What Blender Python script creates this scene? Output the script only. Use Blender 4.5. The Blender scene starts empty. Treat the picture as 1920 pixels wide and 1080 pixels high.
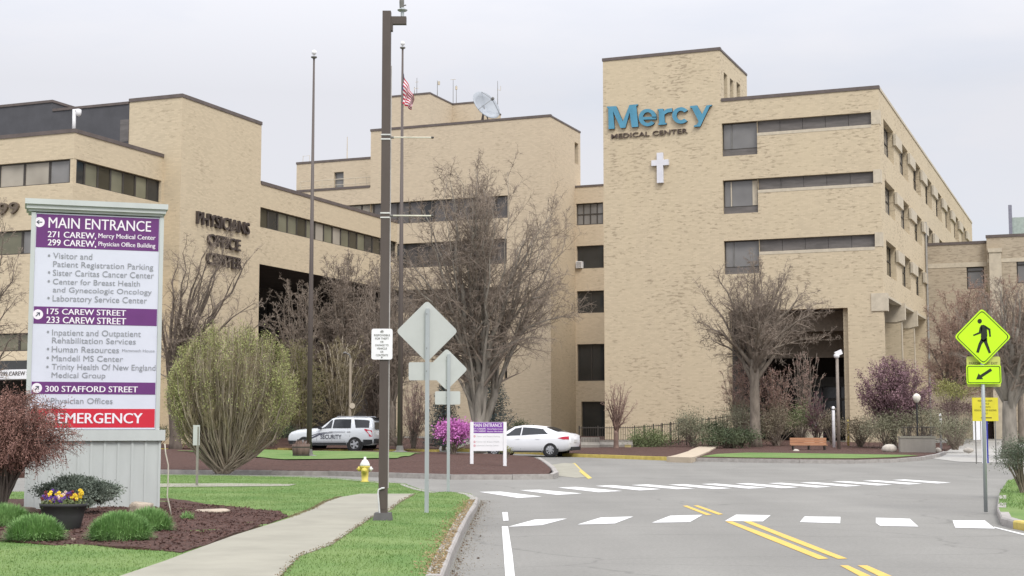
import bpy, bmesh, math, random
import numpy as np
from mathutils import Vector, Matrix

# ------------------------------------------------------------------ camera, sky, sun, exposure
SC = bpy.context.scene
COL = SC.collection
EYE = 1.6
HZ = 799.0
FPX = 2776.0
PITCH = math.atan((HZ - 540.0) / FPX)
cam_d = bpy.data.cameras.new("camera")
cam_d.sensor_width = 36.0
cam_d.lens = FPX / 1920.0 * 36.0
cam_d.clip_start = 0.1
cam_d.clip_end = 5000.0
cam = bpy.data.objects.new("camera", cam_d)
COL.objects.link(cam)
cam.location = (0, 0, EYE)
cam.rotation_euler = (math.radians(90) + PITCH, 0, 0)
SC.camera = cam

SUN_EL, SUN_AZ = math.radians(48), math.radians(158)      # azimuth clockwise from +Y (behind the camera, to the right)
world = bpy.data.worlds.new("World")
SC.world = world
world.use_nodes = True
nt = world.node_tree
bg = nt.nodes["Background"]
sky = nt.nodes.new("ShaderNodeTexSky")
sky.sky_type = 'NISHITA'
sky.sun_disc = False
sky.sun_elevation = SUN_EL
sky.sun_rotation = SUN_AZ
tc = nt.nodes.new("ShaderNodeTexCoord")
mp = nt.nodes.new("ShaderNodeMapping")
mp.inputs['Scale'].default_value = (1.0, 1.0, 3.6)
nz = nt.nodes.new("ShaderNodeTexNoise")
nz.inputs['Scale'].default_value = 3.2
nz.inputs['Detail'].default_value = 6
nz.inputs['Roughness'].default_value = .55
cr = nt.nodes.new("ShaderNodeValToRGB")
cr.color_ramp.elements[0].position = .36
cr.color_ramp.elements[0].color = (.87, .87, .87, 1)
cr.color_ramp.elements[1].position = .54
cr.color_ramp.elements[1].color = (1, 1, 1, 1)
sep = nt.nodes.new("ShaderNodeSeparateXYZ")
elev = nt.nodes.new("ShaderNodeMapRange")            # overcast sky: brighter towards the zenith
elev.inputs['From Min'].default_value = .22
elev.inputs['From Max'].default_value = .85
elev.inputs['To Min'].default_value = 1.0
elev.inputs['To Max'].default_value = 2.75
cl = nt.nodes.new("ShaderNodeVectorMath"); cl.operation = 'SCALE'
cl.inputs[0].default_value = (5.4, 5.46, 5.84)
mx = nt.nodes.new("ShaderNodeMix"); mx.data_type = 'RGBA'
L = nt.links
L.new(tc.outputs['Generated'], mp.inputs[0]); L.new(mp.outputs[0], nz.inputs['Vector'])
L.new(nz.outputs['Fac'], cr.inputs[0]); L.new(cr.outputs[0], mx.inputs[0])
L.new(tc.outputs['Generated'], sep.inputs[0]); L.new(sep.outputs['Z'], elev.inputs['Value'])
L.new(elev.outputs[0], cl.inputs['Scale'])
L.new(sky.outputs[0], mx.inputs[6]); L.new(cl.outputs[0], mx.inputs[7])
L.new(mx.outputs[2], bg.inputs['Color'])
bg.inputs['Strength'].default_value = 0.1

sl = bpy.data.lights.new("sun", 'SUN')
sl.energy = 1.5
sl.angle = math.radians(22)
sl.color = (1.0, .955, .88)
sun = bpy.data.objects.new("sun", sl)
COL.objects.link(sun)
sdir = Vector((math.sin(SUN_AZ) * math.cos(SUN_EL), math.cos(SUN_AZ) * math.cos(SUN_EL), math.sin(SUN_EL)))
sun.rotation_euler = (-sdir).to_track_quat('-Z', 'Y').to_euler()
sun.location = (20, -30, 60)

SC.view_settings.view_transform = 'Standard'
SC.view_settings.look = 'None'
SC.view_settings.gamma = 1
SC.view_settings.exposure = 0.55
SC.render.engine = 'CYCLES'
SC.cycles.max_bounces = 6
SC.cycles.use_denoising = True

# ------------------------------------------------------------------ geometry of the place
def gz(y):                                            # the street climbs gently beyond 50 m
    return min(max(0.0, .01 * (y - 50)), 1.2)
CP, SP = math.cos(PITCH), math.sin(PITCH)
def ray(px, py):
    up = 540.0 - py
    return Vector((px - 960.0, FPX * CP - up * SP, FPX * SP + up * CP))
def G(px, py, h=0.0):                                 # point of the ground (raised by h) seen at a pixel of the photograph
    d = ray(px, py)
    if d.z > -1e-6:
        d.z = -1e-6
    t = (h - EYE) / d.z
    P = Vector((d.x * t, d.y * t, h))
    if P.y > 50:
        t = (h - .5 - EYE) / (d.z - .01 * d.y)
        P = Vector((d.x * t, d.y * t, h + gz(d.y * t)))
    return P
def D(px, py, y):                                     # point at depth y
    d = ray(px, py)
    t = y / d.y
    return Vector((d.x * t, y, EYE + d.z * t))
def GX(px, y, h=0.0):                                 # ground point at depth y in column px
    P = D(px, 800, y)
    P.z = gz(y) + h
    return P
RV = Vector((.92741, -.37406, 0)); BV = Vector((.37406, .92741, 0))      # the buildings' shared axes
SROT = math.atan2(RV.y, RV.x)
def S(a, b, z):
    return RV * a + BV * b + Vector((0, 0, z))
def SA(P):
    return P.dot(RV), P.dot(BV)
def SF(px, py, b):                                    # pixel -> (a, z) on a front plane
    d = ray(px, py); t = b / d.dot(BV)
    return d.dot(RV) * t, EYE + d.z * t
def SS(px, py, a):                                    # pixel -> (b, z) on a side plane
    d = ray(px, py); t = a / d.dot(RV)
    return d.dot(BV) * t, EYE + d.z * t

# ------------------------------------------------------------------ materials
MATS = {}
def mat(name, col, rough=.8, var=.12, scale=6.0, bump=0.0, metal=0.0, spec=.35, stretch=(1, 1, 1), col2=None, detail=5, coat=0.0, bscale=None):
    if name in MATS:
        return MATS[name]
    m = bpy.data.materials.new(name); m.use_nodes = True
    n = m.node_tree; p = n.nodes["Principled BSDF"]
    p.inputs['Roughness'].default_value = rough
    p.inputs['Metallic'].default_value = metal
    p.inputs['Specular IOR Level'].default_value = spec
    if coat:
        p.inputs['Coat Weight'].default_value = coat
        p.inputs['Coat Roughness'].default_value = .08
    t = n.nodes.new("ShaderNodeTexCoord"); mpn = n.nodes.new("ShaderNodeMapping")
    mpn.inputs['Scale'].default_value = stretch
    no = n.nodes.new("ShaderNodeTexNoise"); no.inputs['Scale'].default_value = scale; no.inputs['Detail'].default_value = detail
    no.inputs['Roughness'].default_value = .62
    n.links.new(t.outputs['Object'], mpn.inputs[0]); n.links.new(mpn.outputs[0], no.inputs['Vector'])
    r = n.nodes.new("ShaderNodeValToRGB")
    c2 = col2 or tuple(min(1, c * (1 + var)) for c in col)
    c1 = col if col2 else tuple(c * (1 - var) for c in col)
    r.color_ramp.elements[0].position = .34; r.color_ramp.elements[0].color = (*c1, 1)
    r.color_ramp.elements[1].position = .66; r.color_ramp.elements[1].color = (*c2, 1)
    n.links.new(no.outputs['Fac'], r.inputs[0]); n.links.new(r.outputs[0], p.inputs['Base Color'])
    if bump:
        nb = n.nodes.new("ShaderNodeTexNoise"); nb.inputs['Scale'].default_value = bscale or scale * 3; nb.inputs['Detail'].default_value = 6
        n.links.new(mpn.outputs[0], nb.inputs['Vector'])
        bp = n.nodes.new("ShaderNodeBump"); bp.inputs['Strength'].default_value = bump; bp.inputs['Distance'].default_value = .05
        n.links.new(nb.outputs['Fac'], bp.inputs['Height']); n.links.new(bp.outputs[0], p.inputs['Normal'])
    MATS[name] = m
    return m

def brick(name, base=(.555, .467, .333), dark=(.27, .215, .15), fleck=.60, warm=(.575, .485, .338), mott=.075):
    m = bpy.data.materials.new(name); m.use_nodes = True
    n = m.node_tree; p = n.nodes["Principled BSDF"]; K = n.links
    p.inputs['Roughness'].default_value = .9; p.inputs['Specular IOR Level'].default_value = .2
    t = n.nodes.new("ShaderNodeTexCoord"); s = n.nodes.new("ShaderNodeSeparateXYZ")
    K.new(t.outputs['Object'], s.inputs[0])
    ad = n.nodes.new("ShaderNodeMath"); ad.operation = 'ADD'
    K.new(s.outputs['X'], ad.inputs[0]); K.new(s.outputs['Y'], ad.inputs[1])
    cb = n.nodes.new("ShaderNodeCombineXYZ")
    K.new(ad.outputs[0], cb.inputs['X']); K.new(s.outputs['Z'], cb.inputs['Y'])
    bt = n.nodes.new("ShaderNodeTexBrick")
    bt.inputs['Scale'].default_value = 1.0; bt.inputs['Brick Width'].default_value = .30; bt.inputs['Row Height'].default_value = .10
    bt.inputs['Mortar Size'].default_value = .008; bt.inputs['Bias'].default_value = .0
    bt.inputs['Color1'].default_value = (*[c * (1 - mott) for c in base], 1); bt.inputs['Color2'].default_value = (*[c * (1 + mott) for c in base], 1)
    bt.inputs['Mortar'].default_value = (*[c * .92 for c in base], 1)
    K.new(cb.outputs[0], bt.inputs['Vector'])
    # dark overburnt bricks: horizontal flecks that gather in clusters
    m1 = n.nodes.new("ShaderNodeMapping"); m1.inputs['Scale'].default_value = (2.0, 7.5, 1)
    K.new(cb.outputs[0], m1.inputs[0])
    n1 = n.nodes.new("ShaderNodeTexNoise"); n1.inputs['Scale'].default_value = 1.0; n1.inputs['Detail'].default_value = 3.5; n1.inputs['Roughness'].default_value = .6
    K.new(m1.outputs[0], n1.inputs['Vector'])
    n2 = n.nodes.new("ShaderNodeTexNoise"); n2.inputs['Scale'].default_value = .33; n2.inputs['Detail'].default_value = 2
    K.new(cb.outputs[0], n2.inputs['Vector'])
    sm = n.nodes.new("ShaderNodeMath"); sm.operation = 'MULTIPLY_ADD'; sm.inputs[1].default_value = .35
    K.new(n2.outputs['Fac'], sm.inputs[0]); K.new(n1.outputs['Fac'], sm.inputs[2])
    r1 = n.nodes.new("ShaderNodeMapRange"); r1.inputs['From Min'].default_value = fleck + .145; r1.inputs['From Max'].default_value = fleck + .215
    r1.inputs['To Max'].default_value = .66
    K.new(sm.outputs[0], r1.inputs['Value'])
    x1 = n.nodes.new("ShaderNodeMix"); x1.data_type = 'RGBA'
    K.new(r1.outputs[0], x1.inputs[0]); K.new(bt.outputs['Color'], x1.inputs[6]); x1.inputs[7].default_value = (*dark, 1)
    # broad weathering streaks, stretched down the wall
    m3 = n.nodes.new("ShaderNodeMapping"); m3.inputs['Scale'].default_value = (.5, .09, 1)
    K.new(cb.outputs[0], m3.inputs[0])
    n3 = n.nodes.new("ShaderNodeTexNoise"); n3.inputs['Scale'].default_value = 1.0; n3.inputs['Detail'].default_value = 4
    K.new(m3.outputs[0], n3.inputs['Vector'])
    r3 = n.nodes.new("ShaderNodeMapRange"); r3.inputs['From Min'].default_value = .4; r3.inputs['From Max'].default_value = .7; r3.inputs['To Max'].default_value = .45
    K.new(n3.outputs['Fac'], r3.inputs['Value'])
    x2 = n.nodes.new("ShaderNodeMix"); x2.data_type = 'RGBA'
    K.new(r3.outputs[0], x2.inputs[0]); K.new(x1.outputs[2], x2.inputs[6]); x2.inputs[7].default_value = (*warm, 1)
    K.new(x2.outputs[2], p.inputs['Base Color'])
    MATS[name] = m
    return m

def glass(name, col, rough=.06, refl=.35):
    m = bpy.data.materials.new(name); m.use_nodes = True
    n = m.node_tree; p = n.nodes["Principled BSDF"]; K = n.links
    p.inputs['Base Color'].default_value = (*col, 1); p.inputs['Roughness'].default_value = rough
    p.inputs['Specular IOR Level'].default_value = refl
    t = n.nodes.new("ShaderNodeTexCoord"); no = n.nodes.new("ShaderNodeTexNoise"); no.inputs['Scale'].default_value = .6
    K.new(t.outputs['Object'], no.inputs['Vector'])
    r = n.nodes.new("ShaderNodeValToRGB")
    r.color_ramp.elements[0].color = (*[c * .55 for c in col], 1); r.color_ramp.elements[1].color = (*[min(1, c * 1.5) for c in col], 1)
    K.new(no.outputs['Fac'], r.inputs[0]); K.new(r.outputs[0], p.inputs['Base Color'])
    MATS[name] = m
    return m

BR_M = brick("tan_flecked_brick")
BR_P = brick("smooth_tan_brick", base=(.553, .466, .333), dark=(.38, .31, .22), fleck=.625, warm=(.572, .48, .342), mott=.075)
BR_C = brick("middle_tan_brick", base=(.535, .448, .332), dark=(.36, .295, .215), fleck=.622, warm=(.55, .462, .34), mott=.075)
BR_A = brick("annex_brick", base=(.44, .375, .285), dark=(.24, .2, .15), fleck=.56, warm=(.41, .34, .255))
STONE = mat("limestone_trim", (.52, .46, .36), .85, .1, 2.5)
COPING = mat("brown_metal_coping", (.12, .098, .09), .6, .15, 2)
ROOFM = mat("roof_membrane", (.2, .2, .2), .9)
LOUV = mat("grey_louvre_panel", (.125, .115, .11), .6, .2, 1.5, stretch=(.6, .6, 3))
SCREEN = mat("dark_grey_roof_screen", (.075, .075, .082), .7, .12, .8)
FRAME = mat("dark_bronze_frame", (.055, .048, .042), .5, .15, 3)
FRAMEG = mat("grey_window_frame", (.17, .165, .155), .5, .15, 3)
GL_D = glass("dark_glass", (.035, .036, .036), .05, .5)
GL_G = glass("grey_glass", (.185, .18, .175), .08, .55)
GL_M = glass("smoky_glass", (.095, .088, .086), .08, .5)
GL_O = glass("olive_glass", (.055, .05, .035), .1, .4)
BLIND_O = glass("olive_blind", (.17, .165, .115), .25, .4)
BLIND_P = glass("pale_curtain", (.34, .31, .26), .35, .3)
VOID = mat("painted_recess_shade", (.066, .06, .056), .9, .2, 1)  # dark base colour paints in the shade of recesses, undercroft and backings

# ------------------------------------------------------------------ mesh builder
class MB:
    def __init__(s):
        s.v = []; s.f = []
    def quad(s, a, b, c, d):
        i = len(s.v); s.v += [tuple(a), tuple(b), tuple(c), tuple(d)]; s.f.append((i, i + 1, i + 2, i + 3))
    def poly(s, pts):
        i = len(s.v); s.v += [tuple(p) for p in pts]; s.f.append(tuple(range(i, i + len(pts))))
    def hexa(s, p):                                   # 8 corners: bottom ring 0-3, top ring 4-7
        i = len(s.v); s.v += [tuple(q) for q in p]
        for f in ((3, 2, 1, 0), (4, 5, 6, 7), (0, 1, 5, 4), (1, 2, 6, 5), (2, 3, 7, 6), (3, 0, 4, 7)):
            s.f.append(tuple(i + k for k in f))
    def box(s, x0, x1, y0, y1, z0, z1):
        s.hexa([(x0, y0, z0), (x1, y0, z0), (x1, y1, z0), (x0, y1, z0), (x0, y0, z1), (x1, y0, z1), (x1, y1, z1), (x0, y1, z1)])
    def obox(s, c, ax, ay, az):
        c = Vector(c); ax = Vector(ax); ay = Vector(ay); az = Vector(az)
        s.hexa([c - ax - ay - az, c + ax - ay - az, c + ax + ay - az, c - ax + ay - az, c - ax - ay + az, c + ax - ay + az, c + ax + ay + az, c - ax + ay + az])
    def path(s, pts, rad, n=6, caps=True):
        pts = [Vector(p) for p in pts]
        if not hasattr(rad, '__len__'):
            rad = [rad] * len(pts)
        base = len(s.v)
        up = None
        for k, p in enumerate(pts):
            t = (pts[min(k + 1, len(pts) - 1)] - pts[max(k - 1, 0)])
            t = t.normalized() if t.length > 1e-9 else Vector((0, 0, 1))
            if up is None:
                up = Vector((1, 0, 0)) if abs(t.x) < .8 else Vector((0, 1, 0))
            u = (up - t * up.dot(t)).normalized(); w = t.cross(u); up = u
            for j in range(n):
                a = 2 * math.pi * j / n
                s.v.append(tuple(p + u * (math.cos(a) * rad[k]) + w * (math.sin(a) * rad[k])))
        for k in range(len(pts) - 1):
            for j in range(n):
                a = base + k * n + j; b = base + k * n + (j + 1) % n
                s.f.append((a, b, b + n, a + n))
        if caps:
            s.f.append(tuple(base + j for j in range(n - 1, -1, -1)))
            e = base + (len(pts) - 1) * n
            s.f.append(tuple(e + j for j in range(n)))
    def lathe(s, prof, c=(0, 0, 0), n=20, axis='z', caps=True):
        base = len(s.v)
        for r, h in prof:
            for j in range(n):
                a = 2 * math.pi * j / n
                x, y = r * math.cos(a), r * math.sin(a)
                q = (c[0] + x, c[1] + y, c[2] + h) if axis == 'z' else ((c[0] + x, c[1] + h, c[2] + y) if axis == 'y' else (c[0] + h, c[1] + x, c[2] + y))
                s.v.append(q)
        for k in range(len(prof) - 1):
            for j in range(n):
                a = base + k * n + j; b = base + k * n + (j + 1) % n
                s.f.append((a, b, b + n, a + n))
        if not caps: return
        s.f.append(tuple(base + j for j in range(n - 1, -1, -1)))
        e = base + (len(prof) - 1) * n
        s.f.append(tuple(e + j for j in range(n)))
    def prism(s, pts, ext):                           # polygon pushed along a vector
        ext = Vector(ext); n = len(pts); i = len(s.v)
        s.v += [tuple(Vector(p)) for p in pts] + [tuple(Vector(p) + ext) for p in pts]
        s.f.append(tuple(range(i + n - 1, i - 1, -1))); s.f.append(tuple(range(i + n, i + 2 * n)))
        for k in range(n):
            s.f.append((i + k, i + (k + 1) % n, i + n + (k + 1) % n, i + n + k))
    def add(s, verts, faces):
        i = len(s.v); s.v += [tuple(p) for p in verts]; s.f += [tuple(i + k for k in f) for f in faces]
    def build(s, name, m, parent=None, smooth=False, local=False, fix=True):
        me = bpy.data.meshes.new(name)
        vs = s.v
        if parent is not None and not local:
            iw = inv_world(parent)
            if iw is not None:
                A = np.array(vs, dtype=np.float64).reshape(-1, 3)
                Mx = np.array(iw)
                vs = (A @ Mx[:3, :3].T + Mx[:3, 3]).tolist()
        me.from_pydata(vs, [], s.f)
        if fix and len(s.f) < 60000:
            bm = bmesh.new(); bm.from_mesh(me)
            bmesh.ops.recalc_face_normals(bm, faces=bm.faces)
            bm.to_mesh(me); bm.free()
        if m is not None:
            for mm in (m if isinstance(m, (list, tuple)) else [m]):
                me.materials.append(mm)
        if smooth:
            me.polygons.foreach_set("use_smooth", [True] * len(me.polygons))
        o = bpy.data.objects.new(name, me); COL.objects.link(o)
        if parent is not None:
            o.parent = parent
        return o
ROOTM = {}
def inv_world(o):
    while o is not None:
        if o.name in ROOTM:
            return ROOTM[o.name].inverted()
        o = o.parent
    return None
def thing(name, label, cat, loc, rot=0.0, group=None):
    o = bpy.data.objects.new(name, None); COL.objects.link(o)
    o.empty_display_size = .3
    o.location = loc; o.rotation_euler = (0, 0, rot)
    o['label'] = label; o['category'] = cat
    if group: o['group'] = group
    ROOTM[o.name] = Matrix.Translation(Vector(loc)) @ Matrix.Rotation(rot, 4, 'Z')
    return o
def tag(o, label, cat, group=None):
    o['label'] = label; o['category'] = cat
    if group: o['group'] = group
    return o
def kind(o, k):
    o['kind'] = k
    return o
def copy_tree(o, parent=None):
    c = o.copy(); COL.objects.link(c)
    if parent is not None: c.parent = parent
    for ch in list(o.children):
        copy_tree(ch, c)
    return c

# text: the built-in font turned into flat meshes
TXT = {}
def text_geo(st, bold=0.0, ext=0.0):
    k = (st, bold, ext)
    if k not in TXT:
        c = bpy.data.curves.new("t", 'FONT'); c.body = st; c.size = 1; c.offset = bold; c.extrude = ext; c.resolution_u = 3
        o = bpy.data.objects.new("t", c); COL.objects.link(o)
        dg = bpy.context.evaluated_depsgraph_get(); dg.update()
        me = bpy.data.meshes.new_from_object(o.evaluated_get(dg))
        vs = [tuple(v.co) for v in me.vertices]; fs = [tuple(p.vertices) for p in me.polygons]
        bpy.data.objects.remove(o); bpy.data.curves.remove(c); bpy.data.meshes.remove(me)
        TXT[k] = (vs, fs)
    return TXT[k]
def put_text(mb, st, org, right, up, nrm, width, cap, bold=0.0, ext=0.0, out=.004):
    vs, fs = text_geo(st, bold if ext else 0.0, ext)
    hv, _ = text_geo("H", bold if ext else 0.0, ext)
    x0 = min(v[0] for v in vs); x1 = max(v[0] for v in vs); H = max(v[1] for v in hv); h0 = min(v[1] for v in hv)
    sx = width / (x1 - x0); sy = cap / (H - h0)
    zs = 1.0 if ext else 0.0
    reps = [0.0] if ext or not bold else [-bold, 0.0, bold]
    org = Vector(org); right = Vector(right); up = Vector(up); nrm = Vector(nrm)
    for q, dx in enumerate(reps):                      # heavier strokes: the same line laid down again, a hair to the side
        mb.add([org + right * ((v[0] - x0) * sx + dx * cap * 1.4) + up * ((v[1] - h0) * sy) + nrm * (out + q * .0006 + v[2] * zs) for v in vs], fs)
# ------------------------------------------------------------------ the ground
random.seed(5)
ASPH = mat("worn_asphalt", (.213, .207, .19), .92, .06, .35, bump=.25, bscale=30, detail=9)
def asphalt_wear():
    m = ASPH; n = m.node_tree; K = n.links; p = n.nodes["Principled BSDF"]
    old = p.inputs['Base Color'].links[0].from_socket
    t = n.nodes.new("ShaderNodeTexCoord")
    vo = n.nodes.new("ShaderNodeTexNoise"); vo.inputs['Scale'].default_value = 18; vo.inputs['Detail'].default_value = 8; vo.inputs['Roughness'].default_value = .8
    K.new(t.outputs['Object'], vo.inputs['Vector'])
    r = n.nodes.new("ShaderNodeMapRange"); r.inputs['From Min'].default_value = .3; r.inputs['From Max'].default_value = .7
    r.inputs['To Min'].default_value = .80; r.inputs['To Max'].default_value = 1.17
    K.new(vo.outputs['Fac'], r.inputs['Value'])
    # tar-filled cracks
    mpn = n.nodes.new("ShaderNodeMapping"); mpn.inputs['Scale'].default_value = (.16, .3, 1)
    K.new(t.outputs['Object'], mpn.inputs[0])
    wn = n.nodes.new("ShaderNodeTexNoise"); wn.inputs['Scale'].default_value = 1.1; wn.inputs['Detail'].default_value = 6
    K.new(mpn.outputs[0], wn.inputs['Vector'])
    mxv = n.nodes.new("ShaderNodeMix"); mxv.data_type = 'RGBA'; mxv.inputs[0].default_value = .35
    K.new(mpn.outputs[0], mxv.inputs[6]); K.new(wn.outputs['Color'], mxv.inputs[7])
    v2 = n.nodes.new("ShaderNodeTexVoronoi"); v2.feature = 'DISTANCE_TO_EDGE'; v2.inputs['Scale'].default_value = 1.4
    K.new(mxv.outputs[2], v2.inputs['Vector'])
    r2 = n.nodes.new("ShaderNodeMapRange"); r2.inputs['From Min'].default_value = .0; r2.inputs['From Max'].default_value = .007
    r2.inputs['To Min'].default_value = .78; r2.inputs['To Max'].default_value = 1.0
    K.new(v2.outputs['Distance'], r2.inputs['Value'])
    # broad oily lanes and patched areas
    m4 = n.nodes.new("ShaderNodeMapping"); m4.inputs['Scale'].default_value = (.42, .07, 1); m4.inputs['Rotation'].default_value = (0, 0, .5)
    K.new(t.outputs['Object'], m4.inputs[0])
    n4 = n.nodes.new("ShaderNodeTexNoise"); n4.inputs['Scale'].default_value = 1.0; n4.inputs['Detail'].default_value = 5
    K.new(m4.outputs[0], n4.inputs['Vector'])
    r4 = n.nodes.new("ShaderNodeMapRange"); r4.inputs['From Min'].default_value = .35; r4.inputs['From Max'].default_value = .65
    r4.inputs['To Min'].default_value = .92; r4.inputs['To Max'].default_value = 1.07
    K.new(n4.outputs['Fac'], r4.inputs['Value'])
    mu0 = n.nodes.new("ShaderNodeMath"); mu0.operation = 'MULTIPLY'
    K.new(r.outputs[0], mu0.inputs[0]); K.new(r4.outputs[0], mu0.inputs[1])
    mu = n.nodes.new("ShaderNodeMath"); mu.operation = 'MULTIPLY'
    K.new(mu0.outputs[0], mu.inputs[0]); K.new(r2.outputs[0], mu.inputs[1])
    sc = n.nodes.new("ShaderNodeVectorMath"); sc.operation = 'SCALE'
    K.new(old, sc.inputs[0]); K.new(mu.outputs[0], sc.inputs['Scale'])
    K.new(sc.outputs[0], p.inputs['Base Color'])
asphalt_wear()
GRASSM = mat("lawn_turf", (.10, .185, .045), .95, 0, .7, bump=.5, bscale=40, col2=(.165, .235, .075), detail=8)
DIRT = mat("far_ground", (.13, .13, .07), .95, .25, .3)
MULCH = mat("bark_mulch", (.055, .028, .022), .95, 0, 9, bump=.9, bscale=45, col2=(.118, .062, .048), detail=8)
CONC = mat("pale_concrete", (.29, .277, .225), .9, .09, 1.2, bump=.12, bscale=60, detail=8)
KERBM = mat("granite_kerb", (.33, .31, .29), .88, .16, 5, bump=.3, bscale=40)
KERBY = mat("yellow_painted_kerb", (.52, .41, .11), .8, .16, 4)
def worn_paint(name, col):
    """road paint with the asphalt showing through where tyres have rubbed it off"""
    m = mat(name, col, .75, .07, 5, detail=9)
    n = m.node_tree; K = n.links; p = n.nodes["Principled BSDF"]
    old = p.inputs['Base Color'].links[0].from_socket
    t = n.nodes.new("ShaderNodeTexCoord"); no = n.nodes.new("ShaderNodeTexNoise"); no.inputs['Scale'].default_value = 5.5; no.inputs['Detail'].default_value = 11; no.inputs['Roughness'].default_value = .8
    K.new(t.outputs['Object'], no.inputs['Vector'])
    r = n.nodes.new("ShaderNodeMapRange"); r.inputs['From Min'].default_value = .36; r.inputs['From Max'].default_value = .43
    K.new(no.outputs['Fac'], r.inputs['Value'])
    x = n.nodes.new("ShaderNodeMix"); x.data_type = 'RGBA'; x.inputs[6].default_value = (.26, .25, .23, 1)
    K.new(r.outputs[0], x.inputs[0]); K.new(old, x.inputs[7]); K.new(x.outputs[2], p.inputs['Base Color'])
    return m
WHITEP = worn_paint("white_road_paint", (.66, .66, .65)); YELLP = worn_paint("yellow_road_paint", (.60, .40, .09))
PATHM = mat("sandy_path", (.44, .37, .28), .9, .08, 2)

def slab(name, pts, h, m, cut=2.0, mound=None, skirt=True, parent=None):
    """a ground patch whose outline is given by world points; it follows the slope and may be mounded"""
    bm = bmesh.new()
    f = bm.faces.new([bm.verts.new((p[0], p[1], 0)) for p in pts])
    bmesh.ops.triangulate(bm, faces=[f])
    ys = [p[1] for p in pts]; xs = [p[0] for p in pts]
    cuts = [('y', 50.0)] if min(ys) < 50 < max(ys) else []
    cuts += [('y', 170.0)] if max(ys) > 170 else []
    if mound:
        k = math.ceil(min(ys) / cut)
        while k * cut < max(ys):
            cuts.append(('y', k * cut)); k += 1
        k = math.ceil(min(xs) / cut)
        while k * cut < max(xs):
            cuts.append(('x', k * cut)); k += 1
    for ax, c in cuts:
        bmesh.ops.bisect_plane(bm, geom=bm.verts[:] + bm.edges[:] + bm.faces[:], plane_co=(c, 0, 0) if ax == 'x' else (0, c, 0), plane_no=(1, 0, 0) if ax == 'x' else (0, 1, 0))
    for v in bm.verts:
        v.co.z = gz(v.co.y) + h + (mound(v.co.x, v.co.y) if mound else 0)
    if skirt:
        be = [e for e in bm.edges if e.is_boundary]
        r = bmesh.ops.extrude_edge_only(bm, edges=be)
        for v in [g for g in r['geom'] if isinstance(g, bmesh.types.BMVert)]:
            v.co.z = gz(v.co.y) - .06
    bmesh.ops.recalc_face_normals(bm, faces=bm.faces)
    me = bpy.data.meshes.new(name); bm.to_mesh(me); bm.free()
    up = sum(p.normal.z * p.area for p in me.polygons)
    if up < 0:
        me.flip_normals()
    me.materials.append(m)
    o = bpy.data.objects.new(name, me); COL.objects.link(o)
    if parent: o.parent = parent
    return o
def strip_along(pts, w, left=True):
    """offset polyline sideways in XY"""
    out = []
    for k in range(len(pts)):
        t = (pts[min(k + 1, len(pts) - 1)] - pts[max(k - 1, 0)]); t.z = 0; t.normalize()
        nrm = Vector((-t.y, t.x, 0)) * (w if left else -w)
        out.append(pts[k] + nrm)
    return out
def kerb(name, pts, w, h, m, left=True, seg=1.8):
    """a run of kerb stones, each with a slightly bevelled top; joints are dark gaps"""
    P = [Vector((p[0], p[1], 0)) for p in pts]
    # resample
    R = [P[0]]
    for a, b in zip(P, P[1:]):
        n = max(1, round((b - a).length / seg))
        for i in range(1, n + 1):
            R.append(a.lerp(b, i / n))
    Q = strip_along(R, w, left)
    mb = MB()
    rnd = random.Random(len(R))
    for k in range(len(R) - 1):
        a, b, c, d = R[k].copy(), R[k + 1].copy(), Q[k + 1].copy(), Q[k].copy()
        e = .006 / max(.05, (b - a).length)
        a2, b2, c2, d2 = a.lerp(b, e), b.lerp(a, e), c.lerp(d, e), d.lerp(c, e)
        dz = rnd.uniform(-.008, .008)
        def zz(p, k=0): return Vector((p.x, p.y, gz(p.y) + k))
        ins = .02 / w
        lo = [zz(p, -.1) for p in (a2, b2, c2, d2)]
        mid = [zz(p, h + dz - .025) for p in (a2, b2, c2, d2)]
        top = [zz(a2.lerp(d2, ins), h + dz), zz(b2.lerp(c2, ins), h + dz), zz(c2, h + dz), zz(d2, h + dz)]
        i = len(mb.v); mb.v += [tuple(p) for p in lo + mid + top]
        for q in range(4):
            r = (q + 1) % 4
            mb.f.append((i + q, i + r, i + 4 + r, i + 4 + q)); mb.f.append((i + 4 + q, i + 4 + r, i + 8 + r, i + 8 + q))
        mb.f.append((i + 8, i + 9, i + 10, i + 11))
    return kind(mb.build(name, m), 'structure')
def px_poly(pp, h=0.0):
    return [G(x, y, h) for x, y in pp]

kind(slab("ground", [(-900, -60), (900, -60), (900, 3000), (-900, 3000)], -.08, DIRT, skirt=False), 'structure')
kind(slab("road", [(-110, 2), (110, 2), (110, 125), (-110, 125)], 0, ASPH, skirt=False), 'structure')

# near verge: turf, footpath, planting bed
H1 = .13
kerb_in = [(835, 922), (868, 923.5), (884, 926), (892, 932), (889, 944), (875, 961), (855, 996), (837.5, 1035), (820, 1079), (806, 1120), (790, 1180)]
near_far = [(-420, 940), (-100, 926), (0, 923), (60, 921), (110, 908), (170, 893), (300, 889), (560, 893), (640, 897), (728, 905), (759, 907), (787, 917), (818, 923)]
verge = px_poly(near_far + kerb_in, H1)
verge += [Vector((verge[-1].x - .3, 4, 0)), Vector((-30, 4, 0)), Vector((-40, 20, 0))]
kind(slab("lawn", verge, H1, GRASSM), 'structure')
ko = px_poly([(835, 925), (868, 926.5), (890, 929), (902, 934), (899, 947.5), (881, 985), (861.6, 1031), (844, 1079), (826, 1130), (806, 1195)], 0)
kerb("kerb", px_poly([(818, 922), (868, 923.5), (886, 927), (897, 933), (894, 945), (881, 962), (863, 997), (846, 1036), (830, 1080), (812, 1128)], .135), .17, .135, KERBM, left=False)
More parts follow.
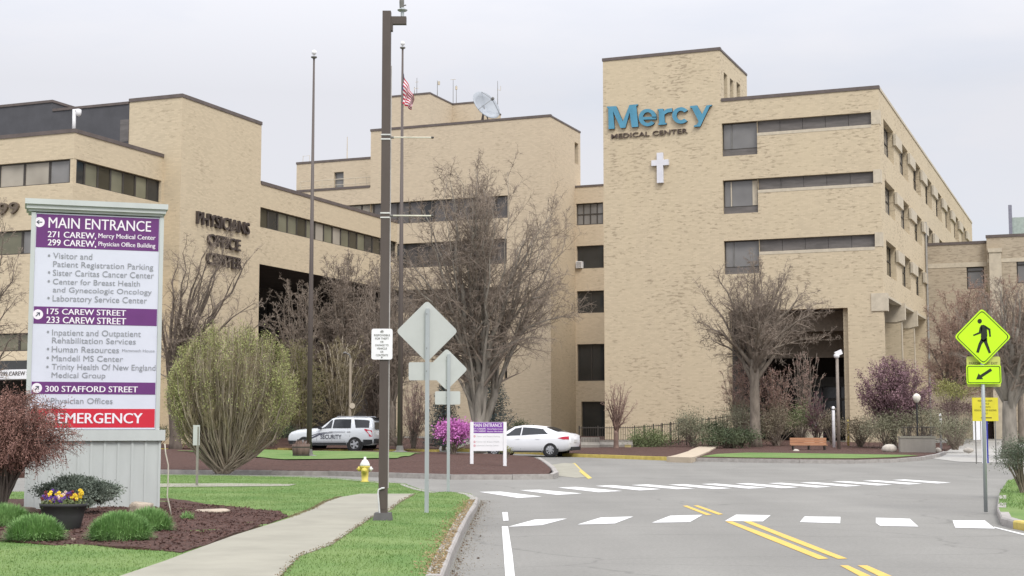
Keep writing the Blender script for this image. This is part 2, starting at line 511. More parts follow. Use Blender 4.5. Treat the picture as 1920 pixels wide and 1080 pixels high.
kerb("kerb", px_poly([(300, 889.5), (560, 893.5), (640, 897.5), (728, 905.5), (759, 907.5), (787, 917.5), (818, 923.5)], .135), .15, .135, KERBM, left=False)

walk = [(676, 925.6), (638, 932), (608, 942), (588, 954), (540, 972), (440, 1003), (360, 1032), (310, 1051), (224, 1080), (150, 1110), (60, 1150),
        (470, 1150), (500, 1100), (525, 1080), (540, 1063), (562, 1041.6), (623, 1020), (645, 1004), (673, 985), (697.5, 969), (728, 958.5), (750, 941), (778, 925.6)]
kind(slab("footpath", px_poly(walk, H1 + .012), H1 + .012, CONC, skirt=True), 'structure')
kind(slab("footpath", px_poly([(300, 913), (300, 906.5), (430, 906), (556, 907.5), (540, 911)], H1 + .01), H1 + .01, CONC, skirt=False), 'structure')
bed = [(-260, 1020), (-120, 1014), (0, 1015), (60, 1020), (125, 1025), (168, 1022), (229, 1029.5), (301, 1033), (340, 1037), (400, 1018), (440, 1003), (500, 984), (540, 970),
       (520, 960), (450, 954), (380, 945), (320, 937), (250, 935), (120, 934), (60, 936), (0, 940), (-120, 944), (-260, 950)]
bedw = px_poly(bed, H1)
bedc = sum(bedw, Vector()) / len(bedw)
def bed_mound(x, y):
    return .02 + .02 * math.sin(x * 3.1 + y) * math.sin(y * 2.3) + .015 * math.sin(x * 7 + 2) * math.sin(y * 5)
kind(slab("mulch_bed", bedw, H1, MULCH, cut=.45, mound=bed_mound), 'structure')

# far island with flag poles and the smaller sign
isl = [(-400, 892), (-100, 891), (300, 879.5), (620, 882.5), (760, 886.5), (849, 889), (960, 889), (1028, 888), (1033, 881), (1027, 873), (1015, 864), (1001, 857), (960, 853), (811, 850), (700, 849), (500, 847), (300, 846), (-400, 846)]
islw = px_poly(isl, .15)
def near_edge(P, x, y):
    best = 9
    q = Vector((x, y, 0))
    for a, b in zip(P, P[1:] + P[:1]):
        a = Vector((a.x, a.y, 0)); b = Vector((b.x, b.y, 0)); ab = b - a
        t = max(0, min(1, (q - a).dot(ab) / max(1e-6, ab.length_squared)))
        best = min(best, (a + ab * t - q).length)
    return best
def isl_mound(x, y):
    e = min(near_edge(islw, x, y), 4.0)
    m = .05 * e + .03 * math.sin(x * 1.3) * math.sin(y * 1.7)
    return max(0, m if e > .05 else 0)
kind(slab("island_mulch", islw, .15, MULCH, cut=1.0, mound=isl_mound), 'structure')
kerb("kerb", px_poly([(-300, 890), (300, 880), (620, 883), (760, 887), (849, 889.5), (960, 889.5), (1029, 889), (1038, 885), (1033, 877), (1020, 866), (1006, 857.5)], .15), .16, .15, KERBM, left=False)
lawn2 = px_poly([(330, 849), (500, 848.5), (700, 850.5), (790, 853), (770, 858), (745, 863.5), (640, 866), (540, 866), (470, 861), (400, 855)], .28)
def isl_lawn(x, y): return isl_mound(x, y) + .035
kind(slab("island_lawn", lawn2, .15, GRASSM, cut=1.0, mound=isl_lawn, skirt=False), 'structure')

# bed and lawn along the hospital
hb = [(880, 841), (1000, 845), (1080, 850), (1180, 853.5), (1295, 857.5), (1400, 859.5), (1500, 861), (1600, 861.5), (1680, 859), (1720, 856), (1752, 851), (1766, 846)]
hbw = px_poly(hb, .15) + [G(1790, 833, .15), GX(1775, 92, .15), GX(1620, 95, .15), GX(1300, 112, .15), GX(1050, 118, .15), GX(900, 100, .15), GX(860, 80, .15)]
def hb_mound(x, y):
    e = min(near_edge(hbw, x, y), 6.0)
    return max(0, .012 * e - .01)
kind(slab("hospital_bed", hbw, .15, MULCH, cut=2.0, mound=hb_mound), 'structure')
kerb("yellow_kerb", px_poly([(860, 841), (1000, 845.5), (1080, 850.5), (1180, 854), (1293, 858)], .15), .25, .15, KERBY, left=False)
kerb("kerb", px_poly([(1295, 858), (1400, 860), (1500, 861.5), (1600, 862), (1680, 859.5), (1720, 856.5), (1752, 851.5), (1768, 846)], .15), .18, .15, KERBM, left=False)
hl = px_poly([(1312, 854.5), (1400, 856.4), (1500, 857.4), (1600, 857.9), (1680, 855.6), (1722, 852.5), (1700, 851.5), (1600, 851), (1480, 850.5), (1400, 849.5), (1345, 851)], .2)
def hl_mound(x, y): return hb_mound(x, y) + .02
kind(slab("hospital_lawn", hl, .15, GRASSM, cut=2.0, mound=hl_mound, skirt=False), 'structure')
def path_mound(x, y): return hb_mound(x, y) + .06
kind(slab("sandy_path", px_poly([(1250, 855), (1296, 856.5), (1330, 846), (1345, 838), (1310, 838), (1290, 846)], .25), .15, PATHM, cut=1.0, mound=path_mound, skirt=True), 'structure')
# back kerb of the drop-off lane and the bed in front of the offices
fb = px_poly([(-300, 838), (300, 839.5), (520, 840.5), (700, 841.5), (820, 843)], .15)
fbw = fb + [GX(830, 108, .15), GX(560, 112, .15), GX(300, 92, .15), GX(-300, 84, .15)]
kind(slab("office_bed", fbw, .15, MULCH), 'structure')
kerb("yellow_kerb", fb, .25, .15, KERBY, left=True)
# right-hand corner and driveway
rcw = px_poly([(1874, 925), (1872, 950), (1879, 967), (1900, 973), (1935, 979), (2060, 1000)], H1) + [Vector((14, 24, 0)), Vector((16, 40, 0)), G(1960, 893, H1), G(1890, 900, H1)]
kind(slab("corner_lawn", rcw, H1, GRASSM), 'structure')
kerb("kerb", px_poly([(1872, 928), (1869, 951), (1877, 969), (1899, 975)], .135), .16, .135, KERBM, left=True)
kerb("yellow_kerb", px_poly([(1899, 975), (1934, 981), (2060, 1003)], .135), .16, .135, KERBY, left=True)
DRIVE = mat("pale_driveway", (.36, .35, .325), .9, .07, 1.5, detail=8)
kind(slab("driveway", px_poly([(1735, 858), (1768, 846), (1800, 836), (1830, 826), (1905, 826), (2000, 835), (2080, 850), (2000, 866), (1900, 868), (1800, 866)], .012), .012, DRIVE, skirt=False), 'structure')
# ------------------------------------------------------------------ road markings
PZ = .005
def mark(name, polys, m):
    mb = MB()
    for pp in polys:
        mb.poly([G(x, y, PZ) for x, y in pp])
    o = mb.build(name, m)
    up = sum(p.normal.z * p.area for p in o.data.polygons)
    if up < 0: o.data.flip_normals()
    return kind(o, 'structure')
def zc(pp, ox=860, oy=840, s=2.595):
    return [(ox + x / s, oy + y / s) for x, y in pp]
far_cross = [[(100, 213), (205, 212), (405, 236), (290, 243)], [(297, 205), (395, 203), (600, 221), (480, 228)], [(483, 192), (570, 189), (795, 209), (680, 215)],
  [(665, 184), (750, 181), (985, 200), (880, 206)], [(840, 180), (920, 177), (1150, 197), (1060, 200)], [(1020, 178), (1100, 176), (1330, 196), (1240, 199)],
  [(1180, 175), (1250, 173), (1500, 193), (1410, 197)], [(1345, 173), (1410, 171), (1655, 191), (1570, 195)], [(1505, 171), (1570, 169), (1815, 188), (1740, 192)],
  [(1660, 168), (1725, 166), (1960, 183), (1885, 187)], [(1815, 163), (1880, 161), (2110, 178), (2040, 182)], [(1965, 159), (2030, 157), (2255, 173), (2190, 177)], [(2110, 155), (2172, 153), (2395, 168), (2330, 172)]]
near_cross = [[(240, 383), (370, 348), (528, 343), (405, 375)], [(578, 372), (690, 338), (850, 333), (760, 367)], [(940, 363), (1030, 329), (1187, 325), (1125, 360)],
  [(1295, 355), (1350, 324), (1518, 327), (1480, 357)], [(1660, 360), (1683, 333), (1858, 335), (1856, 366)], [(2030, 364), (2030, 339), (2195, 344), (2237, 382), (2050, 378)], [(2403, 352), (2560, 352), (2610, 392), (2416, 387)]]
mark("crosswalk_marking", [zc(p) for p in far_cross], WHITEP)
mark("crosswalk_marking", [zc(p) for p in near_cross], WHITEP)
mark("edge_line_marking", [zc([(210, 381), (240, 381), (262, 520), (275, 640), (228, 640), (220, 520)]), zc([(212, 312), (238, 312), (243, 353), (217, 354)]), [(1863, 989), (1864, 987.5), (1930, 1003), (1930, 1006)]], WHITEP)
mark("centre_line_marking", [zc([(1090, 281), (1112, 280), (1232, 325), (1205, 326)]), zc([(1142, 280), (1165, 279), (1287, 322), (1262, 324)]),
  zc([(1297, 357), (1332, 357), (1545, 436), (1800, 538), (1752, 541), (1490, 436)]), zc([(1385, 357), (1420, 356), (1640, 440), (1892, 538), (1845, 539), (1590, 440)]),
  [(1575, 1060), (1590, 1060), (1660, 1092), (1640, 1095)], [(1608, 1060), (1626, 1060), (1700, 1092), (1678, 1095)]], YELLP)
mark("yellow_edge_marking", [[(1072, 869), (1078, 868), (1090, 880), (1110, 896), (1103, 898), (1085, 883)]], KERBY)
kind(slab("gutter_apron", px_poly([(1046, 892), (1038, 882), (1030, 872), (1058, 868), (1076, 869), (1088, 881), (1102, 894), (1080, 896)], .006), .006, CONC, skirt=False), 'structure')

# ------------------------------------------------------------------ facade helpers, all in the buildings' (a, b, z) frame
def FW(kd, const, s, z, d):
    """front plane: s runs along a, inward is +b; right side plane: s runs along b, inward is -a"""
    return S(s, const + d, z) if kd == 'F' else S(const - d, s, z)
def fbox(mb, kd, const, s0, s1, z0, z1, d0, d1):
    p = [FW(kd, const, s, z, d) for z in (z0, z1) for s, d in ((s0, d0), (s1, d0), (s1, d1), (s0, d1))]
    mb.hexa(p)
def facade(mb, kd, const, s0, s1, z0, z1, holes=()):
    hs = [h for h in holes]
    ss = sorted({s0, s1, *[min(max(v, s0), s1) for h in hs for v in h[:2]]})
    zs = sorted({z0, z1, *[min(max(v, z0), z1) for h in hs for v in h[2:4]]})
    for i in range(len(ss) - 1):
        for j in range(len(zs) - 1):
            cs, cz = (ss[i] + ss[i + 1]) / 2, (zs[j] + zs[j + 1]) / 2
            if any(h[0] < cs < h[1] and h[2] < cz < h[3] for h in hs):
                continue
            mb.quad(FW(kd, const, ss[i], zs[j], 0), FW(kd, const, ss[i + 1], zs[j], 0), FW(kd, const, ss[i + 1], zs[j + 1], 0), FW(kd, const, ss[i], zs[j + 1], 0))
    for h in hs:
        a, b, c, e, dp = h
        for p, q in (((a, c), (b, c)), ((b, c), (b, e)), ((b, e), (a, e)), ((a, e), (a, c))):
            mb.quad(FW(kd, const, p[0], p[1], 0), FW(kd, const, q[0], q[1], 0), FW(kd, const, q[0], q[1], dp), FW(kd, const, p[0], p[1], dp))
def hole_px(kd, const, x0, y0, x1, y1, dp):
    f = SF if kd == 'F' else SS
    s0, z1 = f(x0, y0, const); s1, z0 = f(x1, y1, const)
    return [min(s0, s1), max(s0, s1), min(z0, z1), max(z0, z1), dp]
def window(par, kd, const, h, cols=1, rail=None, gm=None, fm=None, bar=.06, name='window'):
    s0, s1, z0, z1, dp = h
    fm = fm or FRAME
    fr = MB(); d0, d1 = dp - .07, dp - .004
    bw = min(bar, (s1 - s0) * .2)
    e = .002
    for a, b, c, f in ((s0 + e, s1 - e, z0 + e, z0 + bar), (s0 + e, s1 - e, z1 - bar, z1 - e), (s0 + e, s0 + bw, z0 + bar, z1 - bar), (s1 - bw, s1 - e, z0 + bar, z1 - bar)):
        fbox(fr, kd, const, a, b, c, f, d0, d1)
    for k in range(1, cols):
        c = s0 + (s1 - s0) * k / cols
        fbox(fr, kd, const, c - bw / 2, c + bw / 2, z0 + bar, z1 - bar, d0, d1)
    if rail:
        zr = z0 + (z1 - z0) * rail
        fbox(fr, kd, const, s0 + bw, s1 - bw, zr - bar / 2, zr + bar / 2, d0 - .006, d1 + .001)
    w = fr.build(name, fm, par)
    g = MB()
    g.quad(FW(kd, const, s0, z0, dp - .03), FW(kd, const, s1, z0, dp - .03), FW(kd, const, s1, z1, dp - .03), FW(kd, const, s0, z1, dp - .03))
    g.build('pane', gm or GL_D, w)
    bk = MB()
    fbox(bk, kd, const, s0, s1, z0, z1, dp, dp + .06)
    bk.build('backing', VOID, w)
    return w
def coping(mb, kd, const, s0, s1, z, hgt=.28, out=.05):
    fbox(mb, kd, const, s0, s1, z - .04, z + hgt * .72 - .04, -out, .3)
def block(mb, a0, a1, b0, b1, z0, z1, front=None, right=None, roof=None):
    """a box of a building: plain left and back walls; front and right may have holes"""
    facade(mb, 'F', b0, a0, a1, z0, z1, front or [])
    facade(mb, 'S', a1, b0, b1, z0, z1, right or [])
    mb.quad(S(a0, b0, z0), S(a0, b1, z0), S(a0, b1, z1), S(a0, b0, z1))
    mb.quad(S(a0, b1, z0), S(a1, b1, z0), S(a1, b1, z1), S(a0, b1, z1))
    (roof if roof is not None else mb).quad(S(a0, b0, z1), S(a1, b0, z1), S(a1, b1, z1), S(a0, b1, z1))

# ------------------------------------------------------------------ the large hospital block on the right
P0 = D(1647, 165, 93.0)
aM, bM = SA(P0)
hosp = thing("hospital_building", "six storey tan brick block with a tall windowless tower and dark entrance recess", "building", S(aM, bM, .3), SROT)
zW = SF(1647, 165, bM)[1]; zT = SF(1347, 93, bM)[1]
aT0 = SF(1132, 400, bM)[0]; aT1 = SF(1350, 150, bM)[0]
bEnd = SS(1822, 415, aM)[0]
bT1 = SS(1400, 140, aT1)[0]
roofs = MB(); walls = MB()
holesF = []; strips = []; wins = []; sills = []
rows = [((1353, 231.5, 1420, 293), 280, (1421.5, 227.6, 1633, 210.5, 249)), ((1355, 338.5, 1421.5, 402), 389, (1423, 335.5, 1637, 322, 356)), ((1357, 452, 1424, 516), 501, (1425.5, 450, 1640, 437.6, 472))]
for (x0, y0, x1, y1), ysill, (sx0, sy0, sx1, sy1, syb) in rows:
    s0, zt = SF(x0, y0, bM); s1, zb = SF(x1, y1 - 4, bM)
    e0 = SF(sx0, sy0, bM)[0]; e1 = SF(sx1, sy1, bM)[0]; zl = SF(sx0, syb, bM)[1]
    wins.append([s0, s1, zb, zt, .35]); holesF.append([s0, s1, zb, zt, .35])
    strips.append([s1 + .001, e1, zl, zt, .5]); holesF.append([s1 + .001, e1, zl, zt, .5])
a0, zt = SF(1366, 583.5, bM); a1 = SF(1592, 700, bM)[0]
ent = [a0, a1, .2, zt, .9]
holesF.append(ent)
vent = hole_px('F', bM, 1269, 785, 1288, 794, .3)
holesF.append(vent)
# side windows
wb = [SS(x, 300, aM)[0] for x in (1658, 1686, 1710, 1731, 1750.5, 1768, 1784, 1799)]
wb0 = wb[0]; pitch = (wb[7] - wb[0]) / 7
wlen = SS(1676, 300, aM)[0] - wb0
zrow = []
for y0, y1 in ((224.5, 288), (335.5, 400), (447, 515)):
    zrow.append((SS(1658, y0, aM)[1], SS(1658 if y0 < 300 else 1663, y1, aM)[1]))
sw = []
nside = 8
for r, (zt_, zb_) in enumerate(zrow):
    for k in range(nside):
        s = wb0 + pitch * k
        sw.append([s, s + wlen, zb_, zt_, .45])
zLow = SS(1660, 551, aM)[1]                             # underside of the upper storeys along the open colonnade
colb = [bM + 1.0, SS(1691, 600, aM)[0], SS(1714, 600, aM)[0], SS(1736, 600, aM)[0]]
colEnd = colb[3]
holes_col = [bM + .45, colEnd, 0.0, zLow, 0.0]
zG = 0.0
facade(walls, 'F', bM, aT0, aM, zG, zW, holesF)
facade(walls, 'F', bM, aT0, aT1, zW, zT)
# right face: upper wall, then recessed lower wall behind the fins
facade(walls, 'S', aM, bM, bEnd, zLow, zW, sw)
facade(walls, 'S', aM, bM, bM + .45, zG, zLow)
REC = 2.6
facade(walls, 'S', aM - REC, bM + .45, colEnd, zG, zLow)
walls.quad(S(aM - REC, bM + .45, zG), S(aM, bM + .45, zG), S(aM, bM + .45, zLow), S(aM - REC, bM + .45, zLow))
walls.quad(S(aM - REC, bM + .45, zLow), S(aM, bM + .45, zLow), S(aM, colEnd, zLow), S(aM - REC, colEnd, zLow))
facade(walls, 'S', aM, colEnd, bEnd, zG, zLow)
walls.quad(S(aM - REC, colEnd, zG), S(aM, colEnd, zG), S(aM, colEnd, zLow), S(aM - REC, colEnd, zLow))
# tower above the wing, backs and left sides
tw = []
for xa, ya, xb, yb in ((1357, 135, 1364, 185), (1368.5, 146, 1375.5, 186), (1381, 153, 1388, 186)):
    b0_, zt_ = SS(xa, ya, aT1); b1_ = SS(xb, yb, aT1)[0]
    tw.append([b0_, b1_, zW + .25, zt_, .3])
facade(walls, 'S', aT1, bM, bT1, zW, zT, tw)
walls.quad(S(aT0, bM, zG), S(aT0, bEnd, zG), S(aT0, bEnd, zW), S(aT0, bM, zW))
walls.quad(S(aT0, bM, zW), S(aT0, bT1, zW), S(aT0, bT1, zT), S(aT0, bM, zT))
walls.quad(S(aT0, bT1, zW), S(aT1, bT1, zW), S(aT1, bT1, zT), S(aT0, bT1, zT))
walls.quad(S(aT0, bEnd, zG), S(aM, bEnd, zG), S(aM, bEnd, zW), S(aT0, bEnd, zW))
walls.build('wall', BR_M, hosp)
roofs.quad(S(aT0, bM, zT), S(aT1, bM, zT), S(aT1, bT1, zT), S(aT0, bT1, zT))
roofs.quad(S(aT1, bM, zW), S(aM, bM, zW), S(aM, bEnd, zW), S(aT1, bEnd, zW))
roofs.quad(S(aT0, bT1, zW), S(aT1 - .001, bT1, zW), S(aT1 - .001, bEnd, zW), S(aT0, bEnd, zW))
roofs.build('roof', ROOFM, hosp)
cp = MB()
coping(cp, 'F', bM, aT0 - .05, aT1 + .05, zT); coping(cp, 'S', aT1, bM + .3, bT1, zT, .2)
coping(cp, 'F', bM, aT1 + .06, aM + .05, zW, .3)
cp.build('coping', COPING, hosp)
cs = MB(); coping(cs, 'S', aM, bM + .31, bEnd, zW, .26); cs.build('coping', STONE, hosp)
BLINDS = [GL_G, BLIND_P, GL_D, BLIND_O]
rnd = random.Random(3)
for k, h in enumerate(wins):
    s0, s1, zb, zt_, dp = h
    zs = zb + (zt_ - zb) * .2
    window(hosp, 'F', bM, [s0, s1, zs, zt_, dp], cols=1, gm=GL_G, fm=FRAME, bar=.07)
    p = MB(); fbox(p, 'F', bM, s0 + .002, s1 - .002, zb + .002, zs - .002, dp - .12, dp + .05); p.build('spandrel_panel', LOUV, hosp)
    p = MB()
    fbox(p, 'F', bM, s0 + (s1 - s0) * (.24 if k != 1 else .2), s0 + (s1 - s0) * (.24 if k != 1 else .2) + .07, zs + .08, zt_ - .08, dp - .08, dp - .031)
    if k == 1:
        fbox(p, 'F', bM, s1 - .42, s1 - .1, zs + .08, zt_ - .08, dp - .05, dp - .031)
    p.build('mullion', FRAMEG if k != 1 else STONE, hosp)
for h in strips:
    p = MB(); n = 5
    s0, s1, zb, zt_, dp = h
    for k in range(n):
        fbox(p, 'F', bM, s0 + (s1 - s0) * k / n + .012, s0 + (s1 - s0) * (k + 1) / n - .012, zb, zt_, .22, .5)
    p.build('louvre_band', LOUV, hosp)
    p = MB()                                            # pale stone end block beside the band
    fbox(p, 'F', bM, s1 + .01, aM + .02, zb, zt_ + .1, -.03, .06)
    fbox(p, 'F', bM, aM - .02, aM + .03, zb, zt_ + .1, .061, .5)
    p.build('stone_block', STONE, hosp)
    p = MB(); fbox(p, 'F', bM, s0, s1, zb - .2, zb - .003, -.015, .2); p.build('sill', STONE, hosp)
wz = []
for i, h in enumerate(sw):
    s0, s1, zb, zt_, dp = h
    window(hosp, 'S', aM, h, cols=1, rail=.55, gm=rnd.choice([GL_D, GL_G, GL_D, GL_O]), bar=.09)
    sh = MB()
    fbox(sh, 'S', aM, s1 - .1, s1 + pitch * .42, zt_ - .95, zt_ - .15, -.17, -.003)
    sh.build('sunshade', STONE, hosp)
for h in tw:
    window(hosp, 'S', aT1, h, cols=1, rail=.6, gm=GL_D, bar=.09)
window(hosp, 'F', bM, vent, cols=2, gm=GL_D, bar=.05, name='basement_window')
# entrance recess
s0, s1, z0, z1, dp = ent
dp = 12.0
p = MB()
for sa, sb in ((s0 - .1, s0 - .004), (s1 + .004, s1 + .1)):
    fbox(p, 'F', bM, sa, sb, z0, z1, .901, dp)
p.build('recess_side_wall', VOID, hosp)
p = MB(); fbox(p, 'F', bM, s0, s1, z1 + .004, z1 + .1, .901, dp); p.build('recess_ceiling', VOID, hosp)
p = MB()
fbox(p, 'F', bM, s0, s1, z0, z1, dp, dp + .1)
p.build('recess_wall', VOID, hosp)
p = MB()
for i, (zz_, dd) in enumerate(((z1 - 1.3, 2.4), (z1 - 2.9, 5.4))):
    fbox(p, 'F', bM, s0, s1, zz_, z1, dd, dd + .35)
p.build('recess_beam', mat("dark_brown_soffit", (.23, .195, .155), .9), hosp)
p = MB()
zf = 1.0
for k in range(7):
    c = s0 + (s1 - s0) * k / 6
    fbox(p, 'F', bM, c - .05, c + .05, zf, z0 + 4.2, dp - .25, dp - .1)
fbox(p, 'F', bM, s0, s1, z0 + 3.2, z0 + 3.4, dp - .3, dp - .26); fbox(p, 'F', bM, s0, s1, z0 + 4.2, z0 + 4.9, dp - .4, dp - .05)
p.build('door_frame', FRAMEG, hosp)
p = MB(); fbox(p, 'F', bM, s0, s1, z0, z0 + 4.2, dp - .09, dp - .02); p.build('entrance_glass', GL_D, hosp)
p = MB(); fbox(p, 'F', bM, s0, s1, z0 - .1, .62, .4, dp); p.build('entrance_floor', CONC, hosp)
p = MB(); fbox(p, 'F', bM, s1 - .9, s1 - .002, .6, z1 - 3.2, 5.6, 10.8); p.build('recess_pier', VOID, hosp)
# colonnade fins and brackets
for k, b in enumerate(colb[:3]):
    if k:
        p = MB(); fbox(p, 'S', aM, b - .18, b + .18, zG, zLow - 1.3, .02, REC - .01); p.build('fin', BR_M, hosp)
        p = MB(); fbox(p, 'S', aM, b - .2, b + .2, zG, zLow - 1.3, -.02, .018); p.build('fin_edge', STONE, hosp)
    b1 = b + .2
    p = MB()
    if k == 0:
        fbox(p, 'S', aM, bM - .06, bM + .62, zLow - 1.15, zLow - .02, -.25, .75)
    else:
        p.prism([S(aM + .25, b - .25, zLow - .02), S(aM + .25, b - .25, zLow - 1.15), S(aM - .3, b - .25, zLow - 1.3), S(aM - REC, b - .25, zLow - 1.3), S(aM - REC, b - .25, zLow - .02)], BV * .5)
    p.build('bracket', STONE, hosp)
p = MB(); fbox(p, 'S', aM, bM + .63, colEnd, zLow - .16, zLow - .003, -.03, .5); p.build('edge_beam', STONE, hosp)
p = MB(); p.path([S(aM + .12, colEnd + .4, 0.3), S(aM + .12, colEnd + .4, zrow[1][0])], .09, 6); p.build('downpipe', mat("grey_pipe", (.3, .29, .27), .6), hosp)
# roof rail and aerials
p = MB()
for k in range(9):
    a = aT1 + 1 + k * 1.05
    p.path([S(a, bM + 3.5, zW), S(a, bM + 3.5, zW + .9)], .02, 4)
p.path([S(aT1 + 1, bM + 3.5, zW + .9), S(aT1 + 9.4, bM + 3.5, zW + .9)], .02, 4)
p.build('roof_rail', FRAMEG, hosp)

# lettering fixed to the tower, a thing of its own
BLUE = mat("sky_blue_sign_face", (.085, .27, .39), .5, .1, 1.5)
DARKL = mat("dark_brown_letter", (.062, .048, .042), .6, .1, 3)
WHITE = mat("white_enamel", (.78, .78, .80), .4, .04, 2)
sg = thing("building_sign", "large sky blue raised lettering over small dark capitals, high on the brick tower", "sign", S(SF(1140, 240, bM)[0], bM - .01, SF(1140, 240, bM)[1]), SROT)
def wall_text(par, name, st, xl, yl, xr, yr, captop, m, bold, ext, out):
    a0_, z0_ = SF(xl, yl, bM); a1_, z1_ = SF(xr, yr, bM); zc_ = SF(xl, captop, bM)[1]
    mb = MB()
    put_text(mb, st, S(a0_, bM, (z0_ + z1_) / 2), RV, (0, 0, 1), -BV, a1_ - a0_, zc_ - (z0_ + z1_) / 2, bold, ext, out)
    return mb.build(name, m, par)
def zm(x, y):                                           # tracing of the big letters (enlarged crop) -> pixel
    return 1120 + x / 6.0, 180 + y / 6.0
def wallpt(x, y, out):
    a, z = SF(*zm(x, y), bM)
    return S(a, bM - out, z)
def arc_poly(cx, cy, rx, ry, th, a0, a1, n=22):
    o = [(cx + rx * math.cos(math.radians(a0 + (a1 - a0) * i / n)), cy - ry * math.sin(math.radians(a0 + (a1 - a0) * i / n))) for i in range(n + 1)]
    q = [(cx + (rx - th) * math.cos(math.radians(a0 + (a1 - a0) * i / n)), cy - (ry - th * .78) * math.sin(math.radians(a0 + (a1 - a0) * i / n))) for i in range(n, -1, -1)]
    return o + q
glyphs = [
  [[(118, 124), (222, 120), (296, 292), (370, 107), (465, 98), (462, 112), (447, 116), (470, 352), (395, 357), (372, 190), (325, 362), (270, 366), (186, 178), (203, 372), (136, 378), (132, 142), (118, 140)]],
  [arc_poly(574, 248, 100, 98, 48, -4, 322), [(520, 242), (672, 236), (672, 268), (520, 272)]],
  [[(685, 152), (750, 148), (753, 176), (790, 150), (850, 142), (852, 184), (803, 190), (762, 216), (768, 306), (786, 309), (786, 324), (695, 332), (693, 318), (705, 310), (698, 166), (685, 166)]],
  [arc_poly(948, 224, 98, 92, 50, 38, 318)],
  [[(1052, 118), (1130, 111), (1186, 212), (1236, 112), (1296, 103), (1291, 118), (1272, 122), (1165, 349), (1094, 353), (1094, 337), (1128, 326), (1148, 292), (1072, 142), (1052, 138)]]]
for gl in glyphs:
    f = MB(); rt = MB()
    for pl in gl:
        f.prism([wallpt(x, y, .19) for x, y in pl], BV * .02)
        rt.prism([wallpt(x, y, .169) for x, y in pl], BV * .16)
    o = f.build('letter', BLUE, sg)
    rt.build('letter_return', DARKL, o)
wall_text(sg, 'small_lettering', "MEDICAL CENTER", 1147, 260.5, 1289.5, 249.5, 252.0, mat("brown_small_letter", (.10, .072, .06), .6), .004, .05, .05)
crs = thing("wall_cross", "white cross fixed to the brick tower below the blue lettering", "cross", S(*[SF(1240, 344, bM)[0], bM - .01, SF(1240, 344, bM)[1]]), SROT)
p = MB()
cx0, _ = SF(1233, 300, bM); cx1, _ = SF(1244.5, 300, bM); _, ct = SF(1240, 287, bM); _, cb_ = SF(1240, 343.5, bM)
ca0, _ = SF(1223, 306, bM); ca1, _ = SF(1255, 306, bM); _, cu = SF(1240, 300.5, bM); _, cd_ = SF(1240, 311, bM)
p.prism([S(cx0, bM - .22, cb_), S(cx1, bM - .22, cb_), S(cx1, bM - .22, cd_), S(ca1, bM - .22, cd_), S(ca1, bM - .22, cu), S(cx1, bM - .22, cu), S(cx1, bM - .22, ct), S(cx0, bM - .22, ct),
         S(cx0, bM - .22, cu), S(ca0, bM - .22, cu), S(ca0, bM - .22, cd_), S(cx0, bM - .22, cd_)], BV * .2)
p.build('cross_face', mat("satin_white_metal", (.66, .66, .70), .45, .05, 2), crs)

# ------------------------------------------------------------------ middle block and the link behind
P1 = D(1032, 218, 121.0)
aC, bC = SA(P1)
mid = thing("clinic_building", "plain tan brick block with dark ribbon windows behind the big bare tree", "building", S(aC, bC, .4), SROT)
aC0 = SF(695, 300, bC)[0]; aCL = SF(557, 357, bC)[0]
zC = SF(1030, 218, bC)[1]; zCt = SF(690, 351, bC)[1]
bC1 = SS(1088, 245, aC)[0]
w = MB(); rf = MB(); hs = []
bands = []
for (x0, y0, x1, y1) in ((610, 383, 952, 408), (640, 460, 950, 494), (640, 541, 950, 580), (640, 628, 950, 664)):
    s0 = SF(x0, y0, bC)[0]; s1, zt = SF(x1, 366 if y1 == 408 else (447 if y1 == 494 else (537 if y1 == 580 else 626)), bC); zb = SF(x1, y1, bC)[1]
    bands.append([s0, s1, zb, zt, .35]); hs.append(bands[-1])
slot = hole_px('F', bC, 945, 652, 951, 712, .3); hs.append(slot)
facade(w, 'F', bC, aC0, aC, 0, zC, [h if h[0] > aC0 else [aC0, *h[1:]] for h in hs])
facade(w, 'F', bC, aCL, aC0, 0, zCt, [[h[0], aC0, *h[2:]] for h in hs[:4]])
sidew = hole_px('S', aC, 1077.5, 270, 1084.5, 306, .4)
sidew[2] = SS(1084, 309, aC)[1]; sidew[3] = SS(1077.5, 266, aC)[1]
facade(w, 'S', aC, bC, bC1, 0, zC, [sidew])
w.quad(S(aC0, bC, zCt), S(aC0, bC1, zCt), S(aC0, bC1, zC), S(aC0, bC, zC))
w.quad(S(aCL, bC, 0), S(aCL, bC1, 0), S(aCL, bC1, zCt), S(aCL, bC, zCt))
w.quad(S(aCL, bC1, 0), S(aC, bC1, 0), S(aC, bC1, zCt), S(aCL, bC1, zCt)); w.quad(S(aC0, bC1, zCt), S(aC, bC1, zCt), S(aC, bC1, zC), S(aC0, bC1, zC))
w.build('wall', BR_C, mid)
rf.quad(S(aC0, bC, zC), S(aC, bC, zC), S(aC, bC1, zC), S(aC0, bC1, zC)); rf.quad(S(aCL, bC, zCt), S(aC0, bC, zCt), S(aC0, bC1, zCt), S(aCL, bC1, zCt))
rf.build('roof', ROOFM, mid)
cp = MB(); coping(cp, 'F', bC, aC0 - .05, aC + .05, zC); coping(cp, 'S', aC, bC + .31, bC1, zC, .2); coping(cp, 'F', bC, aCL - .05, aC0 - .06, zCt)
cp.build('coping', COPING, mid)
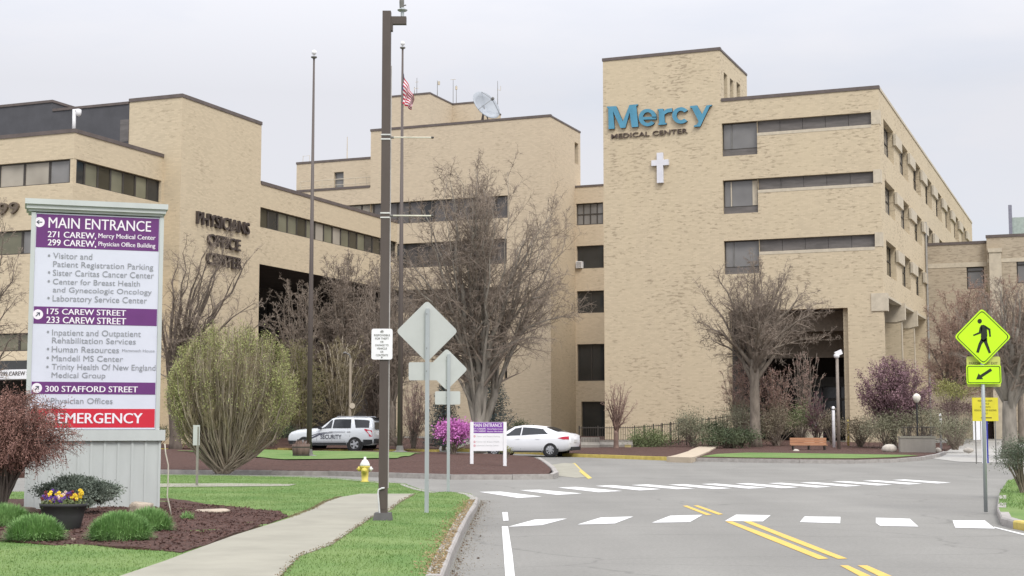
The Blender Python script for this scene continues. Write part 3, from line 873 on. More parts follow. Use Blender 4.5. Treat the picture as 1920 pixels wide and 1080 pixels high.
for bi, h in enumerate(bands):
    n = 15; s0, s1 = h[0], h[1]
    for k in range(n):
        hh = [s0 + (s1 - s0) * k / n, s0 + (s1 - s0) * (k + 1) / n, h[2], h[3], h[4]]
        window(mid, 'F', bC, hh, cols=1, gm=[GL_M, GL_D, GL_M, GL_M, GL_M][(k * 7 + bi) % 5] if not (bi == 0 and k < 4) else BLIND_P, fm=FRAME, bar=.07)
window(mid, 'F', bC, slot, gm=GL_D); window(mid, 'S', aC, sidew, rail=.5, gm=GL_D, bar=.1)
# terrace room on the left, behind the parapet
bL = bC + 5.0
aL0 = SF(556, 330, bL)[0]; aL1 = SF(697, 330, bL)[0]; zL = SF(690, 297.5, bL)[1]
w = MB(); dr = hole_px('F', bL, 626.5, 323, 644, 353, .3)
dr[2] = max(dr[2], zCt + .05)
block(w, aL0, aC0 - .01, bL, bC1 - .02, zCt + .01, zL, front=[dr]); w.build('wall', BR_C, mid)
window(mid, 'F', bL, dr, rail=.55, gm=GL_G, fm=FRAMEG, bar=.1, name='door')
cp = MB(); coping(cp, 'F', bL, aL0 - .05, aC0 - .02, zL); cp.build('coping', COPING, mid)
p = MB()
for k in range(8):
    a = aL0 + 3 + k * 1.1
    if a < aC0 - .3: p.path([S(a, bC + .6, zCt), S(a, bC + .6, zCt + 1.0)], .03, 4)
p.path([S(aL0 + 3, bC + .6, zCt + 1.0), S(aC0 - .1, bC + .6, zCt + 1.0)], .03, 4); p.path([S(aL0 + 3, bC + .6, zCt + .5), S(aC0 - .1, bC + .6, zCt + .5)], .025, 4)
p.build('railing', STONE, mid)
p = MB(); p.path([S(SF(641, 290, bL)[0], bL + 1, zL), S(SF(641, 290, bL)[0], bL + 1, zL + 2.4)], [.05, .03], 5); p.build('vent_mast', STONE, mid)
p = MB()
ax = SF(563, 300, bL)[0]
p.path([S(ax, bL + .5, zL), S(ax, bL + .5, zL + .8), S(ax + .7, bL + .5, zL + .8), S(ax + .7, bL + .5, zL)], .025, 4); p.build('roof_ladder_rail', STONE, mid)
# penthouse in two steps
bP = bC + 3.0
aP0 = SF(733, 220, bP)[0]; aP1 = SF(806, 200, bP)[0]; zP = SF(806, 175, bP)[1]; bP1 = SS(849, 197, aP1)[0]
aQ1 = SF(893, 200, bP1)[0]; zQ = SF(893, 192, bP1)[1]; bQ2 = SS(939, 205, aQ1)[0]
w = MB(); block(w, aP0, aP1, bP, bP1 + .5, zC + .005, zP); block(w, aP1 + .004, aQ1, bP1, max(bQ2, bP1 + 4), zC + .006, zQ); w.build('penthouse_wall', BR_C, mid)
cp = MB(); coping(cp, 'F', bP, aP0 - .04, aP1 + .04, zP, .2); coping(cp, 'S', aP1, bP + .31, bP1, zP, .18); coping(cp, 'F', bP1, aP1 + .04, aQ1 + .04, zQ, .2); coping(cp, 'S', aQ1, bP1 + .31, bQ2, zQ, .18)
cp.build('coping', COPING, mid)
# link with stacked windows between the two blocks
bK = SS(1079, 500, aC)[0]
aK0 = aC; aK1 = SF(1140, 500, bK)[0]; zK = SF(1105, 349.5, bK)[1]
hs = []
for x0, y0, x1, y1 in ((1080, 382, 1131, 420), (1081, 461.5, 1132, 502), (1081.5, 546, 1132.5, 586), (1082, 645.5, 1133.5, 714), (1090, 753, 1135, 828)):
    hs.append(hole_px('F', bK, x0, y0, x1, y1, .3))
w = MB(); facade(w, 'F', bK, aK0, aK1, 0, zK, hs)
w.quad(S(aK0, bK, zK), S(aK1, bK, zK), S(aK1, bC1 + 4, zK), S(aK0, bC1 + 4, zK)); w.build('link_wall', BR_C, mid)
cp = MB(); coping(cp, 'F', bK, aK0 + .01, aK1, zK, .24); cp.build('coping', COPING, mid)
for i, h in enumerate(hs):
    window(mid, 'F', bK, h, cols=(4, 1, 2, 2, 1)[i], rail=.5 if i == 0 else None, gm=[GL_G, GL_D, GL_D, GL_D, GL_D][i], bar=.09)
p = MB()
h = hs[1]; fbox(p, 'F', bK, h[0] + .02, h[0] + .55, h[2] + .05, h[2] + .62, -.25, .2); ac = p.build('air_conditioner', WHITE, mid)
p = MB()
for k in range(5): fbox(p, 'F', bK, h[0] + .06, h[0] + .51, h[2] + .1 + .1 * k, h[2] + .15 + .1 * k, -.262, -.251)
p.build('grille', FRAMEG, ac)

# satellite dish on the roof
DISHM = mat("pale_grey_dish", (.33, .355, .385), .5, .05, 2)
dp = thing("satellite_dish", "large grey satellite dish tilted upward on the flat roof", "satellite dish", S(SF(905, 226, bC + 2)[0], bC + 2.0, zC), SROT)
c = Vector(S(SF(912, 197, bC + 2)[0], bC + 2.0, SF(912, 197, bC + 2)[1]))
ax = (Vector((.60, -.66, .46))).normalized()
u = ax.cross(Vector((0, 0, 1))).normalized(); v = u.cross(ax)
mb = MB(); n = 28; R = 1.42
rings = []
for rr, off in ((0.02, -.42), (.35, -.395), (.7, -.32), (1.05, -.19), (1.42, 0)):
    rings.append((rr, off))
base = 0
for rr, off in rings:
    for j in range(n):
        t = 2 * math.pi * j / n
        mb.v.append(tuple(c + u * (rr * math.cos(t)) + v * (rr * math.sin(t)) + ax * off))
for k in range(len(rings) - 1):
    for j in range(n):
        mb.f.append((k * n + j, k * n + (j + 1) % n, (k + 1) * n + (j + 1) % n, (k + 1) * n + j))
o = mb.build('reflector', DISHM, dp, smooth=True)
md = o.modifiers.new("t", 'SOLIDIFY'); md.thickness = .05
p = MB()
for t in (90, 210, 330):
    q = c + u * (R * math.cos(math.radians(t))) + v * (R * math.sin(math.radians(t)))
    p.path([q, c + ax * .85], .022, 4)
p.obox(c + ax * .9, u * .09, v * .09, ax * .14)
p.build('feed_arm', FRAMEG, dp)
p = MB(); bs = S(SF(905, 226, bC + 2)[0], bC + 2.0, zC)
p.path([bs, c - ax * .42], .07, 6); p.path([bs + RV * .7, c - ax * .38], .05, 5); p.path([bs - RV * .5 + BV * .6, c - ax * .38], .05, 5)
p.build('mount', COPING, dp)
# roof aerials
for i, (x, yb, yt, lab) in enumerate(((777, 177, 163, "short whip aerial left of its taller neighbour on the penthouse roof"), (781.5, 176, 146, "slim aerial with crossbars beside the flag on the penthouse roof"), (820, 178, 151, "aerial with a small panel on the penthouse roof above its corner"), (849.5, 197, 149, "tall thin aerial with a tiny top bar on the lower penthouse"), (855.5, 196, 160, "aerial with a small drum on the lower penthouse, beside the tall thin one"), (933, 203, 152, "aerial with a side bracket behind the satellite dish"))):
    bb = bP + 1.5 if i < 3 else bP1 + 1.5
    aa = SF(x, yb, bb)[0]; z0 = (zP if i < 3 else zQ); z1 = SF(x, yt, bb)[1]
    r = thing("roof_aerial", lab, "aerial", S(aa, bb, z0), SROT, "aerials on the middle roof")
    p = MB(); p.path([S(aa, bb, z0), S(aa, bb, z1)], [.035, .02], 5); p.build('mast', FRAMEG, r)
    p = MB()
    if i == 1:
        for q in (.5, .8): p.path([S(aa - .15, bb, z0 + (z1 - z0) * q), S(aa + .15, bb, z0 + (z1 - z0) * q)], .02, 4)
    elif i in (2, 4): p.lathe([(.1, 0), (.1, .3)], S(aa + (.15 if i == 2 else 0), bb, z1 - .4), 8)
    elif i == 3: p.path([S(aa - .25, bb, z1), S(aa + .25, bb, z1)], .02, 4)
    elif i == 5: p.path([S(aa, bb, z1 - .8), S(aa + .3, bb, z1 - .9), S(aa + .3, bb, z1 - .5)], .025, 4)
    else: p.lathe([(.03, 0), (.03, .2)], S(aa, bb, z1 - .3), 6)
    p.build('antenna', STONE, r)

# ------------------------------------------------------------------ office building on the left
P2 = D(342, 181, 88.0)
aO, bO = SA(P2)
off = thing("office_building", "tan brick offices with a windowless corner tower, dark rooftop screen and ribbon windows", "building", S(aO, bO, .3), SROT)
zO = SF(340, 181, bO)[1]
bO1 = SS(490.5, 236, aO)[0]
aO0 = SF(243, 193, bO)[0]
# left wing juts forward of the tower
aJ = SF(306, 320, bO)[0]
bJ, zJ = SS(140, 247, aJ)
aJ0 = aJ - 22.0
w = MB()
# tower
facade(w, 'F', bO, aO0, aO, 0, zO); facade(w, 'S', aO, bO, bO1, 0, zO)
w.quad(S(aO0, bO1, zJ), S(aO, bO1, zJ), S(aO, bO1, zO), S(aO0, bO1, zO)); w.quad(S(aO0, bO, zJ), S(aO0, bO1, zJ), S(aO0, bO1, zO), S(aO0, bO, zO))
# left wing
hF = []; hS = []
z1t = SS(140, 297, aJ)[1]; z1b = SS(140, 342.5, aJ)[1]
z2t = SF(52, 431, bJ)[1]; z2b = SF(52, 476, bJ)[1]
z3t = SF(48, 624, bJ)[1]; z3b = SF(48, 658, bJ)[1]
for zt, zb in ((z1t, z1b), (z2t, z2b)):
    hS.append([bJ + .02, bO - .15, zb, zt, .25])
for zt, zb in ((z1t, z1b), (z2t, z2b), (z3t, z3b)):
    hF.append([aJ0 + 1, aJ - .02, zb, zt, .25])
zcan0 = SF(40, 733, bJ)[1]
hF.append([aJ0 + 1, aJ - 1.5, .2, zcan0 + 1.6, 4.0])
facade(w, 'F', bJ, aJ0, aJ, 0, zJ, hF); facade(w, 'S', aJ, bJ, bO, 0, zJ, hS)
w.quad(S(aJ0, bJ, 0), S(aJ0, bO1, 0), S(aJ0, bO1, zJ), S(aJ0, bJ, zJ)); w.quad(S(aJ0, bO1, 0), S(aO0, bO1, 0), S(aO0, bO1, zJ), S(aJ0, bO1, zJ))
# right wing, along the tower's right face
zR = SS(493, 345.5, aO)[1]
bR1 = SS(745, 440, aO)[0]
zr1 = SS(492.5, 389, aO)[1]; zr0 = SS(492.5, 426.5, aO)[1]; zrec = SS(492.5, 496, aO)[1]
band = [bO1 + .02, bR1 - .05, zr0, zr1, .25]
facade(w, 'S', aO, bO1 + .0, bR1, zrec, zR, [band])
w.quad(S(aO, bR1, zrec), S(aO - 14, bR1, zrec), S(aO - 14, bR1, zR), S(aO, bR1, zR))
w.quad(S(aO - 14, bO1, zrec), S(aO - 14, bR1, zrec), S(aO - 14, bR1, zR), S(aO - 14, bO1, zR))
w.build('wall', BR_P, off)
rf = MB()
rf.quad(S(aO0, bO, zO), S(aO, bO, zO), S(aO, bO1, zO), S(aO0, bO1, zO)); rf.quad(S(aJ0, bJ, zJ), S(aJ, bJ, zJ), S(aJ, bO1, zJ), S(aJ0, bO1, zJ)); rf.quad(S(aO - 14, bO1, zR), S(aO, bO1, zR), S(aO, bR1, zR), S(aO - 14, bR1, zR))
rf.build('roof', ROOFM, off)
cp = MB(); coping(cp, 'F', bO, aO0 - .03, aO + .04, zO, .3); coping(cp, 'S', aO, bO + .31, bO1 + .03, zO, .3); coping(cp, 'F', bJ, aJ0, aJ + .04, zJ, .3); coping(cp, 'S', aJ, bJ + .31, bO, zJ, .3); coping(cp, 'S', aO, bO1 + .04, bR1, zR, .32)
cp.build('coping', COPING, off)
n = 7
for ri, h in enumerate(hS):
    for k in range(n):
        hh = [h[0] + (h[1] - h[0]) * k / n, h[0] + (h[1] - h[0]) * (k + 1) / n, h[2], h[3], h[4]]
        window(off, 'S', aJ, hh, gm=[GL_D, BLIND_O, GL_O, BLIND_O, GL_O, BLIND_O, GL_D][(k + ri) % 7], bar=.07)
for ri, h in enumerate(hF[:3]):
    wd = (hS[0][1] - hS[0][0]) / n; m_ = 7; wd = 1.75
    for k in range(m_):
        hh = [h[1] - wd * (k + 1), h[1] - wd * k, h[2], h[3], h[4]]
        window(off, 'F', bJ, hh, gm=([BLIND_P, BLIND_P, BLIND_P, GL_G] if ri == 0 else [BLIND_O, GL_O, GL_G, BLIND_O])[(k + ri) % 4] if not (ri == 0 and k == 0) else GL_G, bar=.07)
    p = MB(); fbox(p, 'F', bJ, h[0], h[1] - wd * m_, h[2] + .002, h[3] - .002, .2, .24); p.build('ribbon_glazing', GL_G, off)
n = 16
gl16 = [GL_O, GL_D, BLIND_O, BLIND_O, GL_O, BLIND_O, BLIND_P, BLIND_O, BLIND_P, BLIND_O, GL_O, BLIND_O, GL_D, GL_O, GL_O, GL_D]
for k in range(n):
    hh = [band[0] + (band[1] - band[0]) * k / n, band[0] + (band[1] - band[0]) * (k + 1) / n, band[2], band[3], band[4]]
    window(off, 'S', aO, hh, gm=gl16[k], bar=.07)
# shaded undercroft below the right wing
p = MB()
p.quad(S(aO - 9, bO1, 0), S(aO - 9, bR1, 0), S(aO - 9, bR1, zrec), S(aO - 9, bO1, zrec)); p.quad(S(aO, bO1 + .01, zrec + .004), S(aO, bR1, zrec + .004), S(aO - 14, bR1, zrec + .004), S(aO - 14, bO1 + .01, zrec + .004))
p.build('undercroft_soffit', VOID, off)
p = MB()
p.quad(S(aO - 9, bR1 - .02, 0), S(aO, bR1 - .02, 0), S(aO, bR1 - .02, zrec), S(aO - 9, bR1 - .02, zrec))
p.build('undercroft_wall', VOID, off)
p = MB()
for k in range(4):
    for j in range(9):
        b = bO1 + .6 + j * 1.9
        fbox(p, 'S', aO - 8.9, b, b + 1.7, .6 + k * 2.7, 2.9 + k * 2.7, 0, .05)
p.build('undercroft_glazing', GL_D, off)
# roof screen
bS_ = bO - .02
zs1 = SF(243, 195, bS_ - .0)[1]; aS1 = SF(243.5, 230, bS_)[0]; aS0 = SF(98, 206, bS_)[0]; zs2 = SF(98, 192, bS_)[1]
p = MB()
def scr(a0_, a1_, z1_):
    fbox(p, 'F', bS_, a0_, a1_, zJ - .02, z1_, 0, 5)
scr(aS0 + .004, aO0 - .006, zs1); scr(aJ0 + 2, aS0, zs2)
p.build('roof_screen', SCREEN, off)
p = MB(); fbox(p, 'F', bS_, aS0 + .06, aO0 - .04, zs1 + .002, zs1 + .16, -.06, 5.1); fbox(p, 'F', bS_, aJ0 + 2, aS0 + .05, zs2 + .002, zs2 + .16, -.06, 5.1); p.build('coping', COPING, off)
p = MB(); a_, z_ = SF(226, 225, bS_); a2_, z2_ = SF(241, 265, bS_); fbox(p, 'F', bS_, a_, a2_, z2_, z_, -.03, -.002); p.build('vent_panel', LOUV, off)
# canopy with address
za = SF(40, 692.5, bJ - 1.5)[1]; zb_ = SF(40, 710.5, bJ - 1.5)[1]
p = MB(); fbox(p, 'F', bJ - 1.5, aJ0, SF(110, 700, bJ - 1.5)[0], zb_, za, 0, 1.49); cn = p.build('canopy', WHITE, off)
p = MB()
a0_, z0_ = SF(1.5, 704.5, bJ - 1.5); a1_ = SF(52.5, 704.5, bJ - 1.5)[0]; zc2 = SF(1.5, 697, bJ - 1.5)[1]
put_text(p, "299 CAREW ST", S(a0_, bJ - 1.5, z0_), RV, (0, 0, 1), -BV, (a1_ - a0_) * 1.12, zc2 - z0_, .03, 0, .01); p.build('lettering', DARKL, cn)
p = MB(); zu = SF(40, 676, bJ)[1]
fbox(p, 'F', bJ, aJ0 + 1.2, aJ - .3, za + .05, zu, -.06, -.003); p.build('transom_glazing', GL_D, off)
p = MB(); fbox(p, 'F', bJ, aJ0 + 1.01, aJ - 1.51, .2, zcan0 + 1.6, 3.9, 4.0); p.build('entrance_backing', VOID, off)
# raised lettering on the tower's right face, and the number on the left wing
tl = thing("building_sign", "three lines of dark raised capitals on the smooth brick office tower", "sign", S(aO + .02, SS(440, 470, aO)[0], SS(440, 470, aO)[1]), SROT)
for st, xl, yl, xr, yr, cl_, cr_ in (("PHYSICIANS", 366.5, 421, 464.5, 439, 397.5, 419), ("OFFICE", 387, 459, 447.5, 472, 437, 451), ("CENTER", 384.5, 495, 450.5, 506, 472.5, 484)):
    b0_, z0_ = SS(xl, yl, aO); b1_, z1_ = SS(xr, yr, aO); zc_ = SS(xl, cl_, aO)[1]
    mb = MB(); put_text(mb, st, S(aO, b0_, (z0_ + z1_) / 2), BV, (0, 0, 1), RV, b1_ - b0_, zc_ - z0_, .01, .09, .09)
    mb.build('lettering', DARKL, tl)
ns = thing("building_number", "dark raised address number on the brick above the lower left windows", "sign", S(SF(10, 404, bJ)[0], bJ - .02, SF(10, 404, bJ)[1]), SROT)
a0_, z0_ = SF(-22, 404.5, bJ); a1_, z1_ = SF(37, 403, bJ); zc_ = SF(10, 381, bJ)[1]
mb = MB(); put_text(mb, "299", S(a0_, bJ, z0_), RV, (0, 0, 1), -BV, a1_ - a0_, zc_ - z0_, .012, .08, .08); mb.build('lettering', mat("weathered_bronze_letter", (.13, .10, .075), .6), ns)
# camera on its roof bracket
sc_ = thing("security_camera", "white security camera on a bent post at the corner of the office roof", "camera", S(SF(139, 240, bJ + .3)[0], bJ + .3, zJ), SROT)
q0 = S(SF(138.5, 240, bJ + .3)[0], bJ + .3, zJ); zt_ = SF(139, 207, bJ + .3)[1]
p = MB(); p.path([q0, (q0.x, q0.y, zt_)], .1, 8); p.path([Vector((q0.x, q0.y, zt_)) - RV * .1, Vector((q0.x, q0.y, zt_)) + RV * .3], .07, 6); p.build('post', WHITE, sc_, smooth=True)
p = MB(); e_ = Vector((q0.x, q0.y, zt_)) + RV * .3; p.lathe([(.02, -.36), (.13, -.3), (.15, -.15), (.15, 0), (.06, .05)], e_, 12); p.build('camera_head', WHITE, sc_, smooth=True)

# ------------------------------------------------------------------ annex on the right
bA = bM + (SS(1735, 460, aM)[0] - bM)
an = thing("annex_building", "weathered brick annex with pale pilaster and two storeys, at the right edge", "building", S(aM + .05, bA, .6), SROT)
aA0 = aM - .01; aA1 = SF(1850.5, 450, bA)[0]; aA2 = aA1 + 22
zA1 = SF(1790, 458, bA)[1]; zA2 = SF(1853, 445, bA - .6)[1]
w = MB()
hA = [hole_px('F', bA, 1812, 500.5, 1846, 541, .25), hole_px('F', bA, 1812, 600, 1846, 642, .25)]
facade(w, 'F', bA, aA0, aA1, 0, zA1, hA)
bB = bA - .6
hB = [hole_px('F', bB, 1905.5, 488, 1960, 529.5, .25), hole_px('F', bB, 1905.5, 596, 1960, 640, .25), hole_px('F', bB, 1838, 783, 1866, 826, .5)]
facade(w, 'F', bB, aA1, aA2, 0, zA2, hB)
w.quad(S(aA1, bB, 0), S(aA1, bA + 9, 0), S(aA1, bA + 9, zA2), S(aA1, bB, zA2)); w.quad(S(aA2, bB, 0), S(aA2, bA + 9, 0), S(aA2, bA + 9, zA2), S(aA2, bB, zA2))
w.quad(S(aA1, bA + 9, 0), S(aA2, bA + 9, 0), S(aA2, bA + 9, zA2), S(aA1, bA + 9, zA2))
w.build('wall', BR_A, an)
rf = MB(); rf.quad(S(aA0 + .02, bA, zA1), S(aA1, bA, zA1), S(aA1, bA + 9, zA1), S(aA0 + .02, bA + 9, zA1)); rf.quad(S(aA1, bB, zA2), S(aA2, bB, zA2), S(aA2, bA + 9, zA2), S(aA1, bA + 9, zA2)); rf.build('roof', ROOFM, an)
cp = MB(); coping(cp, 'F', bA, aA0 + .06, aA1 - .06, zA1, .3); coping(cp, 'F', bB, aA1 - .05, aA2, zA2, .3); cp.build('coping', COPING, an)
p = MB()
zb1 = SF(1790, 493, bA)[1]; zb0 = SF(1790, 501.5, bA)[1]; fbox(p, 'F', bA, aA0 + .06, aA1 - .06, zb0, zb1, -.03, -.003); zb1 = SF(1890, 484, bB)[1]; fbox(p, 'F', bB, aA1 + .01, aA2, zb1 - .3, zb1, -.03, -.003)
p.build('string_course', STONE, an)
p = MB(); s0, z1_ = SF(1854.5, 474, bB); s1, z0_ = SF(1879, 527, bB)
fbox(p, 'F', bB, s0, s1, 0, z1_, -.25, -.035); p.build('pilaster', STONE, an)
p = MB(); fbox(p, 'F', bB, s0 - .06, s1 + .06, z1_ + .002, z1_ + .3, -.32, -.035); p.build('pilaster_cap', STONE, an)
for h in hA + hB[:2]:
    window(an, 'F', bA if h in hA else bB, h, cols=1, rail=.8, gm=GL_G, bar=.09)
window(an, 'F', bB, hB[2], gm=mat("brown_door", (.035, .02, .018), .6), bar=.1, name='door')
# glazed plant room on the annex roof
p = MB(); a0_, z1_ = SF(1897, 408, bB + 4); fbox(p, 'F', bB + 4, a0_, a0_ + 8, zA2, z1_, 0, 4); p.build('plant_room', mat("pale_green_panel", (.36, .42, .38), .5), an)
p = MB(); a0_, z1_ = SF(1890.5, 385, bB + 4); a1_ = SF(1897, 385, bB + 4)[0]; fbox(p, 'F', bB + 4, a0_, a1_ - .01, zA2, z1_, -.2, .3); p.build('flue', mat("grey_blue_flue", (.22, .22, .27), .5), an)
# ------------------------------------------------------------------ the large directory sign
PURP = mat("purple_sign_band", (.135, .035, .17), .5, .06, 2)
REDB = mat("red_sign_band", (.56, .022, .045), .5, .05, 2)
PANEL = mat("pale_lavender_panel", (.61, .63, .72), .45, .03, 2)
SGREY = mat("weathered_pale_grey_paint", (.49, .52, .51), .7, .06, 1.5, stretch=(1, 1, .3))
GREYT = mat("grey_sign_lettering", (.27, .28, .305), .6, .05, 3)
WLET = mat("white_sign_lettering", (.80, .76, .82), .5, .02, 3)
NAVY = mat("navy_arrow", (.03, .04, .07), .6, .05, 3)
class Plane:
    def __init__(s, P, dirv):
        s.P = Vector(P); s.d = Vector(dirv).normalized(); s.n = Vector((s.d.y, -s.d.x, 0))     # normal towards the viewer
    def at(s, px, py):
        r = ray(px, py); o = Vector((0, 0, EYE))
        t = (s.P - o).dot(s.n) / r.dot(s.n)
        q = o + r * t
        return (q - s.P).dot(s.d), q.z
    def w(s, u, z, out=0.0):
        q = s.P + s.d * u + s.n * out
        return Vector((q.x, q.y, z))
    def box(s, mb, u0, u1, z0, z1, o0, o1):
        mb.hexa([s.w(u, z, o) for z in (z0, z1) for u, o in ((u0, o0), (u1, o0), (u1, o1), (u0, o1))])
    def text(s, mb, st, xl, yl, xr, captop, bold=0.0, out=.012):
        u0, z0 = s.at(xl, yl); u1, _ = s.at(xr, yl); _, zc = s.at(xl, captop)
        put_text(mb, st, s.w(u0, z0), s.d, (0, 0, 1), s.n, u1 - u0, zc - z0, bold, 0, out)
def disc_arrow(pl, par, cx, cy, r, ang, m1, m2, out=.008):
    u, z = pl.at(cx, cy); rr = pl.at(cx + r, cy)[0] - u
    mb = MB(); mb.poly([pl.w(u + rr * math.cos(t * math.pi / 14), z + rr * math.sin(t * math.pi / 14), out) for t in range(28)])
    o = mb.build('arrow_disc', m1, par)
    ca, sa = math.cos(ang), math.sin(ang)
    def q(x, y): return pl.w(u + rr * (x * ca - y * sa), z + rr * (x * sa + y * ca), out + .003)
    mb = MB()
    mb.poly([q(-.55, -.09), q(.3, -.09), q(.3, .09), q(-.55, .09)])
    mb.poly([q(.6, 0), q(.08, .46), q(-.02, .33), q(.36, 0)]); mb.poly([q(.6, 0), q(.36, 0), q(-.02, -.33), q(.08, -.46)])
    mb.build('arrow', m2, o)
Ps = G(299.5, 953, H1)
pl = Plane(Ps, (.9505, .3107, 0))
ms = thing("monument_sign", "tall pale grey directory sign with purple and red bands beside the planting bed", "sign", Ps, math.atan2(.3107, .9505))
u0 = pl.at(47, 800)[0]; u1 = 0.0
zl0 = pl.at(300, 826)[1]; zl1 = pl.at(300, 806)[1]
DEP = .55
mb = MB(); pl.box(mb, u0 + .02, u1, H1 - .05, zl0 - .003, -DEP, -.02); base_o = mb.build('base', SGREY, ms)
mb = MB(); k = 0
xs = [46, 60, 84, 112, 138, 162, 187, 213, 239, 264, 290]
for x in xs:
    u = pl.at(x + 8, 900)[0]
    pl.box(mb, u - .02, u + .02, H1, zl0 - .004, -.021, .0)
mb.build('siding_batten', SGREY, base_o)
mb = MB(); pl.box(mb, pl.at(49, 815)[0], pl.at(309.5, 815)[0], zl0, zl1, -DEP - .05, .05); mb.build('ledge', SGREY, ms)
ztop = pl.at(180, 402.5)[1]
up0, up1 = pl.at(53, 600)[0], pl.at(303.5, 600)[0]
mb = MB(); pl.box(mb, up0, up1, zl1 + .002, ztop, -DEP + .05, -.02); mb.build('body', SGREY, ms)
mb = MB()
for x0, x1, za, zb in ((up0, up0 + .075, zl1 + .002, ztop - .002), (up1 - .075, up1 - .002, zl1 + .002, ztop - .002)):
    pl.box(mb, x0 + .001, x1, za, zb, -.019, .022)
mb.build('side_post', SGREY, ms)
mb = MB()
zt0, zt1, zt2, zt3 = pl.at(180, 401.5)[1], pl.at(180, 396.5)[1], pl.at(180, 389)[1], pl.at(180, 379)[1]
ul, ur = pl.at(47, 385)[0], pl.at(314.5, 385)[0]
pl.box(mb, ul + .06, ur - .08, zt0 + .003, zt1, -DEP, .04); pl.box(mb, ul + .025, ur - .035, zt1 + .001, zt2, -DEP - .04, .09); pl.box(mb, ul, ur, zt2 + .001, zt3, -DEP - .08, .13)
mb.build('cap', SGREY, ms)
pu0, pu1 = up0 + .077, up1 - .077
mb = MB(); pl.box(mb, pu0, pu1, zl1 + .01, ztop - .01, -.018, .002); pn = mb.build('sign_panel', PANEL, ms)
def band_px(name, yl0, yr0, yl1, yr1, m):
    mb = MB(); z1 = (pl.at(60, yl0)[1] + pl.at(297, yr0)[1]) / 2; z0 = (pl.at(58, yl1)[1] + pl.at(297, yr1)[1]) / 2
    pl.box(mb, pu0 + .012, pu1 - .012, z0, z1, .003, .006)
    return mb.build(name, m, pn)
band_px('purple_band', 402, 409, 463.5, 471, PURP); band_px('purple_band', 575, 579, 607.5, 610.5, PURP); band_px('purple_band', 716, 717, 739, 739.5, PURP); band_px('red_band', 767, 766, 802, 801.5, REDB)
for a in (("MAIN ENTRANCE", 91, 427, 283, 407.5, .008), ("271 CAREW,", 89.5, 444.5, 180, 433.5, .02), ("Mercy Medical Center", 184.5, 446, 291.5, 437.5, .012), ("299 CAREW,", 89.5, 460, 180, 448.5, .02), ("Physician Office Building", 184.5, 461, 291, 453, .012),
          ("175 CAREW STREET", 88, 589, 236, 578.5, .02), ("233 CAREW STREET", 87, 605.5, 236, 593.5, .02), ("300 STAFFORD STREET", 85, 734.5, 258, 723.5, .02), ("EMERGENCY", 108.5, 793.5, 266.5, 774.5, .02)):
    wt = MB(); pl.text(wt, *a); wt.build('lettering', WLET, pn)
for a in (("Visitor and", 99.5, 484.5, 173, 473.5), ("Patient Registration Parking", 99.5, 500, 287.5, 489.5), ("Sister Caritas Cancer Center", 99, 516.5, 288.5, 505.5), ("Center for Breast Health", 99, 532.5, 262.5, 522.5), ("and Gynecologic Oncology", 99, 547.5, 284.5, 538), ("Laboratory Service Center", 98.5, 564.5, 275.5, 553.5),
          ("Inpatient and Outpatient", 97.5, 628.5, 264, 617.5), ("Rehabilitation Services", 97.5, 643, 254.5, 632.5), ("Human Resources", 97, 660, 223, 649), ("Mandell MS Center", 97, 676.5, 230.5, 666), ("Trinity Health Of New England", 97, 692.5, 291.5, 682), ("Medical Group", 96.5, 708, 197.5, 698), ("Physician Offices", 95, 756.5, 211, 746)):
    gt = MB(); pl.text(gt, *a, 0); gt.build('lettering', GREYT, pn)
gt = MB(); pl.text(gt, "Mammoth House", 229, 659.5, 290, 654.5, 0); gt.build('lettering', GREYT, pn)
for x, y in ((92, 479), (92, 510.5), (91.5, 527), (91, 558.5), (90, 622), (90, 654), (89.5, 670.5), (89, 687.5), (88, 751)):
    u, z = pl.at(x, y); r = .021
    gt = MB(); gt.poly([pl.w(u + r * math.cos(t * .785), z + r * math.sin(t * .785), .012) for t in range(8)]); gt.build('bullet', GREYT, pn)
for cx, cy, an_ in ((74, 416.5, math.pi), (71, 589.5, math.pi / 4), (69, 727.5, math.pi / 4), (94, 784, math.pi)):
    disc_arrow(pl, pn, cx, cy, 9.8, an_, WLET, NAVY if cy < 770 else REDB)

# ------------------------------------------------------------------ smaller entrance sign on the island
isz = .15
def isl_h(P): return gz(P.y) + isz + isl_mound(P.x, P.y)
Pq = GX(886, 51.0); Pq.z = isl_h(Pq) - .02
p2 = Plane(Pq, (.985, .17, 0))
s2 = thing("entrance_sign", "small white sign with a purple header on two posts in the mulch", "sign", Pq, math.atan2(.17, .985))
uA0, _ = p2.at(881.5, 830); uA1, _ = p2.at(887.5, 830); uB0, _ = p2.at(943.5, 830); uB1, _ = p2.at(949.5, 830)
zT_ = p2.at(915, 791.5)[1]; zM = p2.at(915, 812)[1]; zB = p2.at(915, 845.5)[1]
for a, b in ((uA0, uA1), (uB0, uB1)):
    mb = MB(); p2.box(mb, a, b, p2.P.z - .25, zT_ + .01, -.05, .05); mb.build('post', WHITE, s2)
mb = MB(); p2.box(mb, uA1 + .001, uB0 - .001, zB, zT_, -.02, .02); pn2 = mb.build('sign_panel', WHITE, s2)
mb = MB(); p2.box(mb, uA1 + .002, uB0 - .002, zM, zT_ - .01, .021, .026); mb.build('purple_band', mat("bright_purple_band", (.19, .045, .33), .5, .05, 2), pn2)
mb = MB()
for a in (("MAIN ENTRANCE", 887, 800.5, 941, 794, .012), ("271 CAREW,", 887, 805.5, 911, 802.5, .02), ("Mercy Medical Center", 913.5, 805.5, 943, 803, .015), ("299 CAREW,", 887, 810, 911, 807, .02), ("Physician Office Building", 913.5, 810.2, 943.5, 807.8, .015)):
    mb = MB(); p2.text(mb, *a, out=.03); mb.build('lettering', WLET, pn2)
mb = MB()
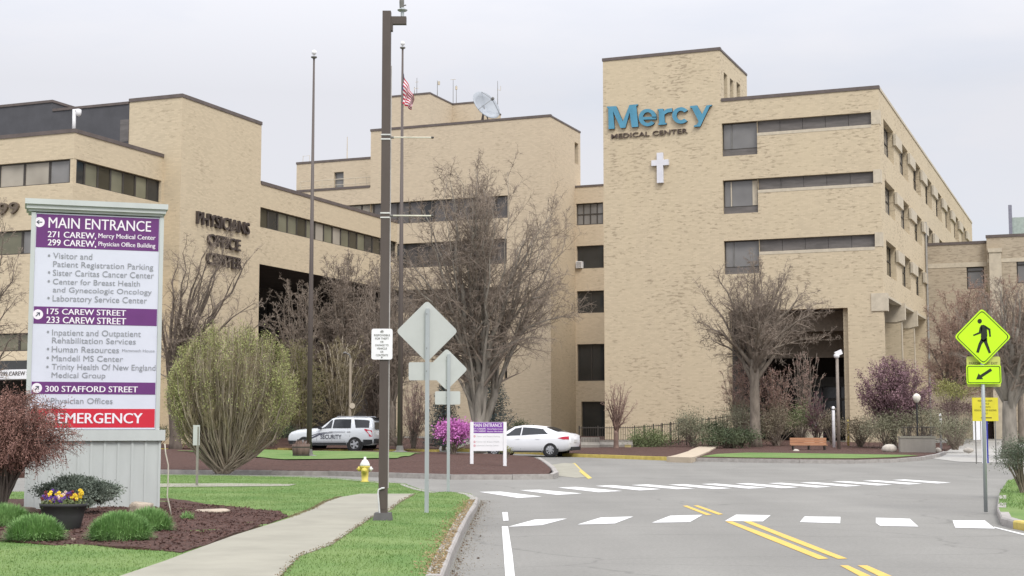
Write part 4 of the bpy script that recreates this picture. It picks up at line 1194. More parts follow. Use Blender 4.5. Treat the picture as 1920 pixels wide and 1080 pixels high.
for a in (("Visitor and Patient Parking", 893, 819.5, 937, 817, 0), ("Center for Breast Health", 893, 829.5, 936, 827, 0), ("Laboratory Service Center", 893, 836.5, 935, 834, 0)):
    mb = MB(); p2.text(mb, *a, out=.024); mb.build('lettering', mat("faded_grey_lettering", (.45, .46, .46), .6, .04, 3), pn2)
PINK = mat("faded_pink_arrow", (.62, .32, .36), .6, .05, 3)
for y in (818, 828.5, 835.5):
    disc_arrow(p2, pn2, 889.5, y, 2.1, math.pi, PINK, WHITE, out=.024)

# ------------------------------------------------------------------ brown street pole with banner arms
BROWN = mat("brown_painted_steel", (.085, .068, .06), .55, .12, 3, stretch=(1, 1, .2))
STEEL = mat("galvanised_steel", (.40, .43, .44), .45, .08, 4, metal=.35, stretch=(1, 1, .3))
ALU = mat("bare_aluminium_back", (.50, .52, .50), .5, .05, 1.5, metal=.15)
Pp = G(718, 975, H1); yP = Pp.y; mpp = yP / 2788.0
Pp = D(718, 975, yP)
lp = thing("street_pole", "tall square brown steel pole with two bare banner arms", "pole", (Pp.x, Pp.y, H1))
zt = D(714, 22, yP).z
hw = 8.0 * mpp
mb = MB(); mb.box(Pp.x - hw, Pp.x + hw, yP - hw, yP + hw, H1, zt); mb.build('shaft', BROWN, lp)
mb = MB(); zb = D(714, 961, yP).z
b0, b1 = 19.5 * mpp, 15 * mpp
mb.hexa([(Pp.x - b0, yP - b0, H1 - .1), (Pp.x + b0, yP - b0, H1 - .1), (Pp.x + b0, yP + b0, H1 - .1), (Pp.x - b0, yP + b0, H1 - .1), (Pp.x - b1, yP - b1, zb), (Pp.x + b1, yP - b1, zb), (Pp.x + b1, yP + b1, zb), (Pp.x - b1, yP + b1, zb)])
mb.build('base_cover', mat("dark_grey_base_cover", (.10, .095, .095), .6), lp)
mb = MB(); za = D(714, 46, yP).z; zb2 = D(714, 32, yP).z; xa = D(762, 40, yP).x
mb.box(Pp.x + hw + .001, xa, yP - .05, yP + .05, za, zb2); mb.build('top_arm', BROWN, lp)
mb = MB(); mb.obox((Pp.x + hw + .015, yP, za - .02), (.014, 0, 0), (0, .055, 0), (0, 0, .09)); mb.build('arm_bracket', BROWN, lp)
tp = thing("pole_equipment", "small grey insulator and sensor unit on the end of the pole's top arm", "sensor", (D(754, 32, yP).x, yP, zb2))
x = D(754.5, 32, yP).x
mb = MB(); mb.lathe([(.028, 0), (.028, .09), (.07, .1), (.085, .115), (.05, .13), (.035, .15)], (x, yP, zb2), 12); mb.build('insulator', STEEL, tp)
mb = MB(); mb.lathe([(.035, 0), (.04, .1), (.03, .26), (.02, .3)], (x - .012, yP, zb2 + .15), 10); mb.path([(x, yP, zb2 + .19), (x + .06, yP, zb2 + .2)], .012, 5); mb.build('sensor_body', FRAMEG, tp)
for y in (258, 404.5):
    z = D(714, y, yP).z
    mb = MB()
    for dz in (-.036, .036):
        mb.box(Pp.x - hw - .008, Pp.x + hw + .008, yP - hw - .008, yP + hw + .008, z + dz - .011, z + dz + .011)
    cl_ = mb.build('clamp', mat("white_clamp_band", (.58, .58, .56), .5), lp)
    mb = MB(); xe = D(808.5, y, yP).x
    mb.path([(Pp.x + hw, yP - .02, z - .003), (Pp.x + hw + .06, yP - .02, z - .003)], .02, 6); mb.build('hinge', FRAMEG, cl_)
    mb = MB(); mb.path([(Pp.x + hw + .05, yP - .02, z), (xe, yP - .02, z - .003)], .0125, 6); ba = mb.build('banner_arm', mat("cream_banner_rod", (.62, .60, .50), .5), lp)
    mb = MB(); mb.lathe([(.014, 0), (.019, .01), (.019, .03), (.012, .045)], (xe, yP - .02, z - .003), 8, axis='x'); mb.build('end_cap', FRAME, ba)
mb = MB()
c = []
for X, Y in ((712.5, 983), (711.5, 960), (710, 940), (708.7, 925), (710, 918), (716, 915.5), (721, 915)):
    q = D(X, Y, yP - hw - .02); c.append(q)
mb.path(c, .014, 6); mb.build('conduit', mat("white_conduit", (.62, .62, .62), .5), lp, smooth=True)
mb = MB(); mb.path([(Pp.x + hw + .012, yP - hw * .3, H1 + .5), (Pp.x + hw + .012, yP - hw * .3, zt - .9)], .009, 5); mb.build('cable', mat("pale_cable", (.45, .43, .41), .5), lp)
mb = MB(); q0 = D(718, 915, yP).z
mb.box(Pp.x - .045, Pp.x + .045, yP - hw - .006, yP - hw - .001, q0 - .33, q0 - .1); mb.build('hand_hole_cover', BROWN, lp)
# liability notice strapped to the pole
z0, z1 = D(717, 674.5, yP).z, D(717, 617, yP).z; xa, xb = D(697.5, 640, yP).x, D(736.8, 640, yP).x
nt_ = thing("parking_notice", "white rounded notice with dark capitals strapped to the brown pole", "sign", ((xa + xb) / 2, yP - hw - .02, z0))
def round_rect(x0, x1, z0, z1, r, n=5):
    pts = []
    for cx, cz, a in ((x1 - r, z1 - r, 0), (x0 + r, z1 - r, 90), (x0 + r, z0 + r, 180), (x1 - r, z0 + r, 270)):
        for i in range(n + 1):
            t = math.radians(a + 90 * i / n); pts.append((cx + r * math.cos(t), cz + r * math.sin(t)))
    return pts
mb = MB(); mb.prism([(x, yP - hw - .02, z) for x, z in round_rect(xa, xb, z0, z1, .035)], (0, .004, 0)); pn3 = mb.build('plate', WHITE, nt_)
LN = [("NOT", .18), ("RESPONSIBLE", .82), ("FOR THEFT", .7), ("OR", .16), ("DAMAGE TO", .68), ("VEHICLE", .52), ("OR", .16), ("CONTENTS", .62)]
W, Hh = xb - xa, z1 - z0
for i, (st, w_) in enumerate(LN):
    mb = MB(); put_text(mb, st, (xa + W * (.5 - w_ * .46), yP - hw - .02, z1 - Hh * (.135 + i * .108)), (1, 0, 0), (0, 0, 1), (0, -1, 0), W * w_ * .92, Hh * .062, .012, 0, .003); mb.build('lettering', mat("olive_grey_lettering", (.13, .135, .11), .6), pn3)
mb = MB()
for zz in (z1 - .035, z0 + .035): mb.lathe([(.012, 0), (.012, .006)], ((xa + xb) / 2, yP - hw - .029, zz), 8, axis='y')
mb.build('bolt', FRAMEG, pn3)

# ------------------------------------------------------------------ street signs seen from behind
def back_sign(name, label, x, ybase, cx, cy, half, plq, hbase, wpx):
    P = G(x, ybase, hbase); y = P.y; m_ = y / 2788
    r = thing(name, label, "traffic sign", P, 0, "warning signs seen from behind")
    zt_ = D(x, cy - half * .72, y).z
    mb = MB(); hw_ = wpx * m_ / 2
    mb.box(P.x - hw_, P.x + hw_, y - hw_ - .02, y + hw_ - .02, hbase - .1, zt_); mb.build('post', STEEL, r)
    xc, zc_ = D(cx, cy, y).x, D(cx, cy, y).z; hh = half * m_
    pts = []; rr = .05
    for k in range(4):
        a = math.radians(90 * k)
        v = Vector((math.cos(a), math.sin(a))); s_ = Vector((-v.y, v.x))
        tip = v * hh
        e1 = tip + (-v - s_) * rr; e2 = tip + (-v + s_) * rr
        for i in range(5):
            t = i / 4; q = e1 * (1 - t) ** 2 + tip * 2 * t * (1 - t) + e2 * t * t
            pts.append(q)
    mb = MB(); mb.prism([(xc + q.x, y + hw_ + .004 - .02, zc_ + q.y) for q in pts], (0, .004, 0)); mb.build('diamond_plate', ALU, r)
    x0, y0, x1, y1 = plq
    a, b = D(x0, y1, y), D(x1, y0, y)
    mb = MB(); mb.prism([(X, y + hw_ + .004 - .02, Z) for X, Z in round_rect(a.x, b.x, a.z, b.z, .03)], (0, .004, 0)); mb.build('plaque', ALU, r)
    mb = MB()
    for zz in (zc_ + hh * .55, zc_ - hh * .55, (a.z + b.z) / 2):
        mb.lathe([(.009, 0), (.009, .008)], (xc, y - hw_ - .028, zz), 6, axis='y')
    mb.build('bolt', FRAMEG, r)
back_sign("warning_sign", "larger grey diamond sign back with oblong plaque, on the nearer steel post", 800, 961, 800.5, 621, 58.5, (766, 679, 834.5, 713), H1, 7.6)
back_sign("warning_sign", "smaller grey diamond sign back partly hidden by the larger one's plaque", 840.5, 922, 837.5, 692.5, 39.5, (815.5, 733.5, 863, 758.5), H1, 5.6)

# ------------------------------------------------------------------ pedestrian crossing sign
FLUO = mat("fluorescent_yellow_green", (.50, .82, .015), .45, .03, 2)
FLUO2 = mat("pale_yellow_green_back", (.52, .55, .14), .5, .08, 3)
BLK = mat("black_sign_print", (.015, .02, .012), .6, .05, 3)
yC_ = 27.4; m_ = yC_ / 2788
Pc = GX(1845, yC_, H1); Pc.z = H1
ps = thing("pedestrian_sign", "fluorescent yellow green pedestrian crossing sign with arrow plaque on a steel post", "traffic sign", Pc)
cxx, czz = D(1842.5, 631.5, yC_).x, D(1842.5, 631.5, yC_).z
mb = MB(); mb.path([(Pc.x, yC_ + .04, H1 - .1), (cxx, yC_ + .04, czz + .38)], .036, 10); mb.build('post', STEEL, ps, smooth=True)
def diamond(hh, rr):
    pts = []
    for k in range(4):
        a = math.radians(90 * k); v = Vector((math.cos(a), math.sin(a))); s_ = Vector((-v.y, v.x)); tip = v * hh
        e1 = tip + (-v - s_) * rr; e2 = tip + (-v + s_) * rr
        for i in range(5):
            t = i / 4; pts.append(e1 * (1 - t) ** 2 + tip * 2 * t * (1 - t) + e2 * t * t)
    return pts
hh = 54 * m_
mb = MB(); mb.prism([(cxx + q.x, yC_ - .004, czz + q.y) for q in diamond(hh, .05)], (0, .004, 0)); dpn = mb.build('diamond_plate', FLUO, ps)
def ring(mb, outer, inner, y):
    n = len(outer); i = len(mb.v)
    mb.v += [(cxx + q.x, y, czz + q.y) for q in outer] + [(cxx + q.x, y, czz + q.y) for q in inner]
    for k in range(n): mb.f.append((i + k, i + (k + 1) % n, i + n + (k + 1) % n, i + n + k))
mb = MB(); ring(mb, diamond(hh - .035, .045), diamond(hh - .052, .045), yC_ - .008); mb.build('border', BLK, dpn)
def pz(x, y):                                           # traced in the enlarged crop of the sign (3.6 x, origin 1780,560)
    q = D(1780 + x / 3.6, 560 + y / 3.6, yC_); return (q.x, yC_ - .008, q.z)
mb = MB()
mb.poly([pz(204 + 15 * math.cos(t * .3927), 152 + 16 * math.sin(t * .3927)) for t in range(16)])
mb.poly([pz(*q) for q in [(212, 180), (228, 176), (244, 182), (252, 200), (256, 250), (246, 284), (232, 292), (216, 284), (212, 258), (214, 232)]])
mb.poly([pz(*q) for q in [(212, 182), (222, 200), (214, 234), (164, 252), (158, 244), (198, 226), (204, 196)]])
mb.poly([pz(*q) for q in [(236, 178), (276, 204), (280, 256), (270, 258), (264, 214), (246, 200)]])
mb.poly([pz(*q) for q in [(214, 268), (234, 286), (216, 312), (198, 366), (180, 362), (196, 306)]])
mb.poly([pz(*q) for q in [(226, 282), (254, 262), (256, 294), (280, 364), (266, 370), (240, 310)]])
mb.build('walking_figure', BLK, dpn)
a, b = D(1812.5, 720, yC_), D(1876.5, 684.5, yC_)
mb = MB(); mb.prism([(X, yC_ - .006, Z) for X, Z in round_rect(a.x, b.x, a.z, b.z, .035)], (0, .006, 0)); plp = mb.build('arrow_plaque', FLUO, ps)
mb = MB()
o_ = round_rect(a.x + .018, b.x - .018, a.z + .018, b.z - .018, .03); i_ = round_rect(a.x + .03, b.x - .03, a.z + .03, b.z - .03, .024)
n = len(o_); mb.v += [(x, yC_ - .01, z) for x, z in o_] + [(x, yC_ - .01, z) for x, z in i_]
for k in range(n): mb.f.append((k, (k + 1) % n, n + (k + 1) % n, n + k))
mb.build('border', BLK, plp)
mb = MB(); mb.poly([pz(*q) for q in [(180, 545), (196, 504), (207, 516), (276, 470), (288, 486), (219, 531), (228, 543)]])
for v_ in range(len(mb.v)): mb.v[v_] = (mb.v[v_][0], yC_ - .01, mb.v[v_][2])
mb.build('arrow', BLK, plp)
# its twin plaque, facing the other way on the same post
a, b = D(1813.5, 725.5, yC_ + .09), D(1875, 668.5, yC_ + .09)
mb = MB(); mb.prism([(X, yC_ + .085, Z) for X, Z in round_rect(a.x, b.x, a.z, b.z, .03)], (0, .004, 0)); pb = mb.build('rear_plaque', FLUO2, ps)
mb = MB(); put_text(mb, "PARKING LOT EXIT", D(1817, 683.5, yC_ + .084), (1, 0, 0), (0, 0, 1), (0, -1, 0), 54 * m_, .045, .01, 0, .002); mb.build('lettering', mat("olive_print", (.16, .17, .05), .6), pb)

# yellow directions board further back
yY = 58.0; mY = yY / 2788
Py = GX(1846, yY, .15)
yb_ = thing("direction_board", "yellow board with small dark lines of text and an arrow behind the steel post", "sign", Py)
YB = mat("yellow_board", (.62, .56, .035), .5, .06, 2)
a, b = D(1824, 789.5, yY), D(1871, 745.5, yY)
mb = MB(); mb.box(a.x, b.x, yY, yY + .04, a.z, b.z); bo = mb.build('board', YB, yb_)
mb = MB(); LW = [("RESERVED AREA", .56, .1), ("OFFICE", .3, .23), ("PATIENTS", .4, .37), ("MEDICAL CENTER BUILDING", .86, .51), ("ONLY", .2, .64)]
W, Hh = b.x - a.x, b.z - a.z
for st, w_, t in LW:
    mb = MB(); put_text(mb, st, (a.x + W * (.5 - w_ / 2), yY, b.z - Hh * (t + .07)), (1, 0, 0), (0, 0, 1), (0, -1, 0), W * w_, Hh * .075, .005, 0, .004); mb.build('lettering', mat("brown_print", (.12, .10, .02), .6), bo)
mb = MB(); z_ = b.z - Hh * .86
mb.poly([(a.x + W * .3, yY - .004, z_), (a.x + W * .4, yY - .004, z_ + .05), (a.x + W * .4, yY - .004, z_ + .02), (a.x + W * .74, yY - .004, z_ + .02), (a.x + W * .74, yY - .004, z_ - .02), (a.x + W * .4, yY - .004, z_ - .02), (a.x + W * .4, yY - .004, z_ - .05)])
mb.build('arrow', mat("brown_print", (.12, .10, .02), .6), bo)
mb = MB()
for x in (1829, 1866):
    q = D(x, 800, yY + .06); mb.path([(q.x, q.y, gz(yY) + .05), (q.x, q.y, b.z - .05)], .025, 6)
mb.build('post', FRAMEG, yb_)
yN = 60.5
nb = thing("notice_board", "narrow white notice standing below the yellow board", "sign", GX(1837, yN, .15))
a, b = D(1825.5, 825, yN), D(1848.5, 789, yN)
mb = MB(); mb.box(a.x, a.x + (b.x - a.x) * .55, yN, yN + .04, a.z, b.z); mb.box(a.x + (b.x - a.x) * .62, b.x, yN, yN + .04, gz(yN), b.z - .01); mb.build('panel', WHITE, nb)
mb = MB(); q = D(1845, 800, yN); mb.box(b.x + .002, b.x + .07, yN, yN + .05, gz(yN), b.z); mb.build('edge_stripe', mat("blue_edge", (.04, .05, .3), .5), nb)
# ------------------------------------------------------------------ hydrant
HY = mat("faded_yellow_hydrant", (.60, .50, .11), .55, .1, 6); HW = mat("white_hydrant_cap", (.66, .66, .62), .55, .08, 6)
Ph = G(684, 904, H1); sH = 47 * Ph.y / 2788
hy = thing("fire_hydrant", "yellow fire hydrant with a white bonnet on the lawn by the side street", "fire hydrant", Ph)
q = sH
mb = MB(); mb.lathe([(.16 * q, 0), (.16 * q, .04 * q), (.125 * q, .05 * q), (.145 * q, .3 * q), (.16 * q, .55 * q), (.2 * q, .6 * q), (.2 * q, .64 * q), (.17 * q, .65 * q)], Ph, 18); mb.build('barrel', HY, hy, smooth=True)
mb = MB(); mb.lathe([(.2 * q, .645 * q), (.2 * q, .68 * q), (.17 * q, .76 * q), (.11 * q, .86 * q), (.05 * q, .9 * q), (.05 * q, 1.0 * q), (.03 * q, 1.0 * q)], Ph, 18); mb.build('bonnet', HW, hy, smooth=True)
for sx in (-1, 1):
    mb = MB(); mb.lathe([(.07 * q, .12 * q * sx), (.07 * q, .2 * q * sx), (.095 * q, .2 * q * sx), (.095 * q, .27 * q * sx), (.04 * q, .28 * q * sx), (.04 * q, .32 * q * sx)], Ph + Vector((0, 0, .52 * q)), 12, axis='x'); mb.build('side_nozzle', HW if sx > 0 else HY, hy, smooth=True)
mb = MB(); mb.lathe([(.1 * q, -.1 * q), (.1 * q, -.19 * q), (.12 * q, -.19 * q), (.12 * q, -.26 * q), (.045 * q, -.27 * q), (.045 * q, -.31 * q)], Ph + Vector((0, 0, .46 * q)), 12, axis='y'); mb.build('pumper_nozzle', HY, hy, smooth=True)

# ------------------------------------------------------------------ flag poles
FPM = mat("dark_bronze_flagpole", (.10, .082, .074), .5, .1, 2, stretch=(1, 1, .1))
yF1 = 57.5; yF2 = 63.0
def flagpole(label, x, yb, yt, y, wb):
    P = GX(x, y); P.z = isl_h(P)
    r = thing("flagpole", label, "flagpole", P, 0, "flagpoles on the island")
    zt_ = D(x, yt, y).z; m_ = y / 2788
    mb = MB(); mb.path([(P.x, y, P.z - .1), (P.x, y, P.z + (zt_ - P.z) * .4), (P.x, y, zt_)], [wb * m_ / 2, wb * m_ / 2 * .85, 2.6 * m_ / 1.4], 12); mb.build('shaft', FPM, r, smooth=True)
    mb = MB(); mb.lathe([(.05, 0), (.12, .04), (.12, .08), (.05, .1)], (P.x, y, zt_), 12); mb.build('truck', FRAMEG, r)
    mb = MB(); R = .1
    mb.lathe([(.012, -.02), (.012, .05)] + [(R * math.sin(t * math.pi / 8), .15 - R * math.cos(t * math.pi / 8)) for t in range(1, 8)] + [(.006, .25)], (P.x, y, zt_ + .1), 14); mb.build('finial_ball', WHITE, r, smooth=True)
    mb = MB(); mb.lathe([(.32, -.02), (.32, .05), (wb * m_ * .75, .09), (wb * m_ * .6, .3)], P, 14); mb.build('base_collar', FRAMEG, r)
    return r, P, zt_
flagpole("bare dark flagpole rising from a wooden barrel planter", 580, 862, 110, yF1, 10)
fp2, Pf2, ztf2 = flagpole("dark flagpole flying a striped flag, behind the square brown pole", 750, 850, 92, yF2, 10)
# the flag hangs limp
m_ = yF2 / 2788
zh = D(750, 130, yF2).z; xh = D(750, 130, yF2).x + .06
fl = thing("flag", "limp red and white striped flag hanging from the dark flagpole", "flag", (xh, yF2, zh))
RED = mat("flag_red", (.42, .02, .05), .85, .06, 5); FWH = mat("flag_white", (.72, .68, .70), .85, .04, 5); FBL = mat("flag_blue", (.04, .06, .18), .85, .06, 5)
NU, NV = 26, 26
vs = []; fs = []; mi = []
for j in range(NV + 1):
    v = j / NV
    for i in range(NU + 1):
        u = i / NU
        x = u * (.58 - .16 * v) + .03 * math.sin(u * 16 + v * 4)
        z = -(v * 1.48 + u * (1.34 - 1.06 * v))
        y_ = .11 * math.sin(u * 13 + v * 2.4) * (.3 + u) + .05 * math.sin(v * 9 + u * 5)
        vs.append((x, y_, z))
for j in range(NV):
    for i in range(NU):
        a = j * (NU + 1) + i
        fs.append((a, a + 1, a + NU + 2, a + NU + 1))
        st = j * 13 // NV
        mi.append(2 if (i < NU * .2 and st < 7) else (0 if st % 2 == 0 else 1))
me = bpy.data.meshes.new('cloth'); me.from_pydata(vs, [], fs)
for mm in (RED, FWH, FBL): me.materials.append(mm)
for p_, k in zip(me.polygons, mi): p_.material_index = k; p_.use_smooth = True
o = bpy.data.objects.new('cloth', me); COL.objects.link(o); o.parent = fl
# barrel planter round the first pole
P = GX(565, yF1 - .35); P.z = isl_h(P) - .03
WOOD = mat("grey_weathered_wood", (.13, .09, .075), .9, .3, 6, bump=.3, stretch=(1, 1, .15))
bp_ = thing("barrel_planter", "low weathered half barrel planter around the foot of the bare flagpole", "planter", P)
mb = MB(); mb.lathe([(.29, 0), (.335, .25), (.35, .52), (.31, .52), (.30, .44)], P, 22); mb.build('barrel', WOOD, bp_, smooth=True)
mb = MB()
for z in (.1, .4): mb.lathe([(.318 + z * .06, z - .025), (.322 + z * .06, z + .025)], P, 22)
mb.build('hoop', FRAME, bp_)
rr = random.Random(8)
mb = MB()
for k in range(160):
    a = rr.uniform(0, 6.28); d_ = rr.uniform(0, .27); b_ = P + Vector((d_ * math.cos(a), d_ * math.sin(a), .46))
    mb.path([b_, b_ + Vector((rr.uniform(-.08, .08), rr.uniform(-.08, .08), rr.uniform(.05, .22)))], [.008, .003], 3, False)
mb.build('dry_stems', mat("dry_stem", (.22, .15, .12), .9), bp_)

# ------------------------------------------------------------------ vehicles
TYRE = mat("tyre_rubber", (.022, .022, .023), .85, .1, 20); RIM = mat("alloy_rim", (.40, .41, .43), .4, .05, 8, metal=.4); TRIM = mat("black_trim", (.025, .026, .028), .5, .1, 6)
CGL = glass("tinted_car_glass", (.03, .033, .037), .06, .3); TAIL = mat("red_tail_lens", (.45, .015, .04), .2, .05, 5, coat=.5); LENS = mat("clear_lamp_lens", (.6, .62, .64), .15, .05, 5, coat=.5)
PAINTW = mat("white_car_paint", (.74, .75, .78), .3, .02, 1, coat=.6); PAINTS = mat("silver_white_paint", (.62, .65, .68), .3, .02, 1, coat=.6)
class Car:
    """stations: x, z_low, z_belt, z_top, half-width low / belt / top"""
    def __init__(s, root, st):
        s.r = root; s.st = sorted(st)
    def val(s, x):
        a = s.st[0]
        for b in s.st[1:]:
            if x <= b[0]:
                t = (x - a[0]) / (b[0] - a[0]); return [p + (q - p) * t for p, q in zip(a, b)]
            a = b
        return list(s.st[-1])
    def body(s, m):
        mb = MB(); n = 9; rows = []
        xs = sorted({round(k[0], 3) for k in s.st} | {round(s.st[0][0] + (s.st[-1][0] - s.st[0][0]) * i / 40, 3) for i in range(41)})
        for x in xs:
            _, zl, zb, zt, wl, wb, wt = s.val(x)
            half = [(0, zl), (wl * .82, zl), (wl, zl + .1), (wb * 1.0, zl + (zb - zl) * .45), (wb * 1.01, zl + (zb - zl) * .72), (wb * .975, zb), (wt, max(zb + .004, zt - .07)), (wt * .86, max(zb + .008, zt - .015)), (0, max(zb + .012, zt))]
            rows.append([(x, -y, z) for y, z in half[:0:-1]] + [(x, y, z) for y, z in half])
        base = 0
        m_ = len(rows[0])
        for r in rows: mb.v += r
        for k in range(len(rows) - 1):
            for j in range(m_):
                a = k * m_ + j; b = k * m_ + (j + 1) % m_
                mb.f.append((a, b, b + m_, a + m_))
        mb.f.append(tuple(range(m_ - 1, -1, -1))); e = (len(rows) - 1) * m_; mb.f.append(tuple(e + j for j in range(m_)))
        o = mb.build('body', m, s.r, smooth=True, local=True)
        return o
    def side(s, x, f, sgn=1, out=.012):
        """a point on the glasshouse side: f 0 at the belt, 1 near the roof"""
        _, zl, zb, zt, wl, wb, wt = s.val(x)
        y = wb * .975 + (wt - wb * .975) * f + out; z = zb + (max(zb + .004, zt - .07) - zb) * f
        return (x, sgn * y, z)
    def low(s, x, z, sgn=1, out=.01):
        _, zl, zb, zt, wl, wb, wt = s.val(x)
        t = (z - zl) / (zb - zl)
        pr = [(0.0, wl), (.12, wl), (.45, wb), (.72, wb * 1.01), (1.0, wb * .975)]
        w = wb
        for (a, p), (b, q) in zip(pr, pr[1:]):
            if a <= t <= b: w = p + (q - p) * (t - a) / (b - a)
        return Vector((x, sgn * (w + out), z))
    def wheels(s, xf, xr, R, ty, spokes=10):
        for x in (xf, xr):
            for sg in (1, -1):
                mb = MB(); mb.lathe([(R * 1.2, 0), (R * 1.2, .02)], (x, sg * (ty - .02) - .01, R * 1.02), 26, axis='y'); mb.build('wheel_arch', TRIM, s.r, local=True)
                mb = MB(); w = .11
                mb.lathe([(R * .6, -w), (R * .92, -w), (R, -w * .7), (R, w * .7), (R * .92, w), (R * .62, w), (R * .6, w * .6)], (x, sg * (ty - .06), R), 28, axis='y', caps=False)
                wh = mb.build('wheel', TYRE, s.r, smooth=False, local=True)
                mb = MB(); yo = sg * (ty + .02)
                mb.lathe([(R * .66, 0), (R * .66, .02 * sg), (R * .6, .025 * sg), (R * .57, 0)], (x, yo, R), 28, axis='y', caps=False)
                mb.lathe([(R * .15, -.01 * sg), (R * .15, .02 * sg), (R * .05, .025 * sg)], (x, yo, R), 12, axis='y')
                for k in range(spokes):
                    a = 2 * math.pi * k / spokes; d = Vector((math.cos(a), 0, math.sin(a))); t = Vector((-d.z, 0, d.x))
                    c = Vector((x, yo + .005 * sg, R))
                    mb.obox(c + d * R * .36, d * R * .24, t * R * (.62 / spokes), Vector((0, .008, 0)))
                mb.build('rim', RIM, wh, local=True)
                mb = MB(); mb.lathe([(R * .6, 0), (R * .6, .004)], (x, yo - .02 * sg, R), 20, axis='y'); mb.build('brake_disc', TRIM, wh, local=True)
    def swin(s, a, b, c, d, sg, n=10, m=4):
        mb = MB()
        for j in range(m + 1):
            for i in range(n + 1):
                u, v = i / n, j / m
                x = (a[0] * (1 - u) + b[0] * u) * (1 - v) + (d[0] * (1 - u) + c[0] * u) * v; f = (a[1] * (1 - u) + b[1] * u) * (1 - v) + (d[1] * (1 - u) + c[1] * u) * v
                mb.v.append(s.side(x, f, sg, .018))
        for j in range(m):
            for i in range(n):
                k = j * (n + 1) + i; mb.f.append((k, k + 1, k + n + 2, k + n + 1))
        mb.build('side_window', CGL, s.r, local=True)
    def patch(s, name, pts, m, parent=None, thick=(0, 0, 0)):
        mb = MB()
        mb.poly(pts)
        return mb.build(name, m, parent or s.r, local=True)
def car_root(name, label, cat, wheel_px, y, th, rear, ty):
    P = GX(wheel_px, y)
    rot = math.pi - math.radians(th)
    f = Vector((math.cos(rot), math.sin(rot), 0)); l = Vector((-f.y, f.x, 0))
    o = P - f * rear - l * ty
    o.z = gz(o.y)
    return thing(name, label, cat, o, rot)
# patrol SUV
sv = car_root("security_car", "white and silver sport utility patrol car marked for security, parked in the lane", "car", 667, 77.2, 17, -1.43, .86)
C_ = Car(sv, [(-2.44, .5, .82, .86, .72, .80, .74), (-2.40, .42, 1.08, 1.15, .82, .92, .80), (-2.36, .38, 1.14, 1.55, .88, .95, .74), (-2.25, .34, 1.17, 1.74, .92, .97, .70), (-1.9, .32, 1.18, 1.775, .94, .985, .69), (-.6, .32, 1.18, 1.79, .95, .99, .70), (-.2, .32, 1.18, 1.775, .95, .99, .69), (0, .32, 1.18, 1.72, .95, .985, .69), (.62, .32, 1.17, 1.235, .95, .975, .84),
                (1.3, .32, 1.13, 1.20, .95, .97, .88), (1.9, .34, 1.08, 1.14, .94, .955, .86), (2.2, .36, 1.0, 1.06, .90, .93, .80), (2.33, .36, .9, .96, .86, .9, .76), (2.42, .42, .74, .8, .78, .84, .70)])
bd = C_.body(PAINTS)
C_.wheels(1.43, -1.43, .385, .965, 5)
for sg in (1, -1):
    C_.swin((.52, .06), (-.1, .06), (-.1, .93), (.02, .92), sg)
    C_.swin((-.17, .06), (-1.2, .06), (-1.13, .93), (-.17, .93), sg)
    C_.swin((-1.46, .1), (-2.2, .12), (-2.16, .86), (-1.3, .92), sg)
    # lower cladding and side step
    mb = MB()
    for x0, x1, z0, z1, o in ((-.95, .95, .24, .46, .012), (-2.38, -1.9, .34, .62, .015), (1.9, 2.4, .34, .56, .015)):
        n = 6
        for k in range(n):
            xa, xb = x0 + (x1 - x0) * k / n, x0 + (x1 - x0) * (k + 1) / n
            a, b = C_.low(xa, max(z0, C_.val(xa)[1] + .02), sg, o), C_.low(xb, max(z0, C_.val(xb)[1] + .02), sg, o); c, d = C_.low(xb, z1, sg, o), C_.low(xa, z1, sg, o)
            mb.quad(a, b, c, d)
    mb.build('cladding', TRIM, sv, local=True)
    mb = MB(); a, b = C_.low(-.9, .5, sg, .012), C_.low(.95, .5, sg, .012); mb.quad(a, b, b + Vector((0, 0, .045)), a + Vector((0, 0, .045))); mb.build('side_moulding', RIM, sv, local=True)
    mb = MB()
    mb.poly([C_.side(-2.38, -.12, sg, .02), C_.side(-2.0, .0, sg, .02), C_.side(-1.95, -.06, sg, .02), tuple(C_.low(-2.2, .92, sg, .02)), tuple(C_.low(-2.25, .78, sg, .02)), tuple(C_.low(-2.4, .78, sg, .02))]); mb.build('tail_light', TAIL, sv, local=True)
    mb = MB(); mb.poly([C_.low(2.1, .92, sg, .015), C_.low(2.36, .84, sg, .015), C_.low(2.38, .74, sg, .015), C_.low(2.14, .8, sg, .015)]); mb.build('headlight', LENS, sv, local=True)
    mb = MB(); mb.obox((.5, sg * 1.06, 1.24), (.06, 0, 0), (0, .1, 0), (0, 0, .075)); mb.build('mirror', TRIM, sv, local=True)
    mb = MB(); mb.path([(-.25, sg * .62, 1.765), (-.3, sg * .63, 1.82), (-1.9, sg * .62, 1.81), (-1.96, sg * .61, 1.76)], .018, 6); mb.build('roof_rail', RIM, sv, local=True)
    mb = MB()
    for x in (-.1, -1.1): mb.obox(C_.low(x, 1.02, sg, .015), (.09, 0, 0), (0, .012, 0), (0, 0, .018))
    mb.build('door_handle', RIM, sv, local=True)
    mb = MB()
    for x in (.72, -.14, -1.15):
        for z0, z1 in ((.5, .8), (.8, 1.06)): mb.quad(C_.low(x, z0, sg, .004), C_.low(x + .012, z0, sg, .004), C_.low(x + .012, z1, sg, .004), C_.low(x, z1, sg, .004))
    mb.build('door_seam', FRAMEG, sv, local=True)
NAVYP = mat("navy_car_lettering", (.07, .075, .10), .5, .05, 3); STRP = mat("grey_blue_stripe", (.085, .09, .125), .5, .05, 3)
mb = MB(); vs_, fs_ = text_geo("SECURITY", .02, 0); x0_ = min(v[0] for v in vs_); wd = max(v[0] for v in vs_) - x0_; hv = max(v[1] for v in vs_)
